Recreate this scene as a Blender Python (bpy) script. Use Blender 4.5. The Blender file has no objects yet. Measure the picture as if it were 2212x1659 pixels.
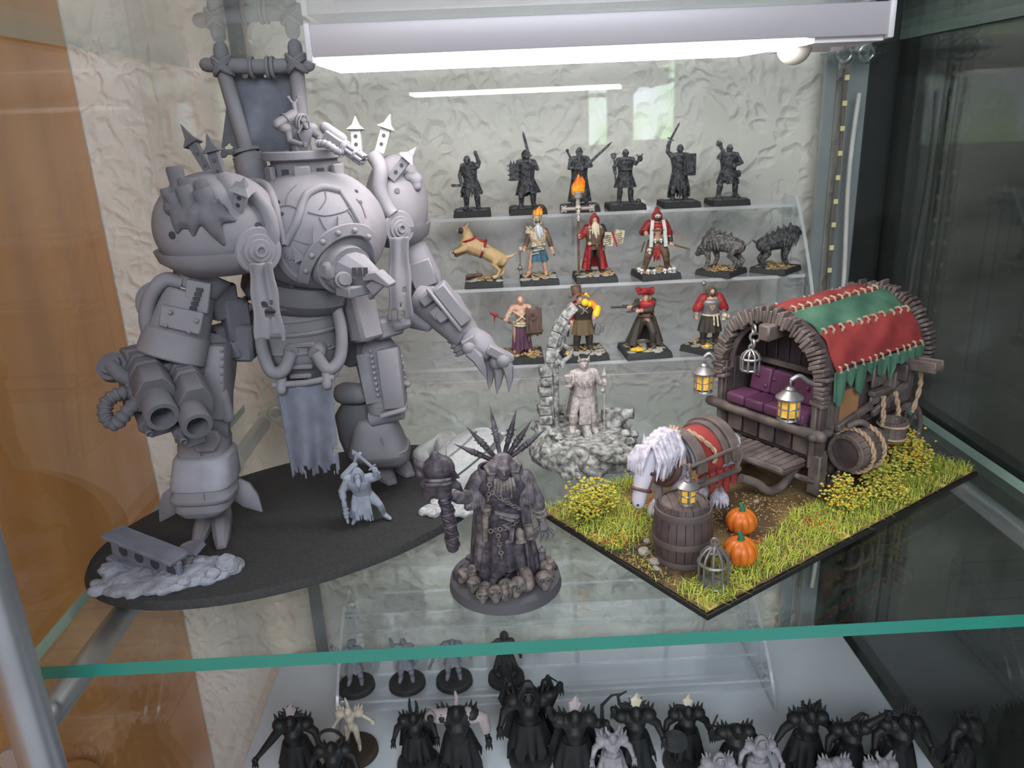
import bpy, bmesh, math, random
import numpy as np
from mathutils import Vector, Matrix, Euler
# ------------------------------------------------------------------ camera, world, exposure
S = 0.0068                      # metres per modelling unit
C0 = bpy.context.scene.collection
scn = bpy.context.scene
FPX = 1684.485
RC = ((0.99870428, -0.04796088, 0.0170151), (-0.03148345, -0.31961324, 0.94702491), (-0.0399819, -0.94633352, -0.32070908))
EYE = Vector((0, 0, 25.0))
cam_data = bpy.data.cameras.new('camera'); cam = bpy.data.objects.new('camera', cam_data); C0.objects.link(cam)
cam_data.sensor_width = 36.0; cam_data.lens = FPX / 2212 * 36.0
cam_data.clip_start = 0.005; cam_data.clip_end = 100
Mc = Matrix.Identity(4)
for r in range(3):
    Mc[r][0] = RC[r][0]; Mc[r][1] = -RC[r][1]; Mc[r][2] = -RC[r][2]; Mc[r][3] = EYE[r] * S
cam.matrix_world = Mc
cam_data.dof.use_dof = True; cam_data.dof.focus_distance = 46 * S; cam_data.dof.aperture_fstop = 30
scn.camera = cam
world = bpy.data.worlds.new('room_light'); scn.world = world; world.use_nodes = True
wb = world.node_tree.nodes['Background']; wb.inputs[0].default_value = (0.80, 0.86, 0.94, 1); wb.inputs[1].default_value = 0.46
vs = scn.view_settings
vs.view_transform = 'Standard'; vs.look = 'None'; vs.gamma = 1.0; vs.use_curve_mapping = False; vs.exposure = 0.35
scn.cycles.transparent_max_bounces = 26
scn.cycles.max_bounces = 7
scn.cycles.use_adaptive_sampling = True; scn.cycles.adaptive_threshold = 0.03
scn.cycles.caustics_reflective = False; scn.cycles.caustics_refractive = False
scn.cycles.sample_clamp_indirect = 4.0
random.seed(7)
LAMP = 11.5
# ------------------------------------------------------------------ measuring helpers (modelling units)
def ray(px, py):
    c = (px - 1106.0, py - 829.5, FPX)
    return Vector([sum(RC[r][k] * c[k] for k in range(3)) for r in range(3)])
def at(px, py, Y):
    d = ray(px, py); return EYE + d * (Y / d.y)
def onz(px, py, z=0.0):
    d = ray(px, py); return EYE + d * ((z - EYE.z) / d.z)
def ppu(p):                      # pixels per unit at a point
    q = Vector(p) - EYE
    return FPX / (RC[0][2] * q.x + RC[1][2] * q.y + RC[2][2] * q.z)
V = Vector
def lerp(a, b, t): return V(a) * (1 - t) + V(b) * t
def basis(z, hint=(0, 0, 1)):
    z = V(z).normalized(); h = V(hint)
    if abs(z.dot(h.normalized())) > .97: h = V((1, 0, 0)) if abs(z.x) < .9 else V((0, 1, 0))
    x = h.cross(z).normalized(); y = z.cross(x)
    return Matrix((x, y, z)).transposed()
# ------------------------------------------------------------------ materials
MATS = {}
def nd(nt, t, **kw):
    n = nt.nodes.new(t)
    for k, v in kw.items(): setattr(n, k, v)
    return n
def mat(name, col, rough=.6, metal=0, var=.12, vs_=60, bump=0.0, bs=200, col2=None, mix=(.45, .6), spec=.4, stretch=None, detail=4):
    """matte/gloss paint with a noise-driven second tone and fine relief; scales are per metre"""
    if name in MATS: return MATS[name]
    m = bpy.data.materials.new(name); m.use_nodes = True; nt = m.node_tree
    b = nt.nodes['Principled BSDF']
    b.inputs['Roughness'].default_value = rough; b.inputs['Metallic'].default_value = metal
    b.inputs['Specular IOR Level'].default_value = spec
    tc = nd(nt, 'ShaderNodeTexCoord'); mp = nd(nt, 'ShaderNodeMapping')
    nt.links.new(tc.outputs['Object'], mp.inputs['Vector'])
    if stretch: mp.inputs['Scale'].default_value = stretch
    n = nd(nt, 'ShaderNodeTexNoise'); n.inputs['Scale'].default_value = vs_; n.inputs['Detail'].default_value = detail
    nt.links.new(mp.outputs[0], n.inputs['Vector'])
    rp = nd(nt, 'ShaderNodeValToRGB')
    c2 = col2 or tuple(max(0, c * (1 - var)) for c in col)
    c1 = col if col2 else tuple(c * (1 + var) for c in col)
    rp.color_ramp.elements[0].color = (*c2, 1); rp.color_ramp.elements[1].color = (*c1, 1)
    rp.color_ramp.elements[0].position = mix[0] if col2 else .3; rp.color_ramp.elements[1].position = mix[1] if col2 else .7
    nt.links.new(n.outputs[0], rp.inputs[0]); nt.links.new(rp.outputs[0], b.inputs['Base Color'])
    if bump > 0:
        n2 = nd(nt, 'ShaderNodeTexNoise'); n2.inputs['Scale'].default_value = bs; n2.inputs['Detail'].default_value = 3
        nt.links.new(mp.outputs[0], n2.inputs['Vector'])
        bp = nd(nt, 'ShaderNodeBump'); bp.inputs['Strength'].default_value = bump; bp.inputs['Distance'].default_value = .001
        nt.links.new(n2.outputs[0], bp.inputs['Height']); nt.links.new(bp.outputs[0], b.inputs['Normal'])
    MATS[name] = m; return m
def glow(name, col, strength):
    m = bpy.data.materials.new(name); m.use_nodes = True; b = m.node_tree.nodes['Principled BSDF']
    b.inputs['Base Color'].default_value = (*col, 1); b.inputs['Emission Color'].default_value = (*col, 1)
    b.inputs['Emission Strength'].default_value = strength; MATS[name] = m; return m
def glass(name, tint=(.97, .985, .98), f0=.04, rough=0.0, haze=0.0):
    """thin clear sheet: transmits straight, mirrors by Fresnel"""
    m = bpy.data.materials.new(name); m.use_nodes = True; nt = m.node_tree
    nt.nodes.remove(nt.nodes['Principled BSDF']); out = nt.nodes['Material Output']
    tr = nd(nt, 'ShaderNodeBsdfTransparent'); tr.inputs[0].default_value = (*tint, 1)
    gl = nd(nt, 'ShaderNodeBsdfGlossy'); gl.inputs['Roughness'].default_value = rough; gl.inputs[0].default_value = (1, 1, 1, 1)
    lw = nd(nt, 'ShaderNodeLayerWeight'); lw.inputs[0].default_value = .5
    pw = nd(nt, 'ShaderNodeMath', operation='POWER'); pw.inputs[1].default_value = 5
    ma = nd(nt, 'ShaderNodeMath', operation='MULTIPLY_ADD'); ma.inputs[1].default_value = 1 - f0; ma.inputs[2].default_value = f0
    mx = nd(nt, 'ShaderNodeMixShader')
    nt.links.new(lw.outputs['Facing'], pw.inputs[0]); nt.links.new(pw.outputs[0], ma.inputs[0]); nt.links.new(ma.outputs[0], mx.inputs[0])
    nt.links.new(tr.outputs[0], mx.inputs[1]); nt.links.new(gl.outputs[0], mx.inputs[2])
    last = mx
    if haze > 0:
        df = nd(nt, 'ShaderNodeBsdfDiffuse'); df.inputs[0].default_value = (.8, .82, .85, 1)
        m2 = nd(nt, 'ShaderNodeMixShader'); m2.inputs[0].default_value = haze
        nt.links.new(mx.outputs[0], m2.inputs[1]); nt.links.new(df.outputs[0], m2.inputs[2]); last = m2
    nt.links.new(last.outputs[0], out.inputs['Surface']); MATS[name] = m; return m
# ------------------------------------------------------------------ mesh builder
PENDING = []
class MB:
    def __init__(s): s.v = []; s.f = []; s.mi = []; s.xf = None; s.cur = 0
    def add(s, vs, fs):
        o = len(s.v)
        if s.xf is not None: vs = [s.xf @ V(p) for p in vs]
        s.v += [tuple(p) for p in vs]; s.f += [tuple(i + o for i in f) for f in fs]; s.mi += [s.cur] * len(fs); return s
    def box(s, c, size, M=None, taper=1.0, tapy=None):
        x, y, z = [k / 2 for k in size]; c = V(c); t2 = taper if tapy is None else tapy
        ps = [V((-x, -y, -z)), V((x, -y, -z)), V((x, y, -z)), V((-x, y, -z)), V((-x * taper, -y * t2, z)), V((x * taper, -y * t2, z)), V((x * taper, y * t2, z)), V((-x * taper, y * t2, z))]
        if M is not None: ps = [M @ p for p in ps]
        return s.add([c + p for p in ps], [(0, 3, 2, 1), (4, 5, 6, 7), (0, 1, 5, 4), (1, 2, 6, 5), (2, 3, 7, 6), (3, 0, 4, 7)])
    def bar(s, p, q, w, h, hint=(0, 0, 1), taper=1.0):     # box from p to q
        p = V(p); q = V(q); return s.box((p + q) / 2, (w, h, (q - p).length), basis(q - p, hint), taper)
    def tube(s, pts, rads, n=10, flat=1.0, hint=(0, 0, 1), rnd=False):
        pts = [V(p) for p in pts]
        if not hasattr(rads, '__len__'): rads = [rads] * len(pts)
        rads = list(rads)
        if rnd:
            d0 = (pts[0] - pts[1]).normalized(); d1 = (pts[-1] - pts[-2]).normalized(); r0, r1 = rads[0], rads[-1]
            pts = [pts[0] + d0 * r0 * .92, pts[0] + d0 * r0 * .6] + pts + [pts[-1] + d1 * r1 * .6, pts[-1] + d1 * r1 * .92]
            rads = [r0 * .38, r0 * .8] + rads + [r1 * .8, r1 * .38]
        vs, fs = [], []; N = len(pts); prev = None
        for i, p in enumerate(pts):
            t = (pts[min(i + 1, N - 1)] - pts[max(i - 1, 0)])
            if t.length < 1e-9: t = V((0, 0, 1))
            B = basis(t, hint if prev is None else prev)
            prev = B.col[1] if True else prev
            for k in range(n):
                a = 2 * math.pi * k / n; vs.append(p + (B.col[0] * math.cos(a) + B.col[1] * math.sin(a) * flat) * rads[i])
        for i in range(N - 1):
            for k in range(n):
                k2 = (k + 1) % n; fs.append((i * n + k, i * n + k2, (i + 1) * n + k2, (i + 1) * n + k))
        fs.append(tuple(reversed(range(n)))); fs.append(tuple((N - 1) * n + k for k in range(n)))
        return s.add(vs, fs)
    def lathe(s, p, q, prof, n=20, hint=(0, 0, 1), arc=None):
        p = V(p); q = V(q); B = basis(q - p, hint); vs, fs = [], []; L = len(prof)
        for t, r in prof:
            c = p.lerp(q, t)
            for k in range(n):
                a = 2 * math.pi * k / n; vs.append(c + (B.col[0] * math.cos(a) + B.col[1] * math.sin(a)) * max(r, 1e-4))
        for i in range(L - 1):
            for k in range(n):
                k2 = (k + 1) % n; fs.append((i * n + k, i * n + k2, (i + 1) * n + k2, (i + 1) * n + k))
        fs.append(tuple(reversed(range(n)))); fs.append(tuple((L - 1) * n + k for k in range(n)))
        return s.add(vs, fs)
    def ring(s, c, axis, R, r, n=24, m=8, a0=0, a1=2 * math.pi, hint=(0, 0, 1), sq=1.0):
        B = basis(axis, hint); full = abs(a1 - a0 - 2 * math.pi) < 1e-6; k = n if full else n + 1
        pts = [V(c) + (B.col[0] * math.cos(a0 + (a1 - a0) * i / n) + B.col[1] * math.sin(a0 + (a1 - a0) * i / n) * sq) * R for i in range(k)]
        if not full: return s.tube(pts, r, m)
        vs, fs = [], []
        for i, p in enumerate(pts):
            a = 2 * math.pi * i / n; rad = (B.col[0] * math.cos(a) + B.col[1] * math.sin(a))
            for j in range(m):
                b = 2 * math.pi * j / m; vs.append(p + (rad * math.cos(b) + B.col[2] * math.sin(b)) * r)
        for i in range(n):
            for j in range(m): fs.append((i * m + j, i * m + (j + 1) % m, ((i + 1) % n) * m + (j + 1) % m, ((i + 1) % n) * m + j))
        return s.add(vs, fs)
    def ell(s, c, r, M=None, nu=14, nv=9, z0=-1.0, z1=1.0):
        if not hasattr(r, '__len__'): r = (r, r, r)
        c = V(c); vs, fs = [], []; e = 1e-3
        lo = math.asin(max(-1, z0)); hi = math.asin(min(1, z1))
        for i in range(nv + 1):
            ph = lo + (hi - lo) * i / nv; cr = max(math.cos(ph), 1e-3)
            for k in range(nu):
                a = 2 * math.pi * k / nu; p = V((r[0] * cr * math.cos(a), r[1] * cr * math.sin(a), r[2] * math.sin(ph)))
                vs.append(c + (M @ p if M is not None else p))
        for i in range(nv):
            for k in range(nu): k2 = (k + 1) % nu; fs.append((i * nu + k, i * nu + k2, (i + 1) * nu + k2, (i + 1) * nu + k))
        fs.append(tuple(reversed(range(nu)))); fs.append(tuple(nv * nu + k for k in range(nu)))
        return s.add(vs, fs)
    def prism(s, poly, o, u, v, th, center=True):
        o = V(o); u = V(u); v = V(v); w = u.cross(v).normalized() * th; n = len(poly)
        b = o - w * .5 if center else o
        vs = [b + u * x + v * y for x, y in poly] + [b + w + u * x + v * y for x, y in poly]
        fs = [tuple(reversed(range(n))), tuple(range(n, 2 * n))] + [(i, (i + 1) % n, n + (i + 1) % n, n + i) for i in range(n)]
        return s.add(vs, fs)
    def loft(s, rings, cap=True):
        n = len(rings[0]); vs = [p for r in rings for p in r]; fs = []
        for i in range(len(rings) - 1):
            for k in range(n): k2 = (k + 1) % n; fs.append((i * n + k, i * n + k2, (i + 1) * n + k2, (i + 1) * n + k))
        if cap: fs.append(tuple(reversed(range(n)))); fs.append(tuple((len(rings) - 1) * n + k for k in range(n)))
        return s.add(vs, fs)
    def sheet(s, fn, nu, nv, keep=None):
        vs = [fn(i / nu, j / nv) for j in range(nv + 1) for i in range(nu + 1)]; fs = []
        for j in range(nv):
            for i in range(nu):
                if keep is None or keep((i + .5) / nu, (j + .5) / nv):
                    a = j * (nu + 1) + i; fs.append((a, a + 1, a + nu + 2, a + nu + 1))
        return s.add(vs, fs)
    def rock(s, c, r, seed=0, n=9, flat=.7):
        rnd = random.Random(seed); c = V(c); vs, fs = [], []; m = 5
        for i in range(m):
            ph = -.9 + 1.8 * i / (m - 1)
            for k in range(n):
                a = 2 * math.pi * k / n + i * .3; q = r * rnd.uniform(.8, 1.12)
                vs.append(c + V((math.cos(a) * math.cos(ph) * q, math.sin(a) * math.cos(ph) * q, math.sin(ph) * q * flat)))
        for i in range(m - 1):
            for k in range(n): k2 = (k + 1) % n; fs.append((i * n + k, i * n + k2, (i + 1) * n + k2, (i + 1) * n + k))
        fs.append(tuple(reversed(range(n)))); fs.append(tuple((m - 1) * n + k for k in range(n)))
        return s.add(vs, fs)
    def build(s, name, m, parent=None, smooth=40, bevel=0, seg=1, remesh=0, sm=2, solid=0, sub=0, normals=True, dec=0):
        me = bpy.data.meshes.new(name)
        off = ROOTS.get(parent.name, V((0, 0, 0))) if parent is not None else V((0, 0, 0))
        me.from_pydata([((p[0] - off[0]) * S, (p[1] - off[1]) * S, (p[2] - off[2]) * S) for p in s.v], [], s.f)
        for mm in (m if isinstance(m, (list, tuple)) else [m]): me.materials.append(mm)
        if isinstance(m, (list, tuple)): me.polygons.foreach_set('material_index', s.mi)
        if normals:
            bm = bmesh.new(); bm.from_mesh(me); bmesh.ops.recalc_face_normals(bm, faces=bm.faces); bm.to_mesh(me); bm.free()
        me.update()
        o = bpy.data.objects.new(name, me); C0.objects.link(o)
        if parent is not None: o.parent = parent; ROOTS[o.name] = off
        mods = False
        if solid: md = o.modifiers.new('s', 'SOLIDIFY'); md.thickness = solid * S; md.offset = 0; mods = True
        if remesh:
            md = o.modifiers.new('r', 'REMESH'); md.mode = 'VOXEL'; md.voxel_size = remesh * S; md.use_smooth_shade = True
            if sm: q = o.modifiers.new('m', 'SMOOTH'); q.factor = .5; q.iterations = sm
            if dec: q = o.modifiers.new('d', 'DECIMATE'); q.ratio = dec
            mods = True
        if bevel: md = o.modifiers.new('b', 'BEVEL'); md.width = bevel * S; md.segments = seg; md.limit_method = 'ANGLE'; md.angle_limit = math.radians(35); mods = True
        if sub: md = o.modifiers.new('u', 'SUBSURF'); md.levels = md.render_levels = sub; mods = True
        if mods: PENDING.append((o, smooth, bool(remesh)))
        elif smooth: me.shade_smooth(); me.set_sharp_from_angle(angle=math.radians(smooth))
        return o
ROOTS = {}
def finish():
    dg = bpy.context.evaluated_depsgraph_get()
    done = []
    for o, smooth, rm in PENDING: done.append((o, smooth, rm, bpy.data.meshes.new_from_object(o.evaluated_get(dg))))
    for o, smooth, rm, me in done:
        o.modifiers.clear(); o.data = me
        if smooth:
            me.shade_smooth()
            if not rm: me.set_sharp_from_angle(angle=math.radians(smooth))
def tag(o, label, cat, group=None):
    o['label'] = label; o['category'] = cat
    if group: o['group'] = group
    return o
def thing(name, loc, label, cat, group=None):
    o = bpy.data.objects.new(name, None); C0.objects.link(o); loc = V(loc)
    o.location = loc * S; o.empty_display_size = .01; ROOTS[o.name] = loc
    return tag(o, label, cat, group)
def structure(o): o['kind'] = 'structure'; return o
def one(name, fn, m, parent=None, **kw):
    b = MB(); fn(b); return b.build(name, m, parent, **kw)
# ------------------------------------------------------------------ the setting: walls, cupboard, windows and an added fill panel behind the camera
def stucco():
    m = mat('stucco_plaster', (.88, .80, .735), rough=.9, var=.05, vs_=30)
    nt = m.node_tree; b = nt.nodes['Principled BSDF']
    tc = nd(nt, 'ShaderNodeTexCoord')
    w = nd(nt, 'ShaderNodeTexNoise'); w.inputs['Scale'].default_value = 28; w.inputs['Detail'].default_value = 3
    mv = nd(nt, 'ShaderNodeVectorMath', operation='SCALE'); mv.inputs['Scale'].default_value = .05
    ad = nd(nt, 'ShaderNodeVectorMath', operation='ADD')
    v = nd(nt, 'ShaderNodeTexVoronoi', feature='SMOOTH_F1'); v.inputs['Scale'].default_value = 95; v.inputs['Smoothness'].default_value = .35
    n = nd(nt, 'ShaderNodeTexNoise'); n.inputs['Scale'].default_value = 110; n.inputs['Detail'].default_value = 5
    L = nt.links
    L.new(tc.outputs['Object'], w.inputs['Vector']); L.new(w.outputs['Color'], mv.inputs[0]); L.new(tc.outputs['Object'], ad.inputs[0]); L.new(mv.outputs[0], ad.inputs[1])
    L.new(ad.outputs[0], v.inputs['Vector']); L.new(tc.outputs['Object'], n.inputs['Vector'])
    mr = nd(nt, 'ShaderNodeMapRange'); mr.inputs['From Min'].default_value = .25; mr.inputs['From Max'].default_value = .6
    L.new(v.outputs['Distance'], mr.inputs['Value'])
    sm = nd(nt, 'ShaderNodeMath', operation='MULTIPLY_ADD'); sm.inputs[1].default_value = .5
    L.new(n.outputs[0], sm.inputs[0]); L.new(mr.outputs[0], sm.inputs[2])
    bp = nd(nt, 'ShaderNodeBump'); bp.inputs['Strength'].default_value = .6; bp.inputs['Distance'].default_value = .0025
    L.new(sm.outputs[0], bp.inputs['Height']); L.new(bp.outputs[0], b.inputs['Normal'])
    return m
def wood_mat(name, c1, c2, scale=40, st=(1, 1, .06), rough=.45):
    return mat(name, c1, rough=rough, vs_=scale, col2=c2, mix=(.3, .7), stretch=st, bump=.15, bs=scale * 2, detail=6)
BACK = 72.2; WALLY = 75.5; LX = -25.0; RX = 36.0; FY = 33.2; BY = 71.6
structure(one('wall_back', lambda b: b.box((0, WALLY + 2, 0), (260, 4, 220)), stucco(), smooth=0))
structure(one('wall_right', lambda b: b.box((40.1, 40, 0), (6, 70.6, 220)), mat('dark_side_wall', (.022, .028, .025), rough=.8), smooth=0))
# wooden cupboard standing left of the cabinet: side with stiles and an arched raised panel
WX = at(126, 0, WALLY).x
oak = wood_mat('golden_oak', (.78, .34, .085), (.56, .22, .05), scale=26)
cup = thing('wooden_cupboard', (WX - 12, 30, -70), 'golden brown oak cupboard side standing beyond the left glass pane', 'cupboard')
one('side_board', lambda b: b.box((WX - 12, 30, 0), (24, WALLY * 2 - 60.2, 150)), oak, cup, bevel=.3)
def stile(y, w, d): return lambda b: b.box((WX + d / 2 - .05, y, 0), (d, w, 150))
for y, w, d in ((34.0, 5, 1.1), (30.6, .9, 1.9), (18, 6, 1.1)): one('stile', stile(y, w, d), oak, cup, bevel=.25)
def archpanel(b):
    poly = [(-9, -45)] + [(9, -45), (9, 0)] + [(9 * math.cos(a), 9 * math.sin(a)) for a in [math.pi * k / 14 for k in range(1, 14)]] + [(-9, 0)]
    b.prism(poly, (WX + .3, 46, -30), (0, 1, 0), (0, 0, 1), .8)
one('raised_panel', archpanel, wood_mat('oak_panel', (.74, .34, .09), (.54, .22, .055), scale=22), cup, bevel=.5, seg=2)
# room windows behind the photographer; the last is an added fill light
winm = bpy.data.materials.new('daylight_garden_pane'); winm.use_nodes = True
def _w(nt):
    b = nt.nodes['Principled BSDF']; tc = nd(nt, 'ShaderNodeTexCoord'); n = nd(nt, 'ShaderNodeTexNoise'); n.inputs['Scale'].default_value = 4
    rp = nd(nt, 'ShaderNodeValToRGB'); e = rp.color_ramp.elements; e[0].position = .42; e[0].color = (.35, .62, .25, 1); e[1].position = .55; e[1].color = (.82, .9, 1, 1)
    nt.links.new(tc.outputs['Object'], n.inputs['Vector']); nt.links.new(n.outputs[0], rp.inputs[0])
    nt.links.new(rp.outputs[0], b.inputs['Emission Color']); b.inputs['Emission Strength'].default_value = 5; b.inputs['Base Color'].default_value = (.1, .1, .1, 1)
_w(winm.node_tree)
fillm = glow('daylight_sky_pane', (.90, .94, 1.0), 8.0)  # large unseen panel added to brighten the lower wall, framed like a window
frame_white = mat('window_frame_paint', (.75, .75, .73), rough=.5)
for i, (wx, wz, ww, wh) in enumerate(((40, 32, 7, 34), (60, 36, 15, 40), (-105, 40, 40, 60), (-10, 130, 230, 90))):
    w = structure(one('window_%d' % (i + 1), lambda b: b.box((wx, -150, wz), (ww, .6, wh)), fillm if i == 3 else winm, smooth=0))
    def fr(b):
        for sx in (-1, 1): b.box((wx + sx * (ww / 2 + 1), -149.6, wz), (2.4, 2, wh + 4))
        for sz in (-1, 0, 1): b.box((wx, -149.6, wz + sz * (wh / 2 + 1)), (ww + 4, 2, 2.4 if sz else 1.4))
    one('window_frame', fr, frame_white, w, smooth=0)
    if i == 3:  # bars across the added fill panel
        for x_ in (-86, -48, -10, 28, 66): one('window_mullion', lambda b: b.box((x_, -149.6, wz), (2, 2, wh)), frame_white, w, smooth=0)
# ------------------------------------------------------------------ display cabinet
clear = glass('clear_pane_glass', f0=.04)
edge_teal = mat('glass_edge_teal', (.028, .205, .16), rough=.25, var=.1, vs_=20, spec=.6)
edge_pale = mat('glass_edge_pale', (.42, .60, .52), rough=.3, var=.06)
shelfglass = glass('shelf_glass', tint=(.955, .985, .972), f0=.06)
alu = mat('brushed_aluminium', (.46, .47, .50), rough=.38, metal=.85, var=.05)
cab = thing('display_cabinet', (5, 52, -75), 'glass display cabinet with aluminium posts and support rods', 'cabinet')
def slab(b, x0, x1, y0, y1, z0, z1):
    """sheet whose thin sides take material slot 1"""
    b.box(((x0 + x1) / 2, (y0 + y1) / 2, (z0 + z1) / 2), (x1 - x0, y1 - y0, z1 - z0))
    d = [x1 - x0, y1 - y0, z1 - z0]; k = d.index(min(d)); ax = [2, 2, 1, 0, 1, 0]
    b.mi[-6:] = [0 if a == k else 1 for a in ax]
one('back_pane', lambda b: slab(b, LX - .2, RX + .2, BACK, BACK + .6, -75, 75), [clear, clear], cab, smooth=0)
one('side_pane', lambda b: slab(b, LX - .7, LX - .1, 30.5, BACK - .2, -75, 75), [clear, clear], cab, smooth=0)
one('side_pane', lambda b: slab(b, RX + .1, RX + .7, 30.5, BACK - .2, -75, 75), [clear, clear], cab, smooth=0)
ps = mat('aluminium_profile', (.40, .41, .42), rough=.42, metal=.5, var=.05)
one('corner_post', lambda b: b.tube([(-22.5, 30.0, -75), (-22.5, 30.0, 75)], .95, 24), alu, cab)
one('corner_post', lambda b: b.tube([(RX + .9, 29.0, -75), (RX + .9, 29.0, 75)], 1.05, 24), alu, cab)
one('corner_post', lambda b: (b.box((-21.1, BACK + 1.2, 0), (.9, .8, 150)), b.box((-20.5, BACK + 1.0, 0), (.3, .4, 150))), mat('dark_profile', (.24, .24, .245), rough=.4, metal=.4), cab, smooth=0)
def rpost(b):
    b.box((RX - 2.9, BACK + 1.2, 0), (1.8, 1.0, 150)); b.box((RX - 5.4, BACK + .95, 0), (1.2, .5, 150))
one('corner_post', rpost, ps, cab, smooth=0, bevel=.12)
one('corner_seal', lambda b: (b.box((RX - .7, BACK + 1.3, 0), (2.6, .9, 150)), b.box((RX - 1.0, BACK + 2.4, 0), (2.4, 1.6, 150))), mat('black_seal', (.012, .014, .013), rough=.6), cab, smooth=0)
for x in (LX + 1.7, RX - 1.9):
    for z in (-2.3,):
        one('support_rod', lambda b: b.tube([(x, 29.4, z), (x, BACK - .1, z)], .72, 20), alu, cab)
        if x < 0: one('rod_sleeve', lambda b: b.tube([(x, 60, z), (x, 62.5, z)], .95, 20, rnd=True), mat('frosted_sleeve', (.6, .63, .62), rough=.3), cab)
clipm = glass('clip_plastic', tint=(.80, .83, .83), f0=.12, rough=.05)
def clip(cx, z, y=BACK - 1.2):
    def f(b):
        for s in (-1, 1): b.ring((cx + s * .95, y, z), (0, 1, 0), .62, .34, 20, 10)
        for s in (-1, 1): b.lathe((cx + s * .95, y - .5, z), (cx + s * .95, y + 1.1, z), [(0, .30), (.5, .42), (1, .42)], 14)
        b.tube([(cx - 1.9, y + .3, z), (cx + 1.9, y + .3, z)], .95, 20, flat=.25, rnd=True)
    return f
for cx_, z_ in ((-20.6, 31.6), (RX - 4.3, 29.2), (-20.6, -.9), (RX - 4.3, -.9)):
    one('pane_clip', clip(cx_, z_), clipm, cab)
for nm, lab, z in (('upper', 'clear glass shelf just above the lit lamp bar', 30.9), ('main', 'thick glass shelf with teal front edge carrying the grey robot', 0.0)):
    g = one('glass_shelf', lambda b: slab(b, LX + .3, RX - .3, FY, BY, z - .75, z), [shelfglass, edge_teal, edge_pale], None, smooth=0)
    g.data.polygons.foreach_set('material_index', [0, 0, 1, 2, 0, 2])
    tag(g, lab, 'shelf')
    g['kind'] = 'thing'
tag(one('white_shelf_board', lambda b: b.box(((LX + RX) / 2, (FY + BY) / 2, -29.9), (RX - LX - .6, BY - FY, 1.8)), mat('white_laminate', (.62, .68, .74), rough=.35, var=.02), bevel=.08), 'white laminate shelf below, carrying the black monster figures', 'shelf')
# ------------------------------------------------------------------ LED lamp bar under the upper shelf
BF, BB, BZ, BT = 43.0, 50.6, 28.15, 29.95
bl, br = at(668, 112, BF).x, at(1921, 100, BF).x
bar = thing('led_lamp_bar', ((bl + br) / 2, 46.8, BT), 'white aluminium lamp bar glowing along its underside', 'lamp')
silver = mat('satin_lilac_aluminium', (.52, .47, .52), rough=.4, metal=.2, var=.02, vs_=8)
def housing(b):
    b.box(((bl + br) / 2, (BF + BB) / 2, (BZ + BT) / 2 + .1), (br - bl, BB - BF, BT - BZ - .2))
one('housing', housing, silver, bar, bevel=.12, seg=2)
for x in (bl, br): one('end_cap', lambda b: b.box((x, (BF + BB) / 2, (BZ + BT) / 2 + .05), (.35, BB - BF + .15, BT - BZ)), mat('cap_plastic', (.72, .68, .72), rough=.35), bar, bevel=.1, seg=2)
dl, dr = bl + .25, br - 4.2
one('diffuser', lambda b: b.prism([(dl, BF + .25), (dr, BF + .25), (dr - 1.4, BB - .3), (dl, BB - .3)], (0, 0, BZ + .06), (1, 0, 0), (0, 1, 0), .34), glow('lamp_diffuser', (1.0, .93, .90), LAMP), bar, smooth=0)
one('sensor_plate', lambda b: b.box((br - 2.0, (BF + BB) / 2, BZ + .12), (3.6, BB - BF - .6, .3)), mat('cap_plastic', (.72, .68, .72)), bar, smooth=0)
one('sensor_dome', lambda b: b.ell((br - 3.6, BF + 3.6, BZ + .05), (.95, .95, .95), z1=.3), mat('milky_dome', (.8, .79, .72), rough=.25), bar)
one('switch', lambda b: b.box((br - 1.2, BF + 3.6, BZ - .1), (.7, .35, .3)), mat('cap_plastic', (.72, .68, .72)), bar, bevel=.06)
one('mounting_rail', lambda b: b.box(((bl + br) / 2, 46.8, (BT + 30.15) / 2), (br - bl - 3, 3.0, 30.15 - BT + .06)), alu, bar, smooth=0)
# vertical LED tape at the rear right post
tape = thing('led_tape', (RX - 4.6, BACK - .5, -20), 'unlit vertical LED tape beside the rear right post', 'light strip')
one('tape', lambda b: b.tube([(RX - 4.6 + .12 * math.sin(k * .9), BACK - .35, -24 + k * 2) for k in range(27)], .33, 8, flat=.3), mat('tape_film', (.17, .16, .14), rough=.5), tape)
for k in range(24):
    one('led_chip', lambda b: b.box((RX - 4.6, BACK - .68, -21 + k * 2.1), (.36, .16, .42)), mat('yellow_led', (.78, .70, .36), rough=.4), tape, smooth=0)
one('cable', lambda b: b.tube([(RX - 3.3 + .25 * math.sin(k * .5), BACK - .55, -24 + k * 2) for k in range(26)], .22, 10), mat('white_cable', (.6, .6, .58), rough=.5), tape)
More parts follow.
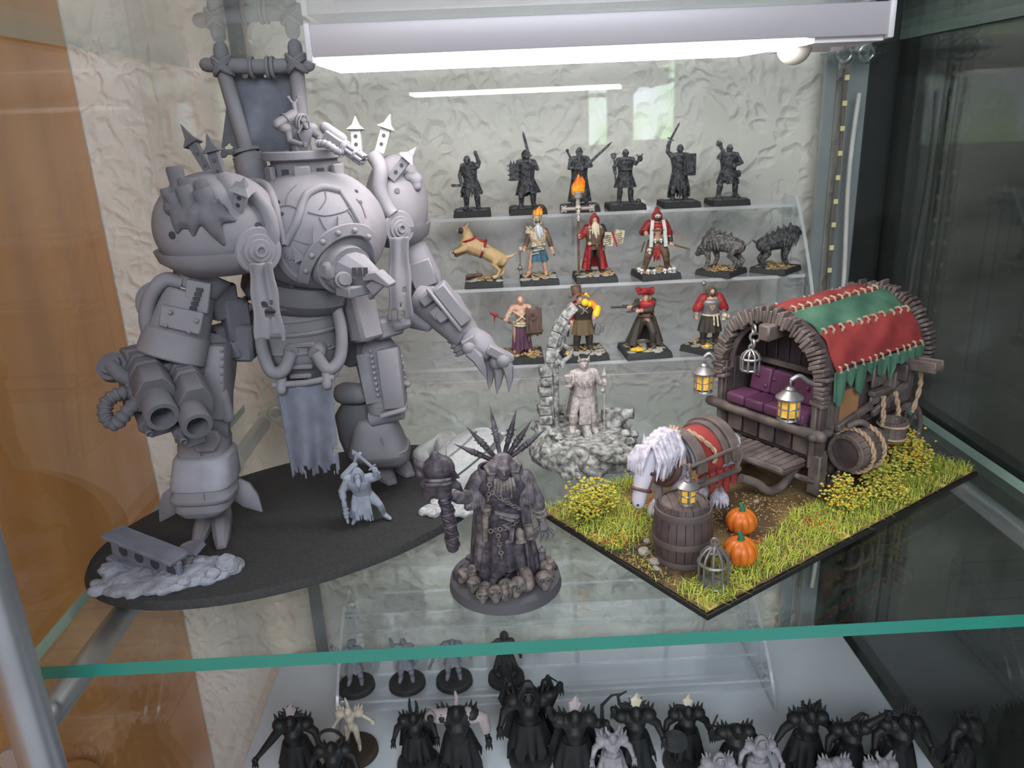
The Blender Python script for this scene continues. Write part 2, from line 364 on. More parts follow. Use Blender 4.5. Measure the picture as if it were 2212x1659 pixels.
# ------------------------------------------------------------------ acrylic step stands
acry = glass('clear_acrylic', tint=(.965, .975, .985), f0=.05, haze=.02)
acry_edge = glass('acrylic_edge', tint=(.9, .92, .95), f0=.2, rough=.1, haze=.35)
STEP = [(61.5, 5.8), (64.8, 11.63), (68.1, 17.17)]
def stand(x0, x1, base, steps, label):
    t = thing('acrylic_stand', ((x0 + x1) / 2, 64, base), label, 'display stand')
    ys = [s[0] for s in steps] + [71.3]
    for i, (y, z) in enumerate(steps):
        one('tread', lambda b: slab(b, x0, x1, y, ys[i + 1] + (.4 if i < 2 else 0), base + z - .28, base + z), [acry, acry_edge], t, smooth=0)
        low = base + (steps[i - 1][1] if i else z - 1.3)
        one('riser', lambda b: slab(b, x0, x1, y + .1, y + .3, low, base + z - .3), [acry, acry_edge], t, smooth=0)
    def side(x):
        pts = [(steps[0][0] - 1.4, .03), (71.3, .03), (71.3, steps[2][1] + .6), (steps[2][0] + .5, steps[2][1] + .6)]
        a = V((steps[2][0] + .5, steps[2][1] + .6)); c = V((steps[0][0] - 1.4, .03)); m = V((steps[0][0] + .6, steps[2][1] * .62))
        for k in range(1, 12): u = k / 12; q = a * (1 - u) ** 2 + m * 2 * u * (1 - u) + c * u * u; pts.append((q[0], q[1]))
        def f(b):
            b.prism(pts, (x, 0, base), (0, 1, 0), (0, 0, 1), .28)
            b.mi[:] = [0, 0] + [1] * (len(b.mi) - 2)
        return f
    for x in (x0 - .2, x1 + .2):
        one('side_panel', side(x), [acry, acry_edge], t, smooth=0)
        for y, z in steps:
            for dy in (1.2, 3.0):
                one('screw', lambda b: b.lathe((x - .5, y + dy, base + z - .9), (x + .6, y + dy, base + z - .9), [(0, .22), (.1, .4), (.35, .42), (.4, .2), (.6, .2), (.65, .42), (.9, .4), (1, .22)], 10), clipm, t)
    return t
stand(-15.5, 26.4, 0.0, STEP, 'clear acrylic three-step stand holding rows of small painted figures')
# ------------------------------------------------------------------ grey robot walker on its oval base
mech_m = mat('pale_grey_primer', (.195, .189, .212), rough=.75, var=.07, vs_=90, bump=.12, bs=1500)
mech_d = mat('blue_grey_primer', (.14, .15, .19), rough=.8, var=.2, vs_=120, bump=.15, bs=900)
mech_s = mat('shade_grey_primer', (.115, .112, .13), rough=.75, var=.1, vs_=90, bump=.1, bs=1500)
steel_d = mat('dark_joint_metal', (.06, .062, .075), rough=.45, metal=.3)
matte_black = mat('matte_black_base', (.028, .029, .03), rough=.75, var=.25, vs_=700, bump=.2, bs=1800)
def px(p, r): return r / ppu(p)
def hit(x, y, c, r, k=1.0):
    """first point of the pixel's sight line on an axis-aligned ellipsoid"""
    d = ray(x, y); o = EYE - V(c); R = [q * k for q in r]
    dd = V([d[i] / R[i] for i in range(3)]); oo = V([o[i] / R[i] for i in range(3)])
    a, b, e = dd.dot(dd), 2 * dd.dot(oo), oo.dot(oo) - 1; D = b * b - 4 * a * e
    t = (-b - math.sqrt(D)) / (2 * a) if D > 0 else -b / (2 * a)
    p = EYE + d * t; n = V([(p[i] - c[i]) / R[i] ** 2 for i in range(3)]).normalized()
    return p, n
oval = thing('oval_display_base', (-13, 47.5, 0), 'large flat black oval base under the grey robot', 'base')
OC = V((-13.2, 48.0)); OA, OB, OT = 13.9, 8.6, math.radians(33)
def oring(k, z): return [V((OC.x + OA * k * math.cos(a) * math.cos(OT) - OB * k * math.sin(a) * math.sin(OT), OC.y + OA * k * math.cos(a) * math.sin(OT) + OB * k * math.sin(a) * math.cos(OT), z)) for a in [2 * math.pi * i / 72 for i in range(72)]]
one('plinth', lambda b: b.loft([oring(1, 0), oring(1, .12), oring(.985, .5)]), matte_black, oval, smooth=30)
OZ = .5
rob = thing('walker_robot', (-13, 48, OZ), 'huge pale grey armoured walker robot with banner and twin guns', 'robot figure')
FW = V((.72, -.69, 0)).normalized(); RT = V((.69, .72, 0)).normalized(); UP = V((0, 0, 1))
MF = Matrix((RT, -FW, UP)).transposed()       # local: x = robot's left (picture right), -y = ahead
# --- abdomen
ab = MB(); pc = at(650, 735, 49.5)
def zy(y, Y=49.5): return at(650, y, Y).z
ab.lathe((pc.x, pc.y, zy(825)), (pc.x, pc.y, zy(640)), [(0, 1.3), (.06, 1.7), (.2, 2.2), (.38, 2.75), (.5, 2.85), (.62, 2.75), (.66, 2.85), (.86, 3.0), (.9, 2.8), (1, 2.6)], 32)
abd = ab.build('abdomen', mech_m, rob, smooth=35)
def band(b):
    for y, r in ((672, 3.02), (700, 2.98), (740, 2.9)): b.ring((pc.x, pc.y, zy(y)), (0, 0, 1), r - .1, .14, 32, 6)
one('plate_band', band, mech_m, abd)
def buckle(b):
    for y, w in ((745, 1.7), (792, 1.5), (812, 1.4)):
        p = at(650, y, 46.8); b.box(p, (w, .35, .32))
one('buckle', buckle, mech_m, abd, bevel=.08)
for dx in (-90, -60, 60, 88):
    p = at(650 + dx, 745, 47.4 + abs(dx) * .004); one('bolt', lambda b: b.ell(p, .12), mech_m, abd)
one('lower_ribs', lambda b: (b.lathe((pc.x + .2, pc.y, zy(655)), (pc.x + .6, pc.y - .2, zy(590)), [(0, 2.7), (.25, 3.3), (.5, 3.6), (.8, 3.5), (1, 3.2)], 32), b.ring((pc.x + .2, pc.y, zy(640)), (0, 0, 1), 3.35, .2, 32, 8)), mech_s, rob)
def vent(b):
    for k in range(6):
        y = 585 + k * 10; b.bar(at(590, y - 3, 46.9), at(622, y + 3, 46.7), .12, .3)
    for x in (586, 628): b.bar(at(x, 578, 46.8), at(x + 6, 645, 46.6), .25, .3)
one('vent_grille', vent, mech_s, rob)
def hose(name, pts, r, parent, m, n=10, ribs=0):
    def f(b):
        # smooth path
        q = [V(p) for p in pts]; path = []
        for i in range(len(q) - 1):
            p0, p1, p2, p3 = q[max(i - 1, 0)], q[i], q[i + 1], q[min(i + 2, len(q) - 1)]
            for k in range(6):
                t = k / 6; path.append(.5 * ((2 * p1) + (p2 - p0) * t + (2 * p0 - 5 * p1 + 4 * p2 - p3) * t * t + (3 * p1 - p0 - 3 * p2 + p3) * t ** 3))
        path.append(q[-1])
        if ribs:
            fine = []; L = len(path) - 1
            for k in range(ribs * 4 + 1):
                u = k / (ribs * 4) * L; i = min(int(u), L - 1); fine.append(path[i].lerp(path[i + 1], u - i))
            b.tube(fine, [r * (1.0 if k % 4 in (1, 2) else .8) for k in range(len(fine))], n)
        else: b.tube(path, r, n)
    return one(name, f, m, parent)
hose('hose', [at(560, 690, 47.6), at(566, 750, 46.6), at(585, 800, 46.2), at(612, 800, 46.1), at(628, 762, 46.6)], .40, rob, mech_m)
hose('hose', [at(728, 665, 47.8), at(738, 720, 47.2), at(734, 775, 46.8), at(708, 798, 46.4), at(682, 764, 46.6)], .38, rob, mech_m)
hose('hose', [at(735, 700, 47.3), at(745, 760, 47.0), at(722, 812, 46.6), at(700, 815, 46.4)], .16, rob, mech_m)
for p in (at(628, 764, 46.6), at(682, 766, 46.6)): one('hose_collar', lambda b: b.lathe(p, p + V((0, .9, .15)), [(0, .45), (.3, .58), (1, .58)], 14), mech_m, rob)
# --- hull
hc = at(682, 498, 49.0); hr = (4.35, 4.35, 3.75)
hull = one('hull', lambda b: b.ell(hc, hr, nu=48, nv=30), mech_m, rob)
def H(x, y, k=1.0): return hit(x, y, hc, hr, k)[0]
def strip(name, pts, w, th, k=1.02):
    def f(b):
        q = [hit(x, y, hc, hr, k) for x, y in pts]; rings = []
        for i, (p, n) in enumerate(q):
            t = (q[min(i + 1, len(q) - 1)][0] - q[max(i - 1, 0)][0]).normalized(); s = n.cross(t).normalized()
            rings.append([p + s * w / 2 - n * th * .6, p + s * w / 2 + n * th * .4, p - s * w / 2 + n * th * .4, p - s * w / 2 - n * th * .6])
        b.loft(rings)
    return one(name, f, mech_m, hull, bevel=.06)
def cr(pts, n=5):
    q = [V((*p, 0)) for p in pts]; out = []
    for i in range(len(q) - 1):
        p0, p1, p2, p3 = q[max(i - 1, 0)], q[i], q[i + 1], q[min(i + 2, len(q) - 1)]
        for k in range(n):
            t = k / n; r = .5 * ((2 * p1) + (p2 - p0) * t + (2 * p0 - 5 * p1 + 4 * p2 - p3) * t * t + (3 * p1 - p0 - 3 * p2 + p3) * t ** 3); out.append((r.x, r.y))
    return out + [pts[-1]]
arch = cr([(655, 607), (662, 575), (682, 540), (712, 512), (748, 497), (785, 500), (806, 525), (812, 560)])
strip('hull_trim', arch, .72, .5, 1.05)
strip('hull_trim', cr([(655, 607), (628, 590), (607, 560), (598, 530)]), .5, .4, 1.03)
for x, y in ((661, 585), (673, 552), (697, 523), (730, 504), (766, 498), (796, 512)):
    p, n = hit(x, y, hc, hr, 1.1); one('rivet', lambda b: b.ell(p, .17), mech_m, hull)
for x, y, tx, ty, w in ((650, 560, 634, 532, 26), (688, 520, 676, 486, 26), (740, 490, 728, 468, 30), (790, 492, 796, 470, 22)):
    def tooth(b):
        p, n = hit(x, y, hc, hr, 1.01); q = hit(tx, ty, hc, hr, 1.01)[0]; s = n.cross(q - p).normalized() * px(p, w / 2)
        b.add([p - s, p + s, q, p - s + n * .22, p + s + n * .22, q + n * .16], [(0, 2, 1), (3, 4, 5), (0, 1, 4, 3), (1, 2, 5, 4), (2, 0, 3, 5)])
    one('trim_spike', tooth, mech_m, hull, smooth=0)
def hpipe(pts, r, k=1.01): return hose('hull_pipe', [H(x, y, k) for x, y in pts], r, hull, mech_m, 10)
hpipe([(540, 392), (575, 402), (592, 440), (603, 490), (617, 527)], .27)
hpipe([(617, 527), (640, 480), (657, 430), (672, 414), (700, 405), (735, 412)], .24)
hpipe([(735, 412), (760, 450), (782, 490), (800, 505)], .14)
for pl in ([(603, 447), (625, 444), (645, 453)], [(665, 458), (703, 466), (748, 455), (756, 440)], [(770, 430), (782, 446), (790, 470)]):
    def seam(b): b.tube([H(x, y, 1.002) for x, y in cr(pl, 4)], .045, 6)
    one('panel_seam', seam, mech_s, hull)
for x, y in ((602, 437), (609, 462), (770, 413), (779, 437), (668, 424)):
    p, n = hit(x, y, hc, hr, 1.0); one('bolt_hole', lambda b: b.lathe(p - n * .1, p + n * .05, [(0, .13), (1, .11)], 10), steel_d if x != 668 else mech_m, hull)
for pl in ([(598, 470), (612, 500), (640, 520), (668, 528)], [(700, 405), (704, 430), (690, 452)], [(640, 400), (622, 420), (618, 445)], [(690, 470), (700, 490), (712, 505)], [(752, 456), (764, 475), (770, 490)]):
    one('panel_seam', lambda b: b.tube([H(x, y, 1.002) for x, y in cr(pl, 4)], .04, 6), mech_s, hull)
for k in range(9): one('rivet', lambda b: b.ell(H(612 + k * 7.5, 540 - (k - 3) ** 2 * 1.2 + 20, 1.005), .07), mech_m, hull)
# --- neck turret
tp = at(655, 330, 49.6)
tur = one('turret', lambda b: b.lathe(tp + V((0, 0, -2.0)), tp + V((0, 0, .25)), [(0, 2.5), (.12, 2.5), (.14, 2.0), (.72, 2.0), (.74, 2.45), (.95, 2.45), (.96, 2.0), (.90, 1.95), (.90, 1.5), (.93, 1.45), (.93, .3)], 40), mech_m, rob, smooth=35, bevel=.05)
for a in range(12):
    an = math.radians(a * 30 + 8); c = tp + V((2.25 * math.cos(an), 2.25 * math.sin(an), -1.15))
    M = Matrix.Rotation(an, 3, 'Z')
    if a % 2: one('slot_plate', lambda b: b.box(c, (.35, .95, .95), M), mech_m, tur, bevel=.08)
    else: one('view_slot', lambda b: b.box(c - M @ V((.22, 0, 0)), (.1, .45, .6), M), steel_d, tur, smooth=0)
# --- banner
def cyl(name, p, q, r, parent, m, n=14, **k): return one(name, lambda b: b.tube([p, q], r, n, **k), m, parent)
bY = 52.5
ban = one('banner', lambda b: b.sheet(lambda u, v: at(497 + 145 * u - 22 * v * (1 - u) + 2 * u, 158 + 190 * v - 6 * u, bY + .35 * math.sin(u * 9 + v * 2.5) * (.3 + v)), 26, 30,
      lambda u, v: not ((v < .06 and (abs(u - .22) < .04 or abs(u - .55) < .05)) or math.hypot(u - .10, (v - .84) * 1.3) < .045 or (v > .955 + .03 * math.sin(u * 37)))), mech_d, rob, solid=.16, sub=1)
cyl('banner_pole', at(482, 150, bY - .6), at(540, 352, 51.6), .46, ban, mech_m)
cyl('banner_pole', at(640, 140, bY - .4), at(655, 330, 51.6), .46, ban, mech_m)
one('crossbar', lambda b: b.tube([at(446, 140, bY - .6), at(560, 145, bY - .7), at(666, 140, bY - .4)], [.42, .46, .42], 14, rnd=True), mech_m, ban)
for x, y in ((482, 143), (641, 137)):
    def lash(b):
        c = at(x, y, bY - .6)
        for sg in (-1, 1):
            for k in (-.22, .22): b.ring(c + V((0, 0, k * .4)), V((sg * .75, 0, 1)), .66, .15, 18, 6)
        b.tube([c + V((0, 0, .2)), c + V((0, 0, .95))], .45, 12, rnd=True)
    one('rope_lashing', lash, mech_m, ban)
for x in (545, 580, 590):
    one('banner_loop', lambda b: b.ring(at(x, 146, bY - .65), (1, 0, 0), .56, .13, 18, 6), mech_m, ban)
def socket(b):
    p, q = at(540, 352, 51.6), at(530, 322, 51.7); b.lathe(p, q, [(0, .95), (.55, .95), (.56, .65), (.75, .65), (.76, .85), (1, .85)], 18); b.tube([p, p + V((.4, -.4, -2.4))], 1.0, 14)
one('pole_socket', socket, mech_m, ban)
# --- shoulders
def spike(base, tip, w, parent, m=None):
    p, q = V(base), V(tip); d = q - p; L = d.length; B = basis(d, (0, 1, 0))
    def f(b):
        s = p + d * .62; b.box((p + s) / 2, (w, w, (s - p).length), B)
        h = w * .92
        sc = [s + B @ V((x, y, 0)) for x, y in ((-h, -h), (h, -h), (h, h), (-h, h))]; mid = [s.lerp(q, .35) + B @ V((x, y, 0)) * .42 for x, y in ((-h, -h), (h, -h), (h, h), (-h, h))]
        b.loft([sc, mid, [q + B @ V((x, y, 0)) * .04 for x, y in ((-h, -h), (h, -h), (h, h), (-h, h))]])
    o = one('spike', f, m or mech_m, parent, smooth=0, bevel=.03)
    for t in (.22, .44):
        one('spike_hole', lambda b: b.lathe(p + d * t - B.col[1] * w * .46 * (1 if B.col[1].y > 0 else -1) * 1.0, p + d * t - B.col[1] * w * .56 * (1 if B.col[1].y > 0 else -1), [(0, w * .2), (1, w * .2)], 8), steel_d, parent)
    return o
def hub(c, ax, r, parent):
    ax = V(ax).normalized(); one('hub_disc', lambda b: b.lathe(V(c) - ax * .5, V(c) + ax * .75, [(0, r), (.7, r), (.78, r * .93), (.78, r * .7), (.86, r * .66), (.86, r * .5), (.93, r * .46), (.93, r * .28), (1.0, r * .26), (1.0, r * .16), (.9, r * .14)], 28), mech_m, parent, smooth=30)
def ragcloth(top, bot, w0, w1, ax, parent, holes, seed, m=mech_m):
    rnd = random.Random(seed); t, bt = V(top), V(bot); ax = V(ax).normalized(); nn = ax.cross(bt - t).normalized()
    j = [rnd.uniform(0, .16) for _ in range(12)]
    def fn(u, v): return t.lerp(bt, v) + ax * (u - .5) * (w0 + (w1 - w0) * v) * (1 + .06 * math.sin(v * 13 + seed)) + nn * (.16 * math.sin(u * 10 + 1) * (1 - .5 * v) + .1 * math.sin(v * 6))
    def keep(u, v):
        if v > 1 - j[int(u * 6)] * 1.0: return False
        return all(((u - a) * (w0 + w1) / 2) ** 2 + ((v - c) * (t - bt).length) ** 2 > q * q for a, c, q in holes)
    return one('hanging_rag', lambda b: b.sheet(fn, 14, 40, keep), m, parent, solid=.2, sub=1)
# picture-left shoulder
lc = at(472, 488, 45.6); lr = (3.55, 3.3, 3.05)
padL = one('shoulder_pad', lambda b: (b.ell(lc, lr, nu=44, nv=26, z0=-.66)), mech_m, rob)
def lring(k, z): return [lc + V((lr[0] * k * math.cos(a), lr[1] * k * math.sin(a), z)) for a in [2 * math.pi * i / 40 for i in range(40)]]
one('pad_rim', lambda b: b.loft([lring(.90, -1.25), lring(1.04, -1.15), lring(.98, -1.75), lring(.66, -2.55), lring(.55, -2.5)]), mech_m, padL, smooth=50)
def Lp(x, y, k=1.0): return hit(x, y, lc, lr, k)
hub(Lp(553, 540, .98)[0], (.62, -.78, 0), 1.33, padL)
hose('pad_strap', [Lp(x, y, 1.05)[0] for x, y in ((545, 420), (575, 455), (588, 500), (585, 540))], .42, padL, mech_m)
def ridge(b):
    b.tube([lc + V((-.9, 1.2, 2.1)), lc + V((.1, .2, 2.45)), lc + V((1.2, -1.0, 2.25)), lc + V((1.9, -1.9, 1.6))], [.6, .7, .7, .5], 16, rnd=True)
one('pad_ridge', ridge, mech_m, padL)
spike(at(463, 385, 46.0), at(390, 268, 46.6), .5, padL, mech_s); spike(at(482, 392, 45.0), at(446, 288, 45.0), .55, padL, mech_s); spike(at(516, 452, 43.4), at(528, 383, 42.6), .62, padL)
for x, y, x2, y2, r in ((392, 425, 378, 370, .42), (412, 432, 406, 392, .5), (436, 428, 432, 395, .36), (388, 458, 374, 424, .42), (418, 462, 400, 412, .45), (452, 452, 438, 416, .5), (374, 445, 362, 412, .36), (470, 470, 462, 438, .3)):
    p = Lp(x, y, .96)[0]; q = p + (at(x2, y2, 43.4) - at(x, y, 43.4)) * 1.2
    one('chimney', lambda b: b.lathe(p, q, [(0, r * 1.25), (.5, r), (.9, r * 1.08), (1, r * .95), (.98, r * .6), (.8, r * .55)], 12), mech_s, padL, smooth=40)
def chim(b):
    for pts in ([(420, 465), (418, 505)], [(445, 465), (468, 508)], [(390, 465), (384, 500)], [(465, 462), (505, 475)], [(455, 475), (482, 525)], [(400, 470), (400, 490)]):
        q = [Lp(x, y, 1.0)[0] for x, y in pts]; b.tube([q[0], q[0].lerp(q[1], .5) + V((0, -.12, 0)), q[1]], [.6, .36, .16], 10, rnd=True)
    for x, y in ((390, 452), (410, 455), (430, 455), (450, 455), (468, 458), (378, 448)): b.ell(Lp(x, y, .98)[0], (.62, .55, .5))
one('melted_crust', chim, mech_s, padL, remesh=.09, sm=3)
for x, y in ((558, 488), (490, 562), (372, 508)):
    p, n = Lp(x, y); one('bolt_hole', lambda b: b.lathe(p - n * .1, p + n * .06, [(0, .24), (1, .2)], 12), steel_d, padL)
ragcloth(at(562, 568, 42.2), at(585, 740, 42.0), 1.25, 1.65, (1, .25, 0), padL, ((.45, .52, .17), (.62, .62, .3), (.7, .5, .1)), 3)
# picture-right shoulder
rc = at(858, 440, 53.5); rr = (2.05, 2.9, 3.2)
padR = one('shoulder_pad', lambda b: b.ell(rc, rr, nu=40, nv=26, z0=-.75), mech_m, rob)
def rring(k, z): return [rc + V((rr[0] * k * math.cos(a), rr[1] * k * math.sin(a), z)) for a in [2 * math.pi * i / 40 for i in range(40)]]
one('pad_rim', lambda b: b.loft([rring(.8, -1.4), rring(1.06, -1.25), rring(.95, -2.1), rring(.6, -2.7), rring(.5, -2.6)]), mech_m, padR, smooth=50)
def Rp(x, y, k=1.0): return hit(x, y, rc, rr, k)
hub(Rp(856, 492, 1.0)[0], (.62, -.78, 0), 1.12, padR)
hose('pad_strap', [at(808, 338, 51.6), at(822, 365, 50.9), at(820, 410, 50.6), at(835, 448, 50.5), at(848, 465, 50.4)], .48, padR, mech_m)
spike(at(772, 330, 52.5), at(767, 250, 52.7), .62, padR, mat('white_primer', (.42, .45, .44), rough=.7)); spike(at(820, 330, 52.6), at(843, 246, 52.8), .62, padR, MATS['white_primer']); spike(at(845, 385, 51.2), at(900, 317, 51.0), .62, padR)
for x, y in ((840, 449), (892, 495), (858, 412)):
    p, n = Rp(x, y); one('bolt_hole', lambda b: b.lathe(p - n * .1, p + n * .06, [(0, .2), (1, .17)], 12), steel_d, padR)
one('skull_relief', lambda b: (b.ell(Rp(895, 388, 1.0)[0], (.55, .5, .5)), b.ell(Rp(900, 402, 1.0)[0], (.35, .4, .35)), b.ell(Rp(880, 382, 1.0)[0], .3)), mech_m, padR, remesh=.1)
ragcloth(at(862, 512, 49.2), at(866, 695, 48.8), 1.15, 1.6, (1, .2, 0), padR, ((.7, .62, .17), (.45, .8, .1)), 8)
# --- head
def headf(b):
    c = at(768, 585, 45.2); D = V((.80, -.50, -.32)).normalized(); B = basis(D)
    def sec(t, w, h, up=0): return [c + D * t + B.col[0] * (w * math.cos(a)) + B.col[1] * (h * math.sin(a) + up) for a in [2 * math.pi * i / 12 for i in range(12)]]
    b.loft([sec(-2.2, 1.0, .9), sec(-1.4, 1.35, 1.2), sec(-.3, 1.3, 1.15), sec(.7, .95, .85), sec(1.5, .6, .5, .1), sec(2.0, .28, .2, .15)])
head = one('head', headf, mech_m, rob, smooth=25, bevel=.05)
for x in (765, 777, 789): one('eye_slit', lambda b: b.bar(at(x, 578, 43.35 - (x - 777) * .012), at(x + 1, 597, 43.35 - (x - 777) * .012), .2, .25), steel_d, head, smooth=0)
one('brow_plate', lambda b: b.prism([(0, 0), (28, -6), (52, 18), (48, 24), (20, 10), (0, 14)], at(790, 590, 43.6), V((1, -.4, 0)) * .03, V((0, 0, -1)) * .03, .9), mech_m, head, bevel=.06)
one('jaw', lambda b: (b.bar(at(800, 628, 43.6), at(826, 600, 43.2), .35, .8), b.box(at(770, 625, 44.4), (2.0, 1.3, .6), MF), b.bar(at(800, 645, 44), at(812, 618, 43.6), .4, .3)), mech_m, head, bevel=.08)
one('cheek_box', lambda b: b.box(at(716, 583, 44.7), (1.2, 1.0, 1.05), MF), mech_m, head, bevel=.2)
one('cheek_knob', lambda b: b.lathe(at(738, 607, 44.3), at(745, 603, 43.4), [(0, .48), (.6, .48), (.65, .36), (1, .34), (1, .2)], 16), mech_m, head)
one('neck_guard', lambda b: b.lathe(at(712, 560, 46.8), at(770, 592, 44.6), [(0, 1.7), (.5, 1.65), (.52, 1.45), (.8, 1.4)], 24), mech_m, head)
# --- picture-left arm with the twin gun
pA = at(425, 610, 45.6); pB = at(375, 745, 44.2)
armL = one('gun_arm', lambda b: (b.tube([at(440, 585, 45.8), at(420, 630, 45.4)], [1.7, 1.3], 20), b.tube([at(410, 630, 45.2), at(385, 720, 44.5)], [1.45, 1.75], 20), b.tube([at(385, 715, 44.5), at(368, 775, 44.0)], [1.85, 1.95], 24)), mech_m, rob, smooth=35, bevel=.1)
one('arm_vent', lambda b: (b.box(at(428, 640, 43.9), (1.35, .4, 1.75), Matrix.Rotation(.25, 3, 'Y'))), mech_m, armL, bevel=.06)
for k in range(5): one('vent_slot', lambda b: b.bar(at(418 - k * 3.5 + 6, 625 + k * 10, 43.6), at(438 - k * 3.5, 627 + k * 10, 43.6), .14, .18), steel_d, armL, smooth=0)
one('rivet_plate', lambda b: b.box(at(392, 690, 42.9), (2.3, .35, 1.25), Matrix.Rotation(.28, 3, 'Y') @ Matrix.Rotation(-.1, 3, 'X')), mech_m, armL, bevel=.08)
for x, y in ((368, 675), (358, 703), (424, 693), (408, 716)): one('rivet', lambda b: b.ell(at(x, y, 42.65), .13), mech_m, armL)
one('arm_disc', lambda b: b.lathe(at(352, 655, 45.2), at(332, 662, 44.2), [(0, 1.35), (.6, 1.35), (.65, 1.1), (.9, 1.05), (.9, .5), (1, .45)], 24), mech_m, armL)
hose('hose', [at(392, 610, 44.5), at(355, 605, 44.2), at(325, 640, 43.9), at(316, 690, 43.8), at(328, 735, 43.9)], .42, armL, mech_m)
one('elbow_block', lambda b: (b.box(at(478, 650, 46.5), (1.6, 1.4, 2.1), MF), b.box(at(505, 690, 46.6), (1.3, 1.0, 2.6), MF), b.bar(at(500, 720, 46.7), at(525, 770, 46.4), 1.2, .7)), mech_s, armL, bevel=.15)
GD = (at(352, 898, 39.4) - at(312, 800, 43.2)).normalized()
def gunbody(b, x0, y0, Y0, w, h):
    c = at(x0, y0, Y0); B = basis(GD, (0, 0, 1))
    pr = [(-w, -h), (w, -h), (w, h * .2), (w * .5, h), (-w * .5, h), (-w, h * .2)]
    for k in range(5): b.prism([(q * (1.0 if k % 2 == 0 else .93), r * (1.0 if k % 2 == 0 else .93)) for q, r in pr], c + GD * (k * .42 - 1.9), B.col[0], B.col[1], .46)
    b.prism([(q * .98, r * .98) for q, r in pr], c + GD * .9, B.col[0], B.col[1], 1.7)
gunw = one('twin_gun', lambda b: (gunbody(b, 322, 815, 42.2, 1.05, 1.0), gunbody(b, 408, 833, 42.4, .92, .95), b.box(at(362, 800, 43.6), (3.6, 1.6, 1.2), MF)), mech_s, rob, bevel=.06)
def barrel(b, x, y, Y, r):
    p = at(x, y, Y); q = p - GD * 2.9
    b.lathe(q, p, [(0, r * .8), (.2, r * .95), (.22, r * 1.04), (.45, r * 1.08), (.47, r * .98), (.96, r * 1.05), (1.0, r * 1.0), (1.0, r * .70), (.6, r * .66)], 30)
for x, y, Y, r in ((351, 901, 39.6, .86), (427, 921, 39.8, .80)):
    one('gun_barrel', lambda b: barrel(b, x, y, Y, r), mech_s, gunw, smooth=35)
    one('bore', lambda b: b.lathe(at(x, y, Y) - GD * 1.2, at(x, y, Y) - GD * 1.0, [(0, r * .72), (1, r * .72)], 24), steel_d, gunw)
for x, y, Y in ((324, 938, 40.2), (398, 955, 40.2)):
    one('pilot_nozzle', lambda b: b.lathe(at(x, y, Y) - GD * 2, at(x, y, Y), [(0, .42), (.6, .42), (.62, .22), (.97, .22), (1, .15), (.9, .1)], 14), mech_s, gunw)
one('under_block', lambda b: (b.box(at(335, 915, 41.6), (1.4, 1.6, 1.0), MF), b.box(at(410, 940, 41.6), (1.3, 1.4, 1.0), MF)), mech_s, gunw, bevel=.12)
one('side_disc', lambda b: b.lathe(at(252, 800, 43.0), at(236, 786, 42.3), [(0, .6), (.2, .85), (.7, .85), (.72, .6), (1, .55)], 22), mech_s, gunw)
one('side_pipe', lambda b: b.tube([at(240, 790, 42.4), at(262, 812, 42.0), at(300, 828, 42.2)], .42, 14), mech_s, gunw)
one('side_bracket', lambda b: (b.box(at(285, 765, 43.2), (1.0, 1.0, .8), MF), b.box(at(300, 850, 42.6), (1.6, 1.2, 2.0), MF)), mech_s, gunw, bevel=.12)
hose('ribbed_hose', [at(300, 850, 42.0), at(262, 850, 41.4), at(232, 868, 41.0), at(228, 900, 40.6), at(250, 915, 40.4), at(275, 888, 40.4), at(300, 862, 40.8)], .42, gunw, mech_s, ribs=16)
# --- picture-right arm with claw hand
armR = one('claw_arm', lambda b: (b.tube([at(885, 540, 53.2), at(915, 600, 52.8), at(925, 640, 52.4)], [1.2, 1.25, 1.1], 18, rnd=True), b.tube([at(905, 640, 52.2), at(962, 672, 51.4), at(1010, 730, 50.8)], [1.25, 1.45, 1.0], 18)), mech_m, rob, smooth=35, bevel=.08)
one('elbow_plate', lambda b: b.box(at(912, 592, 51.6), (1.7, .5, 1.8), Matrix.Rotation(-.3, 3, 'Y')), mech_m, armR, bevel=.1)
def fore(b):
    d = at(1005, 712, 50) - at(940, 630, 50); B = basis(d, (0, 1, 0))
    b.box(at(978, 655, 50.2), (.9, 1.6, 3.0), B); b.box(at(960, 668, 49.6), (.25, .9, 3.6), B)
    for t in (.25, .62): b.box(at(936, 672, 49.7).lerp(at(965, 690, 49.5), t), (.75, .4, .75), B)
    b.box(at(925, 642, 50.6), (1.1, 1.2, .7), B)
one('forearm_plate', fore, mech_m, armR, bevel=.1)
one('elbow_pad', lambda b: b.tube([at(893, 665, 52.2), at(900, 692, 51.6), at(922, 702, 51.2)], [.7, .75, .45], 14, rnd=True), mech_m, armR)
hose('wrist_bellows', [at(975, 715, 51.2), at(992, 745, 50.8), at(1002, 765, 50.6)], .62, armR, mech_m, ribs=5)
hand = one('claw_hand', lambda b: (b.tube([at(1008, 722, 50.6), at(1040, 745, 50.2), at(1062, 765, 50.0)], [.95, 1.15, .8], 16, flat=.75), b.box(at(1018, 745, 49.6), (1.0, .8, 1.2), Matrix.Rotation(-.5, 3, 'Y'))), mech_m, rob, smooth=35, bevel=.12)
def claw(name, pts, w, par):
    q = [V(p) for p in pts]
    def f(b):
        L = len(q); rings = []
        for i, p in enumerate(q):
            t = q[min(i + 1, L - 1)] - q[max(i - 1, 0)]; B = basis(t, (0, 1, 0)); k = w * (1 - (i / (L - 1)) ** 1.6) + .03
            rings.append([p + B @ V((x * k, y * k, 0)) for x, y in ((-.5, -.5), (.5, -.5), (.75, .1), (0, .6), (-.75, .1))])
        b.loft(rings)
    return one(name, f, mech_m, par, smooth=20, bevel=.03)
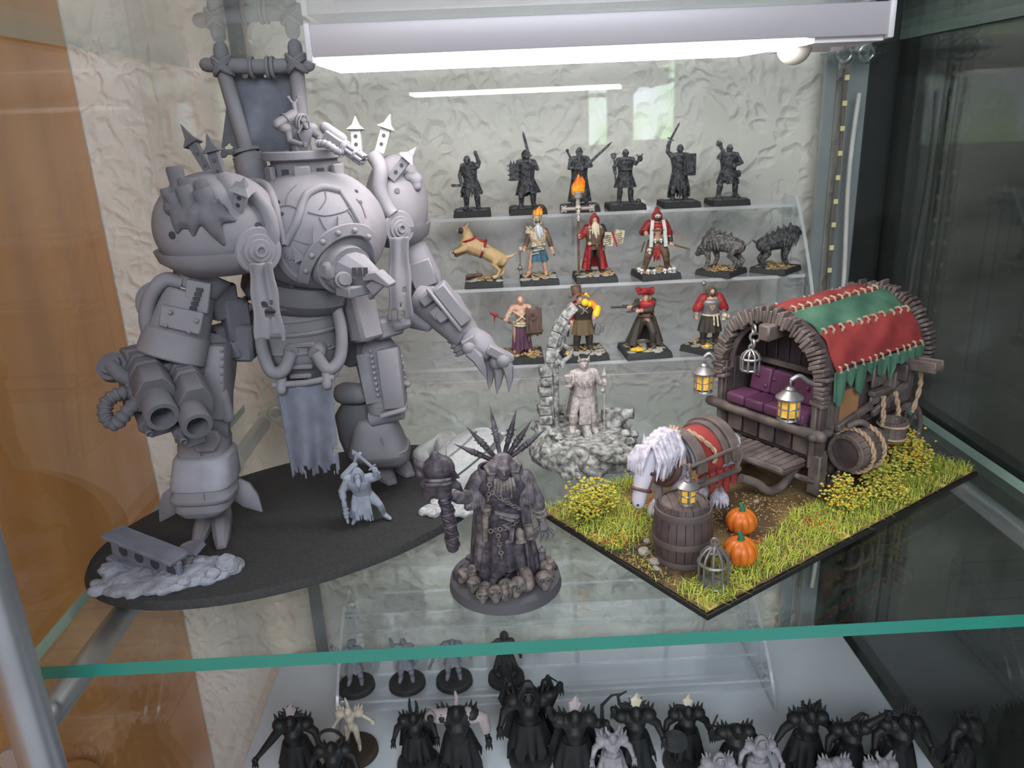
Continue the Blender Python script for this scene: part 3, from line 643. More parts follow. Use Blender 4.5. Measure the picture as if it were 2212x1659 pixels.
claw('claw', [at(1016, 758, 49.3), at(1032, 775, 49.1), at(1043, 798, 49.0), at(1052, 821, 49.0)], .62, hand)
claw('claw', [at(1055, 770, 50.4), at(1060, 800, 50.4), at(1058, 825, 50.3), at(1056, 842, 50.2)], .5, hand)
claw('claw', [at(1072, 775, 49.9), at(1078, 805, 49.8), at(1076, 830, 49.7), at(1073, 852, 49.7)], .55, hand)
claw('claw', [at(1085, 770, 49.2), at(1097, 795, 49.0), at(1101, 820, 48.9), at(1099, 848, 48.9)], .6, hand)
for x, y, Y in ((1052, 762, 50.2), (1073, 782, 49.7), (1088, 780, 49.1), (1014, 752, 49.4)): one('knuckle', lambda b: b.ell(at(x, y, Y), .5), mech_m, hand)
one('knuckle_plate', lambda b: b.box(at(1080, 765, 49.4), (1.9, .9, .7), Matrix.Rotation(.55, 3, 'Y')), mech_m, hand, bevel=.12)
# --- hips
one('hip_axle', lambda b: b.tube([at(520, 735, 48.4), at(770, 745, 50.6)], .75, 16), steel_d, rob)
one('hip_wheel', lambda b: b.lathe(at(745, 745, 50.2), at(772, 738, 50.8), [(0, 1.55), (.8, 1.55), (.82, 1.2), (1, 1.15), (1, .5)], 26), mech_s, rob)
one('hip_plate', lambda b: (b.box(at(518, 685, 47.0), (1.0, 1.2, 2.2), MF), b.bar(at(523, 700, 46.6), at(530, 778, 46.6), 1.1, 1.3), b.box(at(490, 720, 47.0), (1.8, 1.4, 1.2), MF)), mech_s, rob, bevel=.2)
one('hip_plate', lambda b: (b.bar(at(768, 630, 48.6), at(795, 735, 48.0), 1.7, 1.6), b.box(at(835, 705, 49.4), (2.2, 1.2, 1.3), MF), b.bar(at(862, 690, 49.6), at(868, 712, 49.4), 1.3, 1.0)), mech_m, rob, bevel=.2)
# --- legs
legL = one('leg', lambda b: b.tube([at(462, 718, 46.8), at(455, 745, 46.6), at(447, 800, 46.4), at(445, 890, 46.2)], [1.0, 1.6, 1.7, 1.45], 22), mech_m, rob, smooth=40)
def greave(b): b.bar(at(470, 740, 45.6), at(468, 900, 45.0), 2.0, 1.5)
one('thigh_plate', greave, mech_m, legL, bevel=.25, seg=2)
for k in range(8): one('rivet', lambda b: b.ell(at(478, 757 + k * 17, 44.4 - k * .01), .1), mech_m, legL)
one('knee_joint', lambda b: (b.tube([at(395, 905, 45.4), at(495, 905, 46.0)], 1.25, 18), b.tube([at(480, 850, 44.6), at(492, 900, 44.6)], .4, 10, rnd=True)), mech_m, legL, bevel=.1)
def boot(b, pts):   # rings given as (px, py, Y, half-width, half-depth)
    rings = []
    for x, y, Y, w, d in pts:
        c = at(x, y, Y); rings.append([c + V((w * math.copysign(abs(math.cos(a)) ** .55, math.cos(a)), d * math.copysign(abs(math.sin(a)) ** .55, math.sin(a)), 0)) for a in [2 * math.pi * i / 20 for i in range(20)]])
    b.loft(rings)
shL = one('shin_armour', lambda b: boot(b, ((440, 915, 45.6, 1.2, 1.2), (443, 950, 45.5, 1.5, 1.4), (443, 970, 45.4, 1.5, 1.4), (444, 1030, 45.1, 1.75, 1.65), (445, 1048, 45.1, 1.85, 1.75), (445, 1056, 45.1, 1.98, 1.9), (446, 1064, 45.1, 1.95, 1.85), (446, 1068, 45.1, 1.7, 1.65), (446, 1085, 45.0, 1.75, 1.6), (446, 1100, 45.0, 1.3, 1.3))), mech_m, legL, smooth=28, bevel=.05)
one('kneecap', lambda b: b.prism([(-1.0, 0), (-.75, .55), (.75, .55), (1.0, 0), (.55, -.75), (-.55, -.75)], at(443, 950, 43.85), (1, 0, 0), (0, .15, 1), .35), mech_m, shL, bevel=.1)
one('shin_guard', lambda b: boot(b, ((443, 972, 45.3, 1.62, 1.5), (444, 978, 45.3, 1.75, 1.6), (445, 1030, 45.1, 1.95, 1.82), (445, 1040, 45.1, 1.9, 1.78))), mat('pale_lilac_primer', (.27, .272, .315), rough=.75, var=.12, vs_=150), shL, smooth=28, bevel=.1)
one('seam_groove', lambda b: (b.bar(at(433, 962, 43.9), at(434, 985, 43.6), .08, .1), b.bar(at(440, 1066, 42.5), at(441, 1082, 42.3), .08, .1)), steel_d, shL, smooth=0)
def toe(name, base, tip, w, h, par):
    p, q = V(base), V(tip); d = q - p; B = basis(d, (0, 0, 1)); rings = []
    for t, kw, kh in ((0, .9, 1.0), (.3, 1.0, 1.0), (.65, .85, .75), (.95, .55, .4), (1.0, .4, .28)):
        c = p + d * t; W, Hh = w * kw, h * kh
        rings.append([c + B.col[0] * x + UP * y for x, y in ((-W, -h * .1 * kh), (-W * .95, Hh * .5), (-W * .45, Hh), (W * .45, Hh), (W * .95, Hh * .5), (W, -h * .1 * kh))])
    return one(name, lambda b: b.loft(rings), mech_m, par, smooth=15, bevel=.04)
def gz(x, y): return onz(x, y, OZ + .05)
toe('toe', gz(430, 1130) + V((.3, 1.6, .1)), gz(424, 1182), .62, .95, shL); toe('toe', gz(474, 1130) + V((-.3, 1.6, .1)), gz(478, 1186), .66, 1.0, shL)
def sclaw(base, tip, w, par):
    p, q = V(base), V(tip); d = q - p; B = basis(d, (0, 0, 1))
    rings = [[p + d * t + B.col[0] * (k * w * .4 * math.cos(a)) + B.col[1] * (k * w * math.sin(a)) for a in [2 * math.pi * i / 10 for i in range(10)]] for t, k in ((0, .7), (.25, 1), (.6, .8), (1, .08))]
    return one('side_claw', lambda b: b.loft(rings), mech_m, par, smooth=30)
sclaw(at(383, 1062, 45.4), at(346, 1126, 45.6), .75, shL); sclaw(at(505, 1045, 45.8), at(566, 1105, 45.8), .85, shL)
legR = one('leg', lambda b: b.tube([at(800, 735, 50.5), at(812, 760, 50.4), at(828, 820, 50.2), at(838, 885, 50.0)], [1.2, 1.5, 1.55, 1.35], 22), mech_m, rob, smooth=40)
one('thigh_plate', lambda b: (b.bar(at(838, 752, 49.2), at(855, 878, 48.8), 1.5, 1.4), b.bar(at(790, 760, 49.6), at(812, 868, 49.2), 1.2, 1.2), b.bar(at(850, 880, 48.7), at(853, 888, 48.7), 1.8, 1.8)), mech_m, legR, bevel=.2, seg=2)
for k in range(9): one('rivet', lambda b: b.ell(at(800 + k * 2.0, 758 + k * 12, 48.55 - k * .03), .12), mech_m, legR)
for k in range(7): one('rivet', lambda b: b.ell(at(868 + k * 2.2, 770 + k * 15, 48.5 - k * .03), .07), mech_m, legR)
one('knee_joint', lambda b: (b.tube([at(745, 850, 50.8), at(780, 850, 50.2)], [.8, .7], 14, rnd=True), b.tube([at(780, 845, 50.0), at(806, 850, 49.4)], .32, 12), b.tube([at(850, 828, 49.8), at(880, 830, 49.4)], .24, 10, rnd=True), b.tube([at(800, 905, 49.6), at(870, 888, 49.4)], .55, 12)), mech_m, legR, bevel=.05)
one('heel_boot', lambda b: boot(b, ((772, 865, 51.2, 1.0, 1.1), (766, 890, 51.2, 1.3, 1.3), (772, 940, 51.4, 1.2, 1.2), (785, 990, 51.6, 1.0, 1.0))), mech_s, legR, smooth=45)
shR = one('shin_armour', lambda b: boot(b, ((815, 898, 50.6, 1.3, 1.2), (812, 920, 50.7, 1.55, 1.4), (818, 970, 51.0, 2.1, 1.8), (822, 978, 51.3, 2.1, 1.8), (826, 984, 51.4, 1.9, 1.6), (832, 998, 51.8, 1.35, 1.2))), mech_m, legR, smooth=45, bevel=.05)
one('seam_groove', lambda b: b.bar(at(822, 945, 49.1), at(824, 962, 48.9), .08, .1), steel_d, shR, smooth=0)
one('toe_guard', lambda b: boot(b, ((824, 962, 50.9, 1.95, 1.65), (832, 980, 51.2, 1.8, 1.6), (840, 994, 51.5, 1.45, 1.35))), mech_m, shR, smooth=30, bevel=.08)
toe('toe', gz(815, 1020) + V((0, .5, .1)), gz(849, 1047), .72, 1.0, shR); toe('toe', gz(850, 1000) + V((0, .3, .1)), gz(888, 1030), .72, 1.0, shR)
sclaw(at(855, 950, 52.4), at(882, 967, 52.2), .55, shR); sclaw(at(765, 940, 52.6), at(748, 985, 52.8), .5, shR)
# --- loincloth
loin = one('loincloth', lambda b: b.sheet(lambda u, v: at(597 + 120 * u + v * (36 - 18 * u) , 832 - 8 * u + 205 * v, 46.3 - .5 * v + .32 * math.sin(u * 11 + v * 1.5) * (.4 + v * .8)), 30, 44,
      lambda u, v: v < .93 + .07 * math.sin(u * 23 + 1) * math.sin(u * 51) and all(math.hypot((u - a) * 1.0, (v - c) * 1.7) > q for a, c, q in ((.3, .88, .045), (.62, .93, .06), (.88, .9, .06), (.95, .72, .06), (.75, .97, .05), (.15, .95, .05)))), mech_d, rob, solid=.17, sub=1)
one('cloth_rod', lambda b: b.tube([at(590, 832, 46.2), at(660, 827, 46.0), at(722, 815, 46.2)], .2, 12), mech_m, loin)
for x, y in ((608, 830), (706, 819)): one('cloth_clasp', lambda b: (b.tube([at(x, y - 14, 46.4), at(x, y + 12, 46.0)], .33, 10, rnd=True)), mech_m, loin)
# ------------------------------------------------------------------ things standing on the oval base
rub = thing('rubble_heap', gz(360, 1250), 'pale grey rubble heap with a bent steel girder lying across', 'rubble')
rub_m = mat('pale_rubble', (.25, .265, .31), rough=.85, var=.25, vs_=160, bump=.6, bs=500)
def heap(b):
    rnd = random.Random(4); c = gz(360, 1245)
    for k in range(110):
        a = rnd.uniform(0, 6.28); r = math.sqrt(rnd.random()); p = c + V((r * 4.0 * math.cos(a), r * 1.6 * math.sin(a) + r * math.cos(a) * .6, 0)); b.rock(p + V((0, 0, .05 + (1 - r) * .25)), rnd.uniform(.36, .6), k, 8, .6)
    b.loft([[c + V((4.1 * q * math.cos(t), 1.7 * q * math.sin(t) + math.cos(t) * .6 * q, z)) for t in [2 * math.pi * i / 24 for i in range(24)]] for q, z in ((1, -.1), (.95, .12), (.6, .3))])
    b.rock(gz(235, 1238) + V((.2, 0, .2)), .8, 77); b.rock(gz(265, 1262) + V((0, 0, .1)), .6, 78)
one('gravel_mound', heap, rub_m, rub, remesh=.09, sm=0)
for x, y, r, sd in ((432, 1222, .5, 1), (492, 1232, .8, 2), (462, 1250, .48, 3), (398, 1266, .42, 4), (400, 1236, .42, 5)):
    one('stone', lambda b: b.rock(gz(x, y) + V((0, 0, .2 + r * .25)), r, sd, 8), rub_m, rub, smooth=20, bevel=.05)
GP0, GP1 = onz(243, 1176, 1.75), onz(392, 1236, 1.15)
GDD = GP1 - GP0; GN = V((-GDD.y, GDD.x, 0)).normalized(); GN = GN if GN.y > 0 else -GN
def girder(b):
    for z in (.8, -.65): b.bar(GP0 + V((0, 0, z)) + GN * .1, GP1 + V((0, 0, z)) + GN * .1, 1.5, .28, hint=GN.cross(GDD))
    b.bar(GP0, GP1, 1.35, .3, hint=GN)
one('girder', girder, mech_d, rub, smooth=0, bevel=.06)
for k in range(4):
    c = GP0 + GDD * (.2 + .23 * k) - GN * .15
    one('web_hole', lambda b: b.lathe(c, c - GN * .06, [(0, .34), (1, .34)], 16), steel_d, rub)
one('bent_flange', lambda b: b.sheet(lambda u, v: onz(372 + 48 * u + 22 * v, 1206 - 10 * math.sin(u * 2.2) - 26 * v, 1.7 + .6 * u * u), 10, 4), mech_d, rub, solid=.3)
# ------------------------------------------------------------------ caravan diorama on its rectangular base
F0 = V((10.16, 34.1, 0)); E1 = V((.842, .539, 0)); E2 = V((-.539, .842, 0))
def W(a, b, z): return F0 + E1 * a + E2 * b + V((0, 0, z))
WM = Matrix((E1, E2, UP)).transposed()
GZ = .42
soil = mat('brown_soil', (.20, .13, .055), rough=.95, vs_=70, col2=(.10, .06, .03), mix=(.4, .62), bump=.7, bs=400)
dio = thing('diorama_base', W(13.5, 7.2, 0), 'rectangular scenic base covered in yellow-green grass and brown earth', 'scenic base')
one('board', lambda b: b.box(W(13.7, 7.2, .17), (27.4, 14.6, .34), WM), mat('black_board', (.012, .011, .010), rough=.6), dio, bevel=.03)
def ground(b):
    def fn(u, v):
        a, c = .1 + 27.2 * u, .05 + 14.3 * v; e = min(u, v, 1 - u, 1 - v); h = GZ - .01 + .04 * math.sin(a * 1.3) * math.sin(c * 1.1 + 1) * min(1, e * 8)
        return W(a, c, h)
    b.sheet(fn, 60, 34)
one('soil', ground, soil, dio, normals=False)
one('straw_edge', lambda b: b.sheet(lambda u, v: W(.12 + 27.1 * u, .08 + 1.1 * v, GZ - .03 + .05 * math.sin(u * 60)), 60, 3, lambda u, v: math.sin(u * 47) + math.sin(u * 113) > .2 + v), mat('straw_tuft', (.50, .37, .12), rough=.9, var=.3, vs_=300), dio, normals=False)
g1 = mat('grass_lime', (.48, .54, .06), rough=.7, var=.25, vs_=150); g2 = mat('grass_green', (.25, .38, .05), rough=.7, var=.25, vs_=150); g3 = mat('grass_straw', (.58, .50, .16), rough=.7, var=.2, vs_=150)
rg = random.Random(11)
def dens(a, b):
    d = 0
    if b < 3.6 - .02 * a + .7 * math.sin(a * .6): d = 1
    if a < 3.3 and b < 2.4: d = 1
    if a < 5.4 - .15 * abs(b - 10) and b > 7.4: d = 1
    if b > 12.6: d = .8
    if a < 4 and 2.4 < b < 7.4: d = .12
    if a > 22: d = max(d, .6)
    if math.hypot(a - 2.54, b - 4.35) < 1.8 or math.hypot(a - 2.2, b - 1.8) < .7: d = 0
    return d
blades = {0: ([], []), 1: ([], []), 2: ([], [])}
n = 0
while n < 13000:
    a, b = rg.uniform(.1, 27.2), rg.uniform(.1, 14.4)
    if rg.random() > dens(a, b): n += .15; continue
    n += 1
    k = rg.choices((0, 1, 2), (5, 3.2, 1.6))[0]; vs_, fs_ = blades[k]
    L = rg.uniform(.35, .95); an = rg.uniform(0, 6.28); le = rg.uniform(.25, 1.2); p = W(a, b, GZ - .1); d = V((math.cos(an), math.sin(an), 0)); s = V((-d.y, d.x, 0)) * rg.uniform(.016, .028)
    m_ = p + d * L * .35 * le + V((0, 0, L * .6)); t_ = p + d * L * le + V((0, 0, L * (.95 - .35 * le)))
    o = len(vs_); vs_ += [p - s, p + s, m_ - s * .8, m_ + s * .8, t_]; fs_ += [(o, o + 1, o + 3, o + 2), (o + 2, o + 3, o + 4)]
for k, (nm, mm) in enumerate((('grass', g1), ('grass', g2), ('grass', g3))):
    bb = MB(); bb.add(*blades[k]); g = bb.build(nm, mm, dio, smooth=0, normals=False); g['kind'] = 'stuff'
def flecks(m, cnt, spots, nm):
    bb = MB(); r = random.Random(hash(nm) % 7 if False else cnt)
    for _ in range(cnt):
        a0, b0, w = r.choice(spots); p = W(min(27, max(.2, a0 + r.gauss(0, w))), min(14.3, max(.2, b0 + r.gauss(0, w))), GZ + r.uniform(.0, .12) * (3.5 if nm == 'red_leaf_litter' else 1)); q = .04 + r.random() * .06
        bb.add([p + V((q, 0, 0)), p + V((-q, 0, 0)), p + V((0, q, 0)), p + V((0, -q, 0)), p + V((0, 0, q)), p - V((0, 0, q))], [(0, 2, 4), (2, 1, 4), (1, 3, 4), (3, 0, 4), (2, 0, 5), (1, 2, 5), (3, 1, 5), (0, 3, 5)])
    o = bb.build(nm, m, dio, smooth=0, normals=False); o['kind'] = 'stuff'
flecks(mat('red_leaf', (.55, .07, .02), rough=.7), 240, ((3.6, 12.2, .7), (12, 2.2, .8), (7, 3.2, .8), (1.0, 8.2, .6), (5.2, 10.5, .6)), 'red_leaf_litter')
flecks(mat('dark_litter', (.06, .05, .03), rough=.9), 500, ((1.2, 6.0, .8), (1.0, 4.4, .7), (.8, 7.4, .6)), 'dark_leaf_litter')
flecks(mat('tan_litter', (.36, .24, .10), rough=.9), 700, ((9, 6, 1.6), (12, 5.5, 1.4), (1.0, 5.5, .8), (8, 9, 1.4)), 'tan_leaf_litter')
for a, b, r in ((1.6, 6.3, .38), (2.2, 5.8, .22), (1.3, 5.1, .35), (10.2, 6.1, .28), (2.6, 7.1, .25), (11.8, 6.4, .2), (18.5, 2.3, .35), (.9, 4.6, .22)):
    one('pebble', lambda q: q.rock(W(a, b, GZ + r * .3), r, int(a * 31), 8), mat('pebble_grey', (.36, .33, .29), rough=.85, var=.2), dio, smooth=25)
# bushes
bl1 = mat('leaf_olive', (.42, .42, .07), rough=.7, var=.3, vs_=200); bl2 = mat('leaf_yellow', (.60, .40, .035), rough=.7, var=.2, vs_=200)
tw = mat('twig_brown', (.10, .07, .03), rough=.9)
def bush(a, b, R, Hh, cnt, sd, label, yel=.25):
    r = random.Random(sd); t = thing('flowering_bush', W(a, b, GZ - .1), label, 'bush', 'bushes on the grassy base'); c = W(a, b, GZ)
    tips = []
    def stems(q):
        for _ in range(26):
            an = r.uniform(0, 6.28); rr = R * math.sqrt(r.random()); h = Hh * r.uniform(.45, 1.0) * (1 - .35 * rr / R); p = c + V((rr * .4 * math.cos(an), rr * .4 * math.sin(an), -.1)); e = c + V((rr * math.cos(an), rr * math.sin(an), h))
            m_ = p.lerp(e, .55) + V((r.uniform(-.2, .2), r.uniform(-.2, .2), .1)); q.tube([p, m_, e], [.05, .04, .02], 5); tips.extend([(e, .0), (m_, .25)])
    one('stems', stems, tw, t)
    A = MB(); B = MB()
    for _ in range(cnt):
        e, lo = r.choice(tips); p = e + V((r.gauss(0, .26), r.gauss(0, .26), r.gauss(-.1, .28)))
        if p.z < GZ + .1: continue
        q = r.uniform(.07, .15); top = (p.z - GZ) / Hh; M = B if r.random() < yel * (.4 + top) else A
        M.add([p + V((q, 0, 0)), p + V((-q, 0, 0)), p + V((0, q, 0)), p + V((0, -q, 0)), p + V((0, 0, q * .8)), p - V((0, 0, q * .8))], [(0, 2, 4), (2, 1, 4), (1, 3, 4), (3, 0, 4), (2, 0, 5), (1, 2, 5), (3, 1, 5), (0, 3, 5)])
    for M, m in ((A, bl1), (B, bl2)): o = M.build('leaves', m, t, smooth=60, normals=False); o['kind'] = 'stuff'
bush(1.9, 11.6, 1.45, 3.0, 900, 1, 'rounded olive and yellow bush in front of the horse')
bush(15.2, 2.4, 1.2, 2.7, 650, 2, 'bush with tall yellow tips beside the wagon front wheel', .4)
bush(18.3, 1.8, 1.3, 2.2, 700, 3, 'low olive bush at the edge of the grass below the slung barrel', .15)
bush(20.2, 3.0, 1.5, 3.1, 850, 4, 'tall olive bush below the hanging bucket', .2)
bush(23.2, 2.8, 1.4, 3.2, 850, 5, 'yellow-tipped bush hiding the rear wagon wheel', .4)
# ---------------- wagon
dk = wood_mat('dark_wagon_wood', (.105, .075, .075), (.045, .032, .035), scale=120, st=(1, 1, 1), rough=.5)
dk2 = wood_mat('grey_brown_wood', (.17, .135, .125), (.07, .055, .05), scale=120, st=(1, 1, 1), rough=.55)
tan_w = wood_mat('tan_board', (.36, .19, .09), (.24, .12, .055), scale=80, st=(1, 1, .3), rough=.6)
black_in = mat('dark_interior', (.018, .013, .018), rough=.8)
redc = mat('red_canvas', (.34, .055, .05), rough=.55, vs_=90, col2=(.22, .03, .03), mix=(.35, .7), bump=.25, bs=160)
grnc = mat('green_canvas', (.09, .19, .125), rough=.6, vs_=90, col2=(.045, .12, .08), mix=(.35, .7), bump=.25, bs=160)
cord = mat('stitch_cord', (.36, .27, .19), rough=.7, var=.2)
purp = mat('purple_leather', (.10, .035, .075), rough=.42, var=.15)
rope = mat('rope_tan', (.38, .26, .17), rough=.8, var=.25, vs_=600)
metal = mat('pewter_metal', (.30, .29, .29), rough=.38, metal=.75, var=.15)
amber = mat('amber_pane', (.85, .48, .07), rough=.4, var=.3, vs_=300)
wag = thing('caravan_wagon', W(20.5, 8.5, GZ), 'wooden caravan wagon with red and green patched barrel roof', 'wagon')
A0, A1, B0, B1, ZS, RR = 15.2, 26.2, 4.5, 12.5, 8.1, 4.1
BM = (B0 + B1) / 2
def wb_(name, a, b, z, sz, m, par=wag, R=None, **k): return one(name, lambda q: q.box(W(a, b, z), sz, WM @ R if R is not None else WM), m, par, **({'bevel': .06} | k))
wb_('chassis', 20.7, BM, 3.7, (10.6, 7.2, 1.7), dk)
wb_('floor_deck', 20.7, BM, 4.75, (11.2, 8.0, .5), dk)
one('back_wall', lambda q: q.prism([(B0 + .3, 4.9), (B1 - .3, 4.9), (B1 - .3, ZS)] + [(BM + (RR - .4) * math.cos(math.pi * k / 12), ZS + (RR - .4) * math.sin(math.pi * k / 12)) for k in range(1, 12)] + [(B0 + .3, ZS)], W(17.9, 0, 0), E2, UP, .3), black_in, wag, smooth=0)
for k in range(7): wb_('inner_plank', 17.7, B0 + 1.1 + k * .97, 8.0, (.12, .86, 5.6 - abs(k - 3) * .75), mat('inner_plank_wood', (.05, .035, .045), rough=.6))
wb_('cross_rail', 17.3, BM, 8.2, (.35, 7.2, .42), dk2)
for b in (B0 + .15, B1 - .15):
    wb_('corner_post', A0, b, 5.4, (.8, .75, 5.8), dk); wb_('post_trim', A0 - .42, b + .05, 5.4, (.2, .35, 5.6), dk2)
one('front_beam', lambda q: q.tube([W(A0 - .55, B1 + .7, 5.05), W(A0 - .6, BM, 5.0), W(A0 - .55, B0 - .5, 5.05)], [.36, .33, .38], 12, rnd=True), dk2, wag)
one('side_log', lambda q: q.tube([W(A0 - .9, B0 - .1, 5.0), W(A0 + .6, B0 - .25, 5.0)], .3, 10, rnd=True), dk2, wag)
for k in range(5): wb_('front_panel_board', A0 - .05, B0 + 1.25 + k * 1.38, 4.0, (.18, 1.2, 1.5), dk if k % 2 else dk2)
# bench
bench = wb_('bench_seat', 15.6, BM - .1, 5.35, (1.5, 6.1, .5), dk)
for k in range(4): wb_('seat_cushion', 15.35, BM - 2.45 + k * 1.6 - .05, 5.85, (2.0, 1.55, .75), purp, bench, bevel=.2, seg=3)
tilt = Matrix.Rotation(.18, 3, 'Y')
for k in range(3):
    wb_('back_cushion', 16.55, BM - 1.75 + k * 1.72, 7.05, (.6, 1.68, 1.8), purp, bench, R=tilt, bevel=.2, seg=3)
for k in range(7):
    b_, z_ = BM - 2.2 + (k % 4) * 1.35 + (.6 if k > 3 else 0), 7.35 if k < 4 else 6.75
    one('button', lambda q: q.ell(W(16.2 + (z_ - 7) * .17, b_, z_), .15), purp, bench)
# roof: structural vault then canvas patches with stitching
def vault(q, a0, a1, t0, t1, r, seg=16, na=6, wob=.0, sd=0):
    rnd = random.Random(sd); ph = rnd.uniform(0, 6)
    q.sheet(lambda u, v: W(a0 + (a1 - a0) * u, BM - (r + wob * math.sin(u * 17 + ph) * math.sin(v * 7 + ph)) * math.cos(math.radians(t0 + (t1 - t0) * v + wob * 9 * math.sin(u * 13 + ph))), ZS + (r + wob * math.sin(u * 17 + ph) * math.sin(v * 7)) * math.sin(math.radians(t0 + (t1 - t0) * v + wob * 9 * math.sin(u * 13 + ph)))), na, seg)
roof = one('roof_vault', lambda q: vault(q, 15.0, 26.6, -8, 188, RR, 30, 6), dk, wag, solid=.22)
PATCH = ((redc, 14, 50), (grnc, 46, 84), (redc, 80, 124), (grnc, 120, 160), (redc, 157, 184))
for i, (m, t0, t1) in enumerate(PATCH):
    one('canvas_patch', lambda q: vault(q, 15.9, 25.8, t0, t1, RR + .24 + (.08 if i % 2 == 0 else 0), 10, 40, .13, i), m, roof, solid=.12)
def roofpt(a, t, r): return W(a, BM - r * math.cos(math.radians(t)), ZS + r * math.sin(math.radians(t)))
def stitch(a, t, da=0.0, dt=3.6):
    def f(q): q.tube([roofpt(a - da, t - dt, RR + .18), roofpt(a - da * .4, t - dt * .5, RR + .5), roofpt(a + da * .4, t + dt * .5, RR + .5), roofpt(a + da, t + dt, RR + .18)], .1, 6)
    return one('stitch', f, cord, roof)
for t, n_ in ((14, 13), (48, 11), (82, 12), (122, 10)):
    for k in range(n_): stitch(16.2 + k * 9.4 / (n_ - 1) + .1 * math.sin(k * 5), t + math.sin(k * 3.1) * 1.2)
for k in range(9):      # tattered green fringe along the near eave
    a = 16.3 + k * 1.15; L = (2.3, 1.2, 2.0, 1.0, 1.3, 1.8, .9, 1.5, 1.0)[k]
    def rag(q):
        def fn(u, v): return W(a - .62 + 1.24 * u * (1 - .35 * v), BM - (RR + .32) + .05 * math.sin(u * 6 + k) - .12 * v, ZS + 1.1 - L * v * (1 - .45 * abs(2 * u - 1) * (1 if k % 2 else .4)) - .1)
        q.sheet(fn, 8, 8)
    one('fringe_rag', rag, grnc, roof, solid=.12)
def rim(a, cnt, Rr, sd, depth):
    rnd = random.Random(sd)
    for k in range(cnt):
        t = -14 + 208 * k / (cnt - 1); r0 = Rr + rnd.uniform(-.14, .14); L = rnd.uniform(.7, 1.1)
        rad = (roofpt(a, t, 2) - roofpt(a, t, 1)).normalized(); tan_ = E1.cross(rad); Mx = Matrix((E1, tan_, rad)).transposed()
        Mx = Mx @ Matrix.Rotation(rnd.uniform(-.12, .12), 3, 'X')
        one('shingle', lambda q: q.box(roofpt(a + rnd.uniform(-.08, .08), t, r0), (depth, rnd.uniform(.22, .32), L), Mx, .88), dk2, roof, bevel=.05)
rim(14.85, 54, RR - .02, 5, .8); rim(26.75, 50, RR + .1, 6, 1.0)
one('arch_rib', lambda q: q.tube([roofpt(15.4, t, RR - .55) for t in range(-6, 190, 8)], .22, 8), dk2, wag)
# side: planks, tan board, shutter, rear shelf, ropes
for k in range(3): wb_('side_plank', 15.85 + k * .48, B0 - .02, 6.5, (.42, .3, 3.3 - .15 * k), dk2)
wb_('tan_board', 18.0, B0 + .0, 7.0, (2.1, .32, 3.4), tan_w); wb_('side_plank', 19.35, B0 + .0, 7.0, (.55, .3, 3.4), dk)
wb_('side_wall', 21.0, B0 + .35, 6.6, (10.6, .3, 3.6), dk); wb_('side_wall', 21.0, B1 - .35, 6.6, (10.6, .3, 3.6), dk)
for k in range(3): wb_('shutter_board', 20.5 + k * .62, B0 - .25, 7.75 + .03 * k, (.56, .2, 1.5), dk2)
wb_('shutter_ledge', 21.1, B0 - .35, 6.65, (2.0, .5, .35), dk2); wb_('shutter_board', 21.1, B0 - .25, 6.1, (1.8, .2, .7), dk2)
one('diagonal_brace', lambda q: (q.bar(W(16.6, B0 - .3, 5.1), W(20.2, B0 - .4, 5.9), .5, .35, hint=E2), q.bar(W(20.4, B0 - .4, 5.2), W(24.2, B0 - .45, 6.5), .5, .3, hint=E2)), dk2, wag, bevel=.06)
for k in range(2): one('shelf_board', lambda q: q.bar(W(23.9 + k * .9, B0 - .1, 8.0), W(23.9 + k * .9, B0 - 2.5, 8.15), .2, .8, hint=UP), dk2, wag, bevel=.06)
wb_('shelf_support', 23.6, B0 - .4, 7.5, (.4, .8, 1.2), dk)
for k in range(6): wb_('rear_plank', 22.3 + k * .62, B0 - .02, 6.6, (.55, .28, 3.3), dk2)
def ropef(pts, r=.17, name='rope', par=wag):
    q = [V(p) for p in pts]; path = []
    for i in range(len(q) - 1):
        p0, p1, p2, p3 = q[max(i - 1, 0)], q[i], q[i + 1], q[min(i + 2, len(q) - 1)]
        for k in range(8): t = k / 8; path.append(.5 * ((2 * p1) + (p2 - p0) * t + (2 * p0 - 5 * p1 + 4 * p2 - p3) * t * t + (3 * p1 - p0 - 3 * p2 + p3) * t ** 3))
    path.append(q[-1])
    def f(b):
        for s_ in (0, math.pi):
            pts2 = []
            for i, p in enumerate(path):
                B = basis(path[min(i + 1, len(path) - 1)] - path[max(i - 1, 0)]); an = i * .9 + s_; pts2.append(p + (B.col[0] * math.cos(an) + B.col[1] * math.sin(an)) * r * .5)
            b.tube(pts2, r * .6, 6)
    return one(name, f, rope, par)
ropef([W(25.6, B0 - .5, 7.4), W(25.4, B0 - .8, 6.2), W(24.6, B0 - .9, 4.4)])
ropef([W(21.2, B0 - .6, 6.3), W(20.9, B0 - .9, 5.2), W(20.8, B0 - 1.0, 4.4)]); ropef([W(22.6, B0 - .6, 6.3), W(22.7, B0 - .9, 5.2), W(22.6, B0 - 1.0, 4.4)])
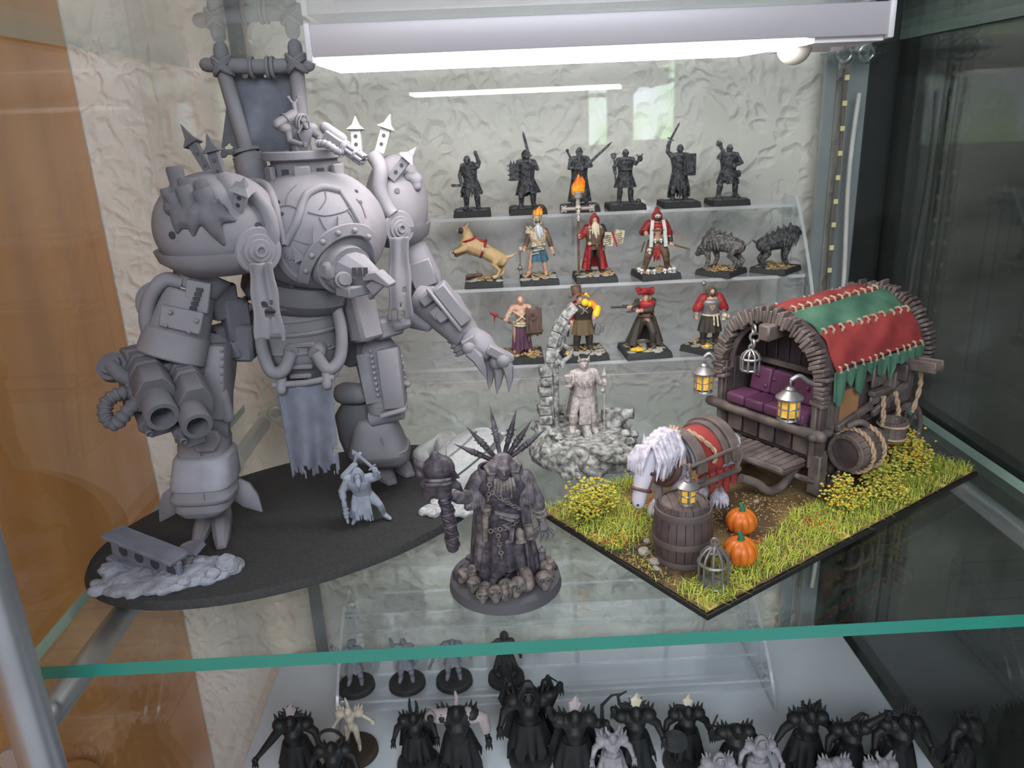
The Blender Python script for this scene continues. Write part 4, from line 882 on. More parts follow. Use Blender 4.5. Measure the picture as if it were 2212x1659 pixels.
# hanging bucket, slung barrel
def staves(nm, p, q, prof, n_, m, par, gap=.94):
    B = basis(V(q) - V(p))
    for k in range(n_):
        def f(b):
            for_ring = []
            for t, r in prof:
                c = V(p).lerp(V(q), t); ring = []
                for rr, s_ in ((r, -1), (r, 0), (r, 1), (r - .14, 1), (r - .14, -1)):
                    an = 2 * math.pi * (k + .5 * s_ * gap) / n_; ring.append(c + (B.col[0] * math.cos(an) + B.col[1] * math.sin(an)) * rr)
                for_ring.append(ring)
            b.loft(for_ring)
        one('stave', f, m, par, smooth=30)
bk = one('bucket', lambda q: q.lathe(W(21.7, B0 - 1.2, 3.3), W(21.7, B0 - 1.2, 3.5), [(0, .8), (1, .8)], 18), dk, wag)
staves('s', W(21.7, B0 - 1.2, 3.2), W(21.7, B0 - 1.2, 4.7), ((0, .82), (1, .95)), 14, dk2, bk)
for z in (3.5, 4.4): one('bucket_rope', lambda q: q.ring(W(21.7, B0 - 1.2, z), UP, .96, .09, 22, 6), rope, bk)
sb = one('slung_barrel', lambda q: q.lathe(W(16.7, B0 - 1.1, 3.6), W(16.95, B0 - 1.1, 3.6), [(0, 1.05), (1, 1.05)], 24), dk, wag)
staves('s', W(16.5, B0 - 1.1, 3.6), W(19.6, B0 - 1.1, 3.6), ((0, 1.15), (.3, 1.32), (.5, 1.36), (.7, 1.32), (1, 1.15)), 18, dk2, sb)
one('barrel_hoop', lambda q: q.ring(W(16.6, B0 - 1.1, 3.6), E1, 1.2, .1, 26, 6), dk2, sb)
for a in (17.4, 18.6): ropef([W(a, B0 - 1.1 + 1.48 * math.cos(x), 3.6 + 1.48 * math.sin(x)) for x in [2 * math.pi * k / 10 for k in range(11)]], .16, 'barrel_rope', sb)
hose('hanging_horn', [W(17.2, B0 - .7, 5.2), W(17.7, B0 - 1.1, 5.5), W(18.4, B0 - 1.2, 5.2), W(18.7, B0 - 1.1, 4.9)], .22, wag, dk2)
# front step, undercarriage, wheels
st_ = wb_('front_step', 13.6, BM - .3, 2.75, (2.4, 6.4, .3), dk)
for k in range(12): wb_('step_plank', 13.6 + .08 * math.sin(k * 2), BM - 3.2 + k * .53, 3.0, (2.6, .46, .22), dk2, st_, bevel=.05)
one('step_edge', lambda q: q.tube([W(12.3, BM + 3.0, 3.0), W(12.25, BM, 2.9), W(12.3, BM - 3.4, 3.0)], [.24, .2, .26], 8, rnd=True), dk2, st_)
one('step_bracket', lambda q: (q.bar(W(13.0, B0 - .1, 2.7), W(15.2, B0 - .1, 1.6), .35, .4, hint=E2), q.box(W(A0, B0 - .1, 2.2), (.9, .9, 2.8), WM)), dk2, wag, bevel=.1)
def wheel(a, b, R):
    c = W(a, b, GZ + R - .05); w = one('wheel', lambda q: q.ring(c, E2, R - .16, .2, 28, 8), dk2, wag)
    for k in range(8):
        d = E1 * math.cos(k * math.pi / 4) + UP * math.sin(k * math.pi / 4); one('spoke', lambda q: q.tube([c, c + d * (R - .15)], .11, 6), dk, w)
    one('wheel_hub', lambda q: q.lathe(c - E2 * .35, c + E2 * .35, [(0, .2), (.2, .38), (.8, .38), (1, .2)], 14), dk, w)
    return w
wheel(17.3, B0 + .4, 1.5); wheel(17.3, B1 - .4, 1.5); w4 = wheel(24.6, B0 - .45, 2.3); wheel(24.6, B1 + .4, 2.3)
for k in range(7):
    an = 2.2 + k * .35; one('berry', lambda q: q.ell(W(24.6 + 2.0 * math.cos(an), B0 - .75, GZ + 2.25 + 2.0 * math.sin(an)), .15), mat('red_berry', (.45, .03, .02), rough=.4) if k % 2 else mat('green_berry', (.02, .12, .06), rough=.4), w4)
one('axle', lambda q: (q.tube([W(17.3, B0 + .3, GZ + 1.5), W(17.3, B1 - .3, GZ + 1.5)], .25, 10), q.tube([W(24.6, B0 - .4, GZ + 2.25), W(24.6, B1 + .3, GZ + 2.25)], .25, 10), q.tube([W(17.3, BM, GZ + 1.5), W(17.3, BM, 3)], .5, 10), q.tube([W(24.6, BM, GZ + 2.2), W(24.6, BM, 3)], .5, 10)), dk, wag)
hose('draw_shaft', [W(10.2, 6.5, 2.6), W(11.4, 6.2, 2.0), W(12.4, 6.0, 1.2), W(13.6, 5.9, 1.2), W(15.4, 6.0, 2.2)], .3, wag, dk2); hose('draw_shaft', [W(10.2, 10.4, 2.6), W(11.4, 10.6, 2.0), W(12.4, 10.6, 1.2), W(13.6, 10.6, 1.2), W(15.4, 10.5, 2.2)], .3, wag, dk2)
# lanterns, hanging cage
def lantern(c, r, h, par, nm='lantern', panes=8):
    c = V(c); L = one(nm, lambda q: (q.lathe(c, c + V((0, 0, .14)), [(0, r * 1.05), (1, r * .98)], 20), q.lathe(c + V((0, 0, h * .62)), c + V((0, 0, h)), [(0, r * 1.02), (.05, r * 1.3), (.18, r * 1.32), (.5, r * .85), (.72, r * .42), (.8, r * .5), (1, r * .3)], 20)), metal, par, smooth=35)
    for k in range(panes):
        an = 2 * math.pi * k / panes; Mz = Matrix.Rotation(an, 3, 'Z'); d = V((math.cos(an), math.sin(an), 0))
        one('lantern_pane', lambda q: q.box(c + d * r * .86 + V((0, 0, h * .36)), (.06, r * .62, h * .5), Mz), amber, L, smooth=0)
        an2 = an + math.pi / panes; d2 = V((math.cos(an2), math.sin(an2), 0)); one('lantern_bar', lambda q: q.bar(c + d2 * r * .95, c + d2 * r * .95 + V((0, 0, h * .64)), .1, .1), metal, L, smooth=0)
    one('lantern_band', lambda q: q.ring(c + V((0, 0, h * .36)), UP, r * .93, .05, 20, 6), metal, L)
    one('lantern_ring', lambda q: q.ring(c + V((0, 0, h * 1.1)), V((1, -.4, 0)), r * .36, .07, 14, 6), metal, L)
    return L
def pnt(x, y, a):            # pixel on the plane a = const of the wagon frame
    d = ray(x, y); o = EYE - F0; t = (a - o.dot(E1)) / d.dot(E1); return EYE + d * t
l1 = pnt(1519, 845, 14.0); lantern(l1, .66, 2.15, wag); l2 = pnt(1702, 905, 13.2); lantern(l2, .66, 2.2, wag)
for L, b in ((l1, B1 + .1), (l2, B0 + .2)):
    hook = L + V((0, 0, 2.5)); post = W(A0 - .3, b, hook.z - .4)
    hose('lantern_bracket', [post, post.lerp(hook, .35) + V((0, 0, .15)), post.lerp(hook, .7) + V((0, 0, .45)), hook + V((0, 0, .1))], .15, wag, metal)
    one('bracket_plate', lambda q: q.box(post, (.4, .5, 1.3), WM), metal, wag, bevel=.1)
def cagef(c, r, h, par, nm, m, nb=9):
    c = V(c); cg = one(nm, lambda q: (q.lathe(c, c + V((0, 0, .16)), [(0, r * .95), (.5, r * 1.05), (1, r * .98)], 22), q.ring(c + V((0, 0, h * .55)), UP, r, .1, 24, 6)), m, par)
    for k in range(nb):
        an = 2 * math.pi * k / nb; d = V((math.cos(an), math.sin(an), 0))
        one('cage_bar', lambda q: q.tube([c + d * r * .97, c + d * r + V((0, 0, h * .55)), c + d * r * .85 + V((0, 0, h * .72)), c + d * r * .5 + V((0, 0, h * .86)), c + d * r * .1 + V((0, 0, h * .92))], .075, 6), m, cg)
    one('cage_ring', lambda q: (q.lathe(c + V((0, 0, h * .88)), c + V((0, 0, h * .97)), [(0, r * .28), (1, r * .2)], 12), q.ring(c + V((0, 0, h * 1.04)), V((.3, 1, 0)), r * .24, .07, 14, 6)), m, cg)
    return cg
hc_ = pnt(1620, 800, 13.9); cagef(hc_, .62, 1.55, wag, 'hanging_cage', metal)
one('cage_chain', lambda q: (q.ring(hc_ + V((.1, 0, 1.85)), (1, 0, 0), .28, .09, 16, 6), q.ring(hc_ + V((.2, 0, 2.3)), (.3, 1, 0), .3, .1, 16, 6), q.ring(hc_ + V((.2, .2, 2.75)), (1, 0, 0), .3, .1, 16, 6)), metal, wag)
one('beam_end', lambda q: q.bar(W(13.8, BM - .2, 11.2), W(18, BM - .2, 11.4), .9, 1.1, hint=UP), dk2, wag, bevel=.12)
# ---------------- standing barrel, lantern, pumpkins, cage
def pw(x, y, z=GZ): return onz(x, y, z)
bc = pw(1472, 1205)
bar_t = thing('oak_barrel', bc, 'dark iron-hooped wooden barrel standing on the grass', 'barrel')
BH, BP = 3.75, ((0, 1.42), (.15, 1.58), (.35, 1.7), (.5, 1.73), (.65, 1.7), (.85, 1.58), (1, 1.4))
staves('s', bc, bc + V((0, 0, BH)), BP, 22, dk, bar_t, .93)
one('barrel_lid', lambda q: q.lathe(bc + V((0, 0, BH - .3)), bc + V((0, 0, BH - .12)), [(0, 1.34), (1, 1.34)], 26), dk2, bar_t)
for k in range(5): one('lid_plank', lambda q: q.box(bc + V((-1.0 + k * .5, 0, BH - .1)), (.46, 2 * math.sqrt(1.3 ** 2 - (1.0 - k * .5) ** 2), .08)), dk2, bar_t, smooth=0)
for t, r in ((.08, 1.55), (.42, 1.76), (.86, 1.62)): one('iron_hoop', lambda q: q.lathe(bc + V((0, 0, BH * t - .2)), bc + V((0, 0, BH * t + .2)), [(0, r - .12), (.02, r), (.5, r + .03), (.98, r), (1, r - .12)], 32), mat('hoop_iron', (.14, .115, .11), rough=.42, metal=.35), bar_t)
lt = thing('candle_lantern', bc + V((.15, -.1, BH)), 'small amber lantern standing on the barrel lid', 'lantern')
lantern(bc + V((.15, -.2, BH - .07)), .5, 1.55, lt, 'lantern_body', 6)
cg = thing('bird_cage', pw(1540, 1262), 'empty pewter bird cage standing against the barrel', 'cage')
cagef(pw(1540, 1262), .82, 2.55, cg, 'cage_floor', mat('dull_pewter', (.20, .19, .185), rough=.4, metal=.5), 10)
pk = mat('pumpkin_skin', (.62, .175, .02), rough=.4, vs_=120, col2=(.50, .12, .015), mix=(.4, .6)); pks = mat('pumpkin_stem', (.02, .14, .07), rough=.6)
def pumpkin(c, r, label, sd):
    t = thing('pumpkin', c, label, 'pumpkin', 'pumpkins beside the barrel')
    def f(q):
        N, Mv = 60, 14; rings = []
        for j in range(Mv + 1):
            ph = -math.pi / 2 + math.pi * j / Mv; ring = []
            for k in range(N):
                a = 2 * math.pi * k / N; rib = 1 - .13 * (1 - abs(math.cos(a * 5))) ** 1.5 * math.cos(ph) ** .6 if math.cos(ph) > 1e-6 else 1
                rr = r * max(math.cos(ph), .02) ** .8 * rib; ring.append(V(c) + V((rr * math.cos(a + sd), rr * math.sin(a + sd), r * .82 + r * .82 * math.sin(ph) - (.16 * r if j == Mv else 0))))
            rings.append(ring)
        q.loft(rings)
    one('flesh', f, pk, t, smooth=70)
    one('stem', lambda q: q.tube([V(c) + V((0, 0, r * 1.45)), V(c) + V((.03, 0, r * 1.75)), V(c) + V((-.08, .05, r * 2.0))], [.28 * r, .16 * r, .12 * r], 8, rnd=True), pks, t)
pumpkin(pw(1600, 1150), .95, 'orange ribbed pumpkin behind the other, by the dirt track', .3); pumpkin(pw(1597, 1218), 1.0, 'orange ribbed pumpkin beside the bird cage', .9)
# ---------------- horse
hs = thing('cart_horse', W(7.2, 8.0, GZ), 'white and grey cart horse lowering its head in harness', 'horse')
HF = -E1; HS = -E2                      # ahead, and its left flank (towards the viewer)
HO = W(7.4, 8.3, GZ - .05); HK = 1.18
def hp(x, y, z): return HO + (HF * x + HS * y) * HK + UP * z * HK
hm = mat('horse_coat', (.50, .47, .54), rough=.6, vs_=60, col2=(.30, .28, .34), mix=(.3, .65)); mane_m = mat('horse_mane', (.62, .59, .66), rough=.6, vs_=420, col2=(.36, .33, .40), mix=(.35, .6))
def hbody(q):
    q.tube([hp(-2.35, 0, 3.75), hp(-1.5, 0, 3.85), hp(-.3, 0, 3.6), hp(.9, 0, 3.6), hp(1.75, 0, 3.6), hp(2.1, 0, 3.4)], [.85, 1.25, 1.2, 1.15, 1.1, .8], 16, rnd=True)
    q.tube([hp(1.3, 0, 4.0), hp(2.2, .2, 4.75), hp(3.2, .5, 4.85), hp(3.9, .8, 4.5)], [1.1, .95, .78, .66], 14, rnd=True)
    q.tube([hp(3.8, .8, 4.6), hp(4.3, .98, 3.9), hp(4.7, 1.12, 3.1), hp(4.85, 1.18, 2.65)], [.66, .64, .46, .42], 12, rnd=True)
    q.ell(hp(4.05, .9, 3.75), (.55, .5, .62))
    for x, y in ((1.5, .62), (1.7, -.62)):
        q.tube([hp(x, y, 3.2), hp(x + .1, y, 1.9), hp(x, y, 1.6), hp(x - .05, y, .7), hp(x + .1, y, .3)], [.62, .36, .3, .24, .3], 10, rnd=True)
    for x, y in ((-1.7, .65), (-1.5, -.65)):
        q.tube([hp(x, y, 3.4), hp(x + .35, y, 2.4), hp(x - .35, y, 1.75), hp(x - .2, y, .8), hp(x, y, .3)], [.85, .55, .3, .25, .3], 10, rnd=True)
    for s_ in (-1, 1): q.tube([hp(3.75, .8 + s_ * .36, 5.0), hp(3.7, .8 + s_ * .52, 5.7)], [.25, .07], 8, rnd=True)
one('horse_body', hbody, hm, hs, remesh=.1, sm=3)
for x, y in ((1.6, .62), (1.8, -.62), (-1.7, .65), (-1.5, -.65)):
    one('hoof', lambda q: q.lathe(hp(x, y, 0.03), hp(x - .05, y, .38), [(0, .42), (1, .3)], 14), mat('hoof_grey', (.12, .11, .12), rough=.5), hs)
    def feather(q):
        for k in range(14):
            an = k * .45; d = (HF * math.cos(an) + HS * math.sin(an)) * HK; q.tube([hp(x - .05, y, .95) + d * .2, hp(x - .05, y, .55) + d * .42, hp(x - .05, y, .2) + d * .5], [.12, .14, .05], 6, rnd=True)
    one('leg_feather', feather, mane_m, hs)
def mane(q):
    r = random.Random(2)
    for k in range(34):
        u = k / 33; top = hp(1.75, .1, 5.35).lerp(hp(3.8, .75, 5.25), u) + UP * .28 * math.sin(u * 3.1) + HS * r.uniform(-.1, .15); dr = HS * (1.15 + .15 * math.sin(k)) + HF * r.uniform(-.1, .3)
        q.tube([top - HS * .3, top + dr * .5 + UP * .1, top + dr * .95 - UP * .75, top + dr * 1.0 - UP * (1.75 + r.uniform(-.3, .4)) + HF * .3], [.14, .17, .15, .03], 7, rnd=True)
    for k in range(15):
        s_ = (k - 7) / 7.5 + .06 * math.sin(k * 4); top = hp(3.75, .8, 5.25); q.tube([top, top + HF * .65 + HS * s_ * .45 + UP * .0, top + HF * 1.1 + HS * s_ * .62 - UP * .6, top + HF * 1.2 + HS * s_ * .65 - UP * 1.35], [.13, .15, .13, .03], 7, rnd=True)
def tail(q):
    for k in range(10): q.tube([hp(-2.9, (k - 5) * .05, 4.1), hp(-3.4, (k - 5) * .08, 3.6), hp(-3.5, (k - 5) * .12, 2.4), hp(-3.3, (k - 5) * .1, 1.4)], [.15, .18, .15, .05], 6, rnd=True)
one('mane', mane, mane_m, hs); one('tail', tail, mane_m, hs)
hd = mat('harness_leather', (.11, .055, .05), rough=.5, var=.15)
one('noseband', lambda q: q.ring(hp(4.62, 1.1, 3.25), hp(4.85, 1.18, 2.65) - hp(4.3, .98, 3.9), .54, .11, 18, 6), hd, hs)
one('cheek_strap', lambda q: q.tube([hp(3.75, 1.35, 4.7), hp(4.1, 1.5, 4.1), hp(4.55, 1.55, 3.3)], .07, 6), hd, hs)
for s_ in (-1, 1): one('eye', lambda q: q.ell(hp(4.3, .96 + s_ * .58, 4.15), .12), mat('eye_dark', (.03, .02, .03), rough=.2), hs)
one('nostril', lambda q: (q.ell(hp(5.1, 1.4, 2.65), .08), q.ell(hp(5.15, 1.0, 2.65), .08)), MATS['eye_dark'], hs)
one('breast_collar', lambda q: (q.ring(hp(2.0, .05, 3.5), HF + UP * .25, 1.2, .24, 24, 8)), hd, hs)
def hoop(x, R, w, m, th=.2): return one('wooden_hoop', lambda q: q.loft([[hp(x + dx, -(R + dr) * math.cos(t), 3.3 + (R + dr) * math.sin(t)) for dx, dr in ((-w, 0), (w, 0), (w, th), (-w, th))] for t in [math.pi * k / 20 for k in range(21)]]), m, hs, smooth=35, bevel=.04)
hoop(1.0, 1.7, .34, dk2); hoop(-1.55, 1.75, .32, dk2); hoop(-1.0, 1.6, .2, dk2)
one('blanket', lambda q: q.sheet(lambda u, v: hp(-1.3 + 2.3 * u, -1.42 * math.cos(math.pi * (-.18 + 1.36 * v)) * (1 + .03 * math.sin(u * 9)), 3.45 + 1.42 * math.sin(math.pi * (-.18 + 1.36 * v)) + (.0)), 14, 26, lambda u, v: not (v > .93 and math.sin(u * 22) > .2 or v < .07 and math.sin(u * 22) > .2)), redc, hs, solid=.14)
for k in range(4): one('blanket_rag', lambda q: q.sheet(lambda u, v: hp(-2.0 + k * .55 + .4 * u, 1.5 + .05 * math.sin(u * 5), 2.9 - (1.3 + .35 * math.sin(k * 2)) * v * (1 - .3 * abs(2 * u - 1))), 5, 6), redc, hs, solid=.12)
one('blue_pad', lambda q: q.tube([hp(.95, -1.3 * math.cos(t), 3.5 + 1.36 * math.sin(t)) for t in [math.pi * k / 12 for k in range(13)]], .22, 8), mat('pale_blue_pad', (.38, .48, .52), rough=.6), hs)
ropef([hp(1.75, .55, 5.05), hp(2.0, .9, 4.6), hp(1.95, 1.35, 3.9)], .16, 'rope', hs); ropef([hp(.6, .3, 5.1), hp(.4, 1.0, 4.85), hp(-.2, 1.5, 4.1), hp(-.1, 1.6, 3.5)], .15, 'rope', hs); ropef([hp(1.2, -.4, 5.2), hp(1.3, .2, 5.3), hp(1.6, .7, 5.1)], .2, 'rope', hs)
for s_ in (1, -1):
    y = 1.75 * s_
    one('side_rail', lambda q: (q.bar(hp(2.1, y, 3.9), hp(-1.9, y, 4.0), .28, .22, hint=UP), q.bar(hp(2.1, y, 2.55), hp(-2.0, y, 2.7), .34, .3, hint=UP), q.bar(hp(1.95, y, 2.3), hp(1.95, y, 4.1), .3, .3, hint=HF), q.bar(hp(-1.75, y, 2.5), hp(-1.75, y, 4.15), .3, .3, hint=HF)), dk2, hs, bevel=.07)
    one('rail_ring', lambda q: q.ring(hp(2.2, y, 2.4), HS, .25, .09, 14, 6), metal, hs)
one('girth_strap', lambda q: q.ring(hp(1.2, 0, 3.55), HF, 1.26, .13, 24, 6), hd, hs)
# ------------------------------------------------------------------ figure builder (local: x = picture right, -y = ahead, z up, height 1)
class Fig:
    def __init__(s, name, label, pos, h, rot=0, group=None, cat='figurine'):
        s.pos = V(pos); s.h = h; s.R = Matrix.Rotation(math.radians(rot), 3, 'Z'); s.t = thing(name, pos, label, cat, group); s.z0 = 0.0
    def p(s, x, y=None, z=None):
        if y is None: x, y, z = x
        return s.pos + s.R @ V((x, y, z)) * s.h + V((0, 0, s.z0))
    def d(s, v): return (s.R @ V(v)).normalized()
    def base(s, kind='square', w=3.3, hgt=.5, m=None, top=None, litter=None, sd=0, hx=0):
        s.z0 = hgt; mb = m or matte_black
        if kind == 'square':
            o = one('base', lambda b: b.box(s.pos + V((0, 0, hgt * .45)), (w, w, hgt * .9), s.R @ Matrix.Rotation(hx, 3, 'Z'), .95), mb, s.t, bevel=.05)
        else: o = one('base', lambda b: b.lathe(s.pos, s.pos + V((0, 0, hgt * .95)), [(0, w / 2), (.75, w / 2 * .97), (.95, w / 2 * .9), (1, w / 2 * .84)], 32), mb, s.t, smooth=35)
        if top:
            def gr(b):
                r = random.Random(sd); n = 9
                Rb = s.R @ Matrix.Rotation(hx, 3, 'Z')
                for k in range(30):
                    x, y = r.uniform(-.45, .45) * w * .92, r.uniform(-.45, .45) * w * .92
                    if kind == 'round' and math.hypot(x, y) > w * .4: continue
                    b.rock(s.pos + Rb @ V((x, y, 0)) + V((0, 0, hgt * .86)), r.uniform(.2, .42), k + sd, 7, .35)
            g = one('base_ground', gr, top, s.t, smooth=25)
        if litter:
            def lt(b):
                r = random.Random(sd + 5); Rb = s.R @ Matrix.Rotation(hx, 3, 'Z')
                for k in range(26):
                    c = s.pos + Rb @ V((r.uniform(-.42, .42) * w, r.uniform(-.42, .42) * w, 0)) + V((0, 0, hgt + .06)); a = r.uniform(0, 3.1); q = r.uniform(.12, .26)
                    b.prism([(-q, 0), (0, q * .5), (q, 0), (0, -q * .5)], c, (math.cos(a), math.sin(a), .3), (-math.sin(a), math.cos(a), .2), .05)
            o2 = one('leaf_litter', lt, litter, s.t, smooth=0); o2['kind'] = 'stuff'
        return o
    def fist(s, b, c, ax=(0, 0, 1), r=.036, out=(0, -1, 0)):
        c = V(c); B = basis(ax, out); b.ell(s.p(c), r * s.h, nu=10, nv=7)
        for k in range(4):
            o = B.col[2] * (k - 1.5) * r * .5; a0 = c + o + B.col[1] * r * .9 + B.col[0] * r * .5; a1 = c + o + B.col[1] * r * .95 - B.col[0] * r * .55
            b.tube([s.p(a0), s.p(a1)], r * .36 * s.h, 6, rnd=True)
        b.tube([s.p(c + B.col[2] * r * .8), s.p(c + B.col[1] * r * 1.0 + B.col[2] * r * 1.1)], r * .36 * s.h, 6, rnd=True)
    def body(s, m, J=None, k=1.0, head=True, hr=.07, voxel=.011, bare=True, hands=True):
        """one continuous skin: torso, head with face, arms, hands, legs, feet"""
        D = dict(pel=(0, 0, .50), che=(0, -.01, .70), nek=(0, -.01, .82), hed=(0, -.03, .905), shL=(-.13, 0, .775), shR=(.13, 0, .775), elL=(-.21, 0, .62), elR=(.21, 0, .62), haL=(-.2, -.1, .50), haR=(.2, -.1, .50),
                 hiL=(-.07, 0, .47), hiR=(.07, 0, .47), knL=(-.10, -.04, .26), knR=(.10, -.04, .26), anL=(-.11, .01, .06), anR=(.11, .01, .06), toL=(-.13, -.09, .02), toR=(.13, -.09, .02))
        D.update(J or {}); s.J = D; b = MB(); h = s.h; P = s.p; g = {q: V(v) for q, v in D.items() if hasattr(v, '__len__')}
        b.tube([P(g['pel']), P(lerp(g['pel'], g['che'], .5)), P(g['che']), P(lerp(g['che'], g['nek'], .6))], [.105 * k * h, .098 * k * h, .125 * k * h, .085 * k * h], 14, rnd=True, flat=.8)
        b.tube([P(g['shL']), P(g['che'] + V((0, 0, .06))), P(g['shR'])], [.062 * k * h, .09 * k * h, .062 * k * h], 10, rnd=True)
        b.tube([P(lerp(g['che'], g['nek'], .6)), P(g['hed'])], .042 * h, 8, rnd=True)
        if head:
            c = g['hed']; f = V((0, -1, 0)) if 'look' not in D else V(D['look']).normalized(); sd = f.cross(V((0, 0, 1))).normalized(); M = s.R @ Matrix((sd, -f, V((0, 0, 1)))).transposed()
            b.ell(P(c), (hr * .86 * h, hr * h, hr * 1.12 * h), M)
            b.ell(P(c + f * hr * .55 - V((0, 0, hr * .55))), (hr * .55 * h, hr * .5 * h, hr * .55 * h), M)                  # jaw
            b.tube([P(c + f * hr * .95 + V((0, 0, hr * .2))), P(c + f * hr * 1.22 - V((0, 0, hr * .2)))], [hr * .12 * h, hr * .19 * h], 6, rnd=True)   # nose
            b.tube([P(c + f * hr * .86 + sd * hr * .5 + V((0, 0, hr * .3))), P(c + f * hr * .98 + V((0, 0, hr * .34))), P(c + f * hr * .86 - sd * hr * .5 + V((0, 0, hr * .3)))], hr * .16 * h, 6, rnd=True)  # brow
            b.tube([P(c + f * hr * .92 + sd * hr * .25 - V((0, 0, hr * .52))), P(c + f * hr * .92 - sd * hr * .25 - V((0, 0, hr * .52)))], hr * .12 * h, 6, rnd=True)                  # lips
            for q in (-1, 1): b.ell(P(c + sd * q * hr * .86 - V((0, 0, hr * .05))), (hr * .14 * h, hr * .2 * h, hr * .28 * h), M)           # ears
        for q in 'LR':
            b.tube([P(g['sh' + q]), P(g['el' + q]), P(lerp(g['el' + q], g['ha' + q], .9))], [.055 * k * h, .042 * k * h, .032 * h], 9, rnd=True)
            if hands: s.fist(b, g['ha' + q], D.get('gr' + q, (0, 0, 1)), D.get('hand', .036), D.get('ou' + q, (0, -1, 0)))
            b.tube([P(g['hi' + q]), P(lerp(g['hi' + q], g['kn' + q], .5)), P(g['kn' + q]), P(lerp(g['kn' + q], g['an' + q], .35)), P(g['an' + q])], [.075 * k * h, .066 * k * h, .048 * h, .05 * h, .036 * h], 9, rnd=True)
            b.tube([P(g['an' + q]), P(lerp(g['an' + q], g['to' + q], .5)), P(g['to' + q])], [.04 * h, .038 * h, .028 * h], 8, rnd=True)
        return b.build('body', m, s.t, remesh=voxel * h, sm=2)
    def tunic(s, m, z0=.46, z1=.80, k=1.0, name='tunic', sx=1.0):
        g = s.J; pel, che = V(g['pel']), V(g['che'])
        def f(b):
            rings = []
            for t, r in ((0, .125), (.25, .118), (.5, .128), (.78, .15), (.92, .125), (1.0, .07)):
                z = z0 + (z1 - z0) * t; u = (z - pel.z) / max(che.z - pel.z, .01); c = pel + (che - pel) * u; c = V((c.x, c.y, z))
                rings.append([s.p(c + V((r * k * sx * 1.08 * math.cos(a), r * k * .85 * math.sin(a), 0))) for a in [2 * math.pi * i / 20 for i in range(20)]])
            b.loft(rings)
        return one(name, f, m, s.t, smooth=60)
    def sleeves(s, m, upto=.6, r=.058, name='sleeve', sides='LR', r2=None):
        for q in sides:
            a, e, h = [V(s.J[x + q]) for x in ('sh', 'el', 'ha')]; pts = [a + V((0, 0, .01)), lerp(a, e, .5), e] + ([lerp(e, h, upto)] if upto > 0 else [])
            rr = [r * 1.15, r * 1.05, r * .92] + ([r2 or r * .8] if upto > 0 else [])
            one(name, lambda b: b.tube([s.p(x) for x in pts], [x * s.h for x in rr], 10, rnd=True), m, s.t)
    def boots(s, m, top=.75, r=.052, name='boot', sides='LR'):
        for q in sides:
            k_, a, t_ = [V(s.J[x + q]) for x in ('kn', 'an', 'to')]
            def f(b):
                b.tube([s.p(lerp(a, k_, top)), s.p(lerp(a, k_, .4)), s.p(a)], [r * s.h * 1.15, r * s.h, r * s.h * .85], 10, rnd=True)
                b.tube([s.p(a), s.p(lerp(a, t_, .6)), s.p(t_)], [r * s.h * .92, r * s.h * .85, r * s.h * .7], 8, rnd=True)
            one(name, f, m, s.t)
    def trousers(s, m, r=.078, to=.85, name='trousers'):
        def f(b):
            b.tube([s.p(V(s.J['hiL'])), s.p(V(s.J['pel'])), s.p(V(s.J['hiR']))], [.085 * s.h, .11 * s.h, .085 * s.h], 10, rnd=True)
            for q in 'LR':
                a, k_, e = [V(s.J[x + q]) for x in ('hi', 'kn', 'an')]; b.tube([s.p(a), s.p(lerp(a, k_, .6)), s.p(k_), s.p(lerp(k_, e, to - .5))], [r * 1.05 * s.h, r * s.h, r * .85 * s.h, r * .7 * s.h], 10, rnd=True)
        return one(name, f, m, s.t, remesh=.012 * s.h)
    def skirt(s, m, z0=.54, z1=.28, r0=.115, r1=.2, pl=9, amp=.10, name='skirt', rag=.0, cx=0, cy=0, arc=None, sd=0, flat=.8, n=64):
        r = random.Random(sd); ph = [r.uniform(-1, 1) for _ in range(80)]
        pel = V(s.J['pel'])
        def fn(u, v):
            a = (-math.pi / 2 + (u - .5) * 2 * math.pi) if arc is None else (-math.pi / 2 + arc[0] + (arc[1] - arc[0]) * u)
            rr = r0 + (r1 - r0) * (v ** .8); rr *= 1 + amp * v * math.sin(a * pl + sd)
            z = z0 + (z1 - z0) * v * (1 + rag * ph[int(u * 40) % 80] * v)
            return s.p(pel.x * (1 - v) + cx * v + rr * math.cos(a), pel.y * (1 - v) + cy * v + rr * flat * math.sin(a), z)
        return one(name, lambda b: b.sheet(fn, n, 10), m, s.t, smooth=70, solid=.018 * s.h)
    def cape(s, m, z1=.1, w0=.16, w1=.26, y0=.07, y1=.16, name='cape', sd=0, rag=.1):
        r = random.Random(sd); ph = [r.random() for _ in range(30)]
        return one(name, lambda b: b.sheet(lambda u, v: s.p((u - .5) * 2 * (w0 + (w1 - w0) * v), y0 + (y1 - y0) * v + .03 * math.sin(u * 14 + sd) * (.3 + v) - .09 * (1 - v) * (2 * u - 1) ** 2, .80 + (z1 - .80) * v * (1 - rag * ph[int(u * 20)] * v)), 24, 10), m, s.t, smooth=70, solid=.02 * s.h)
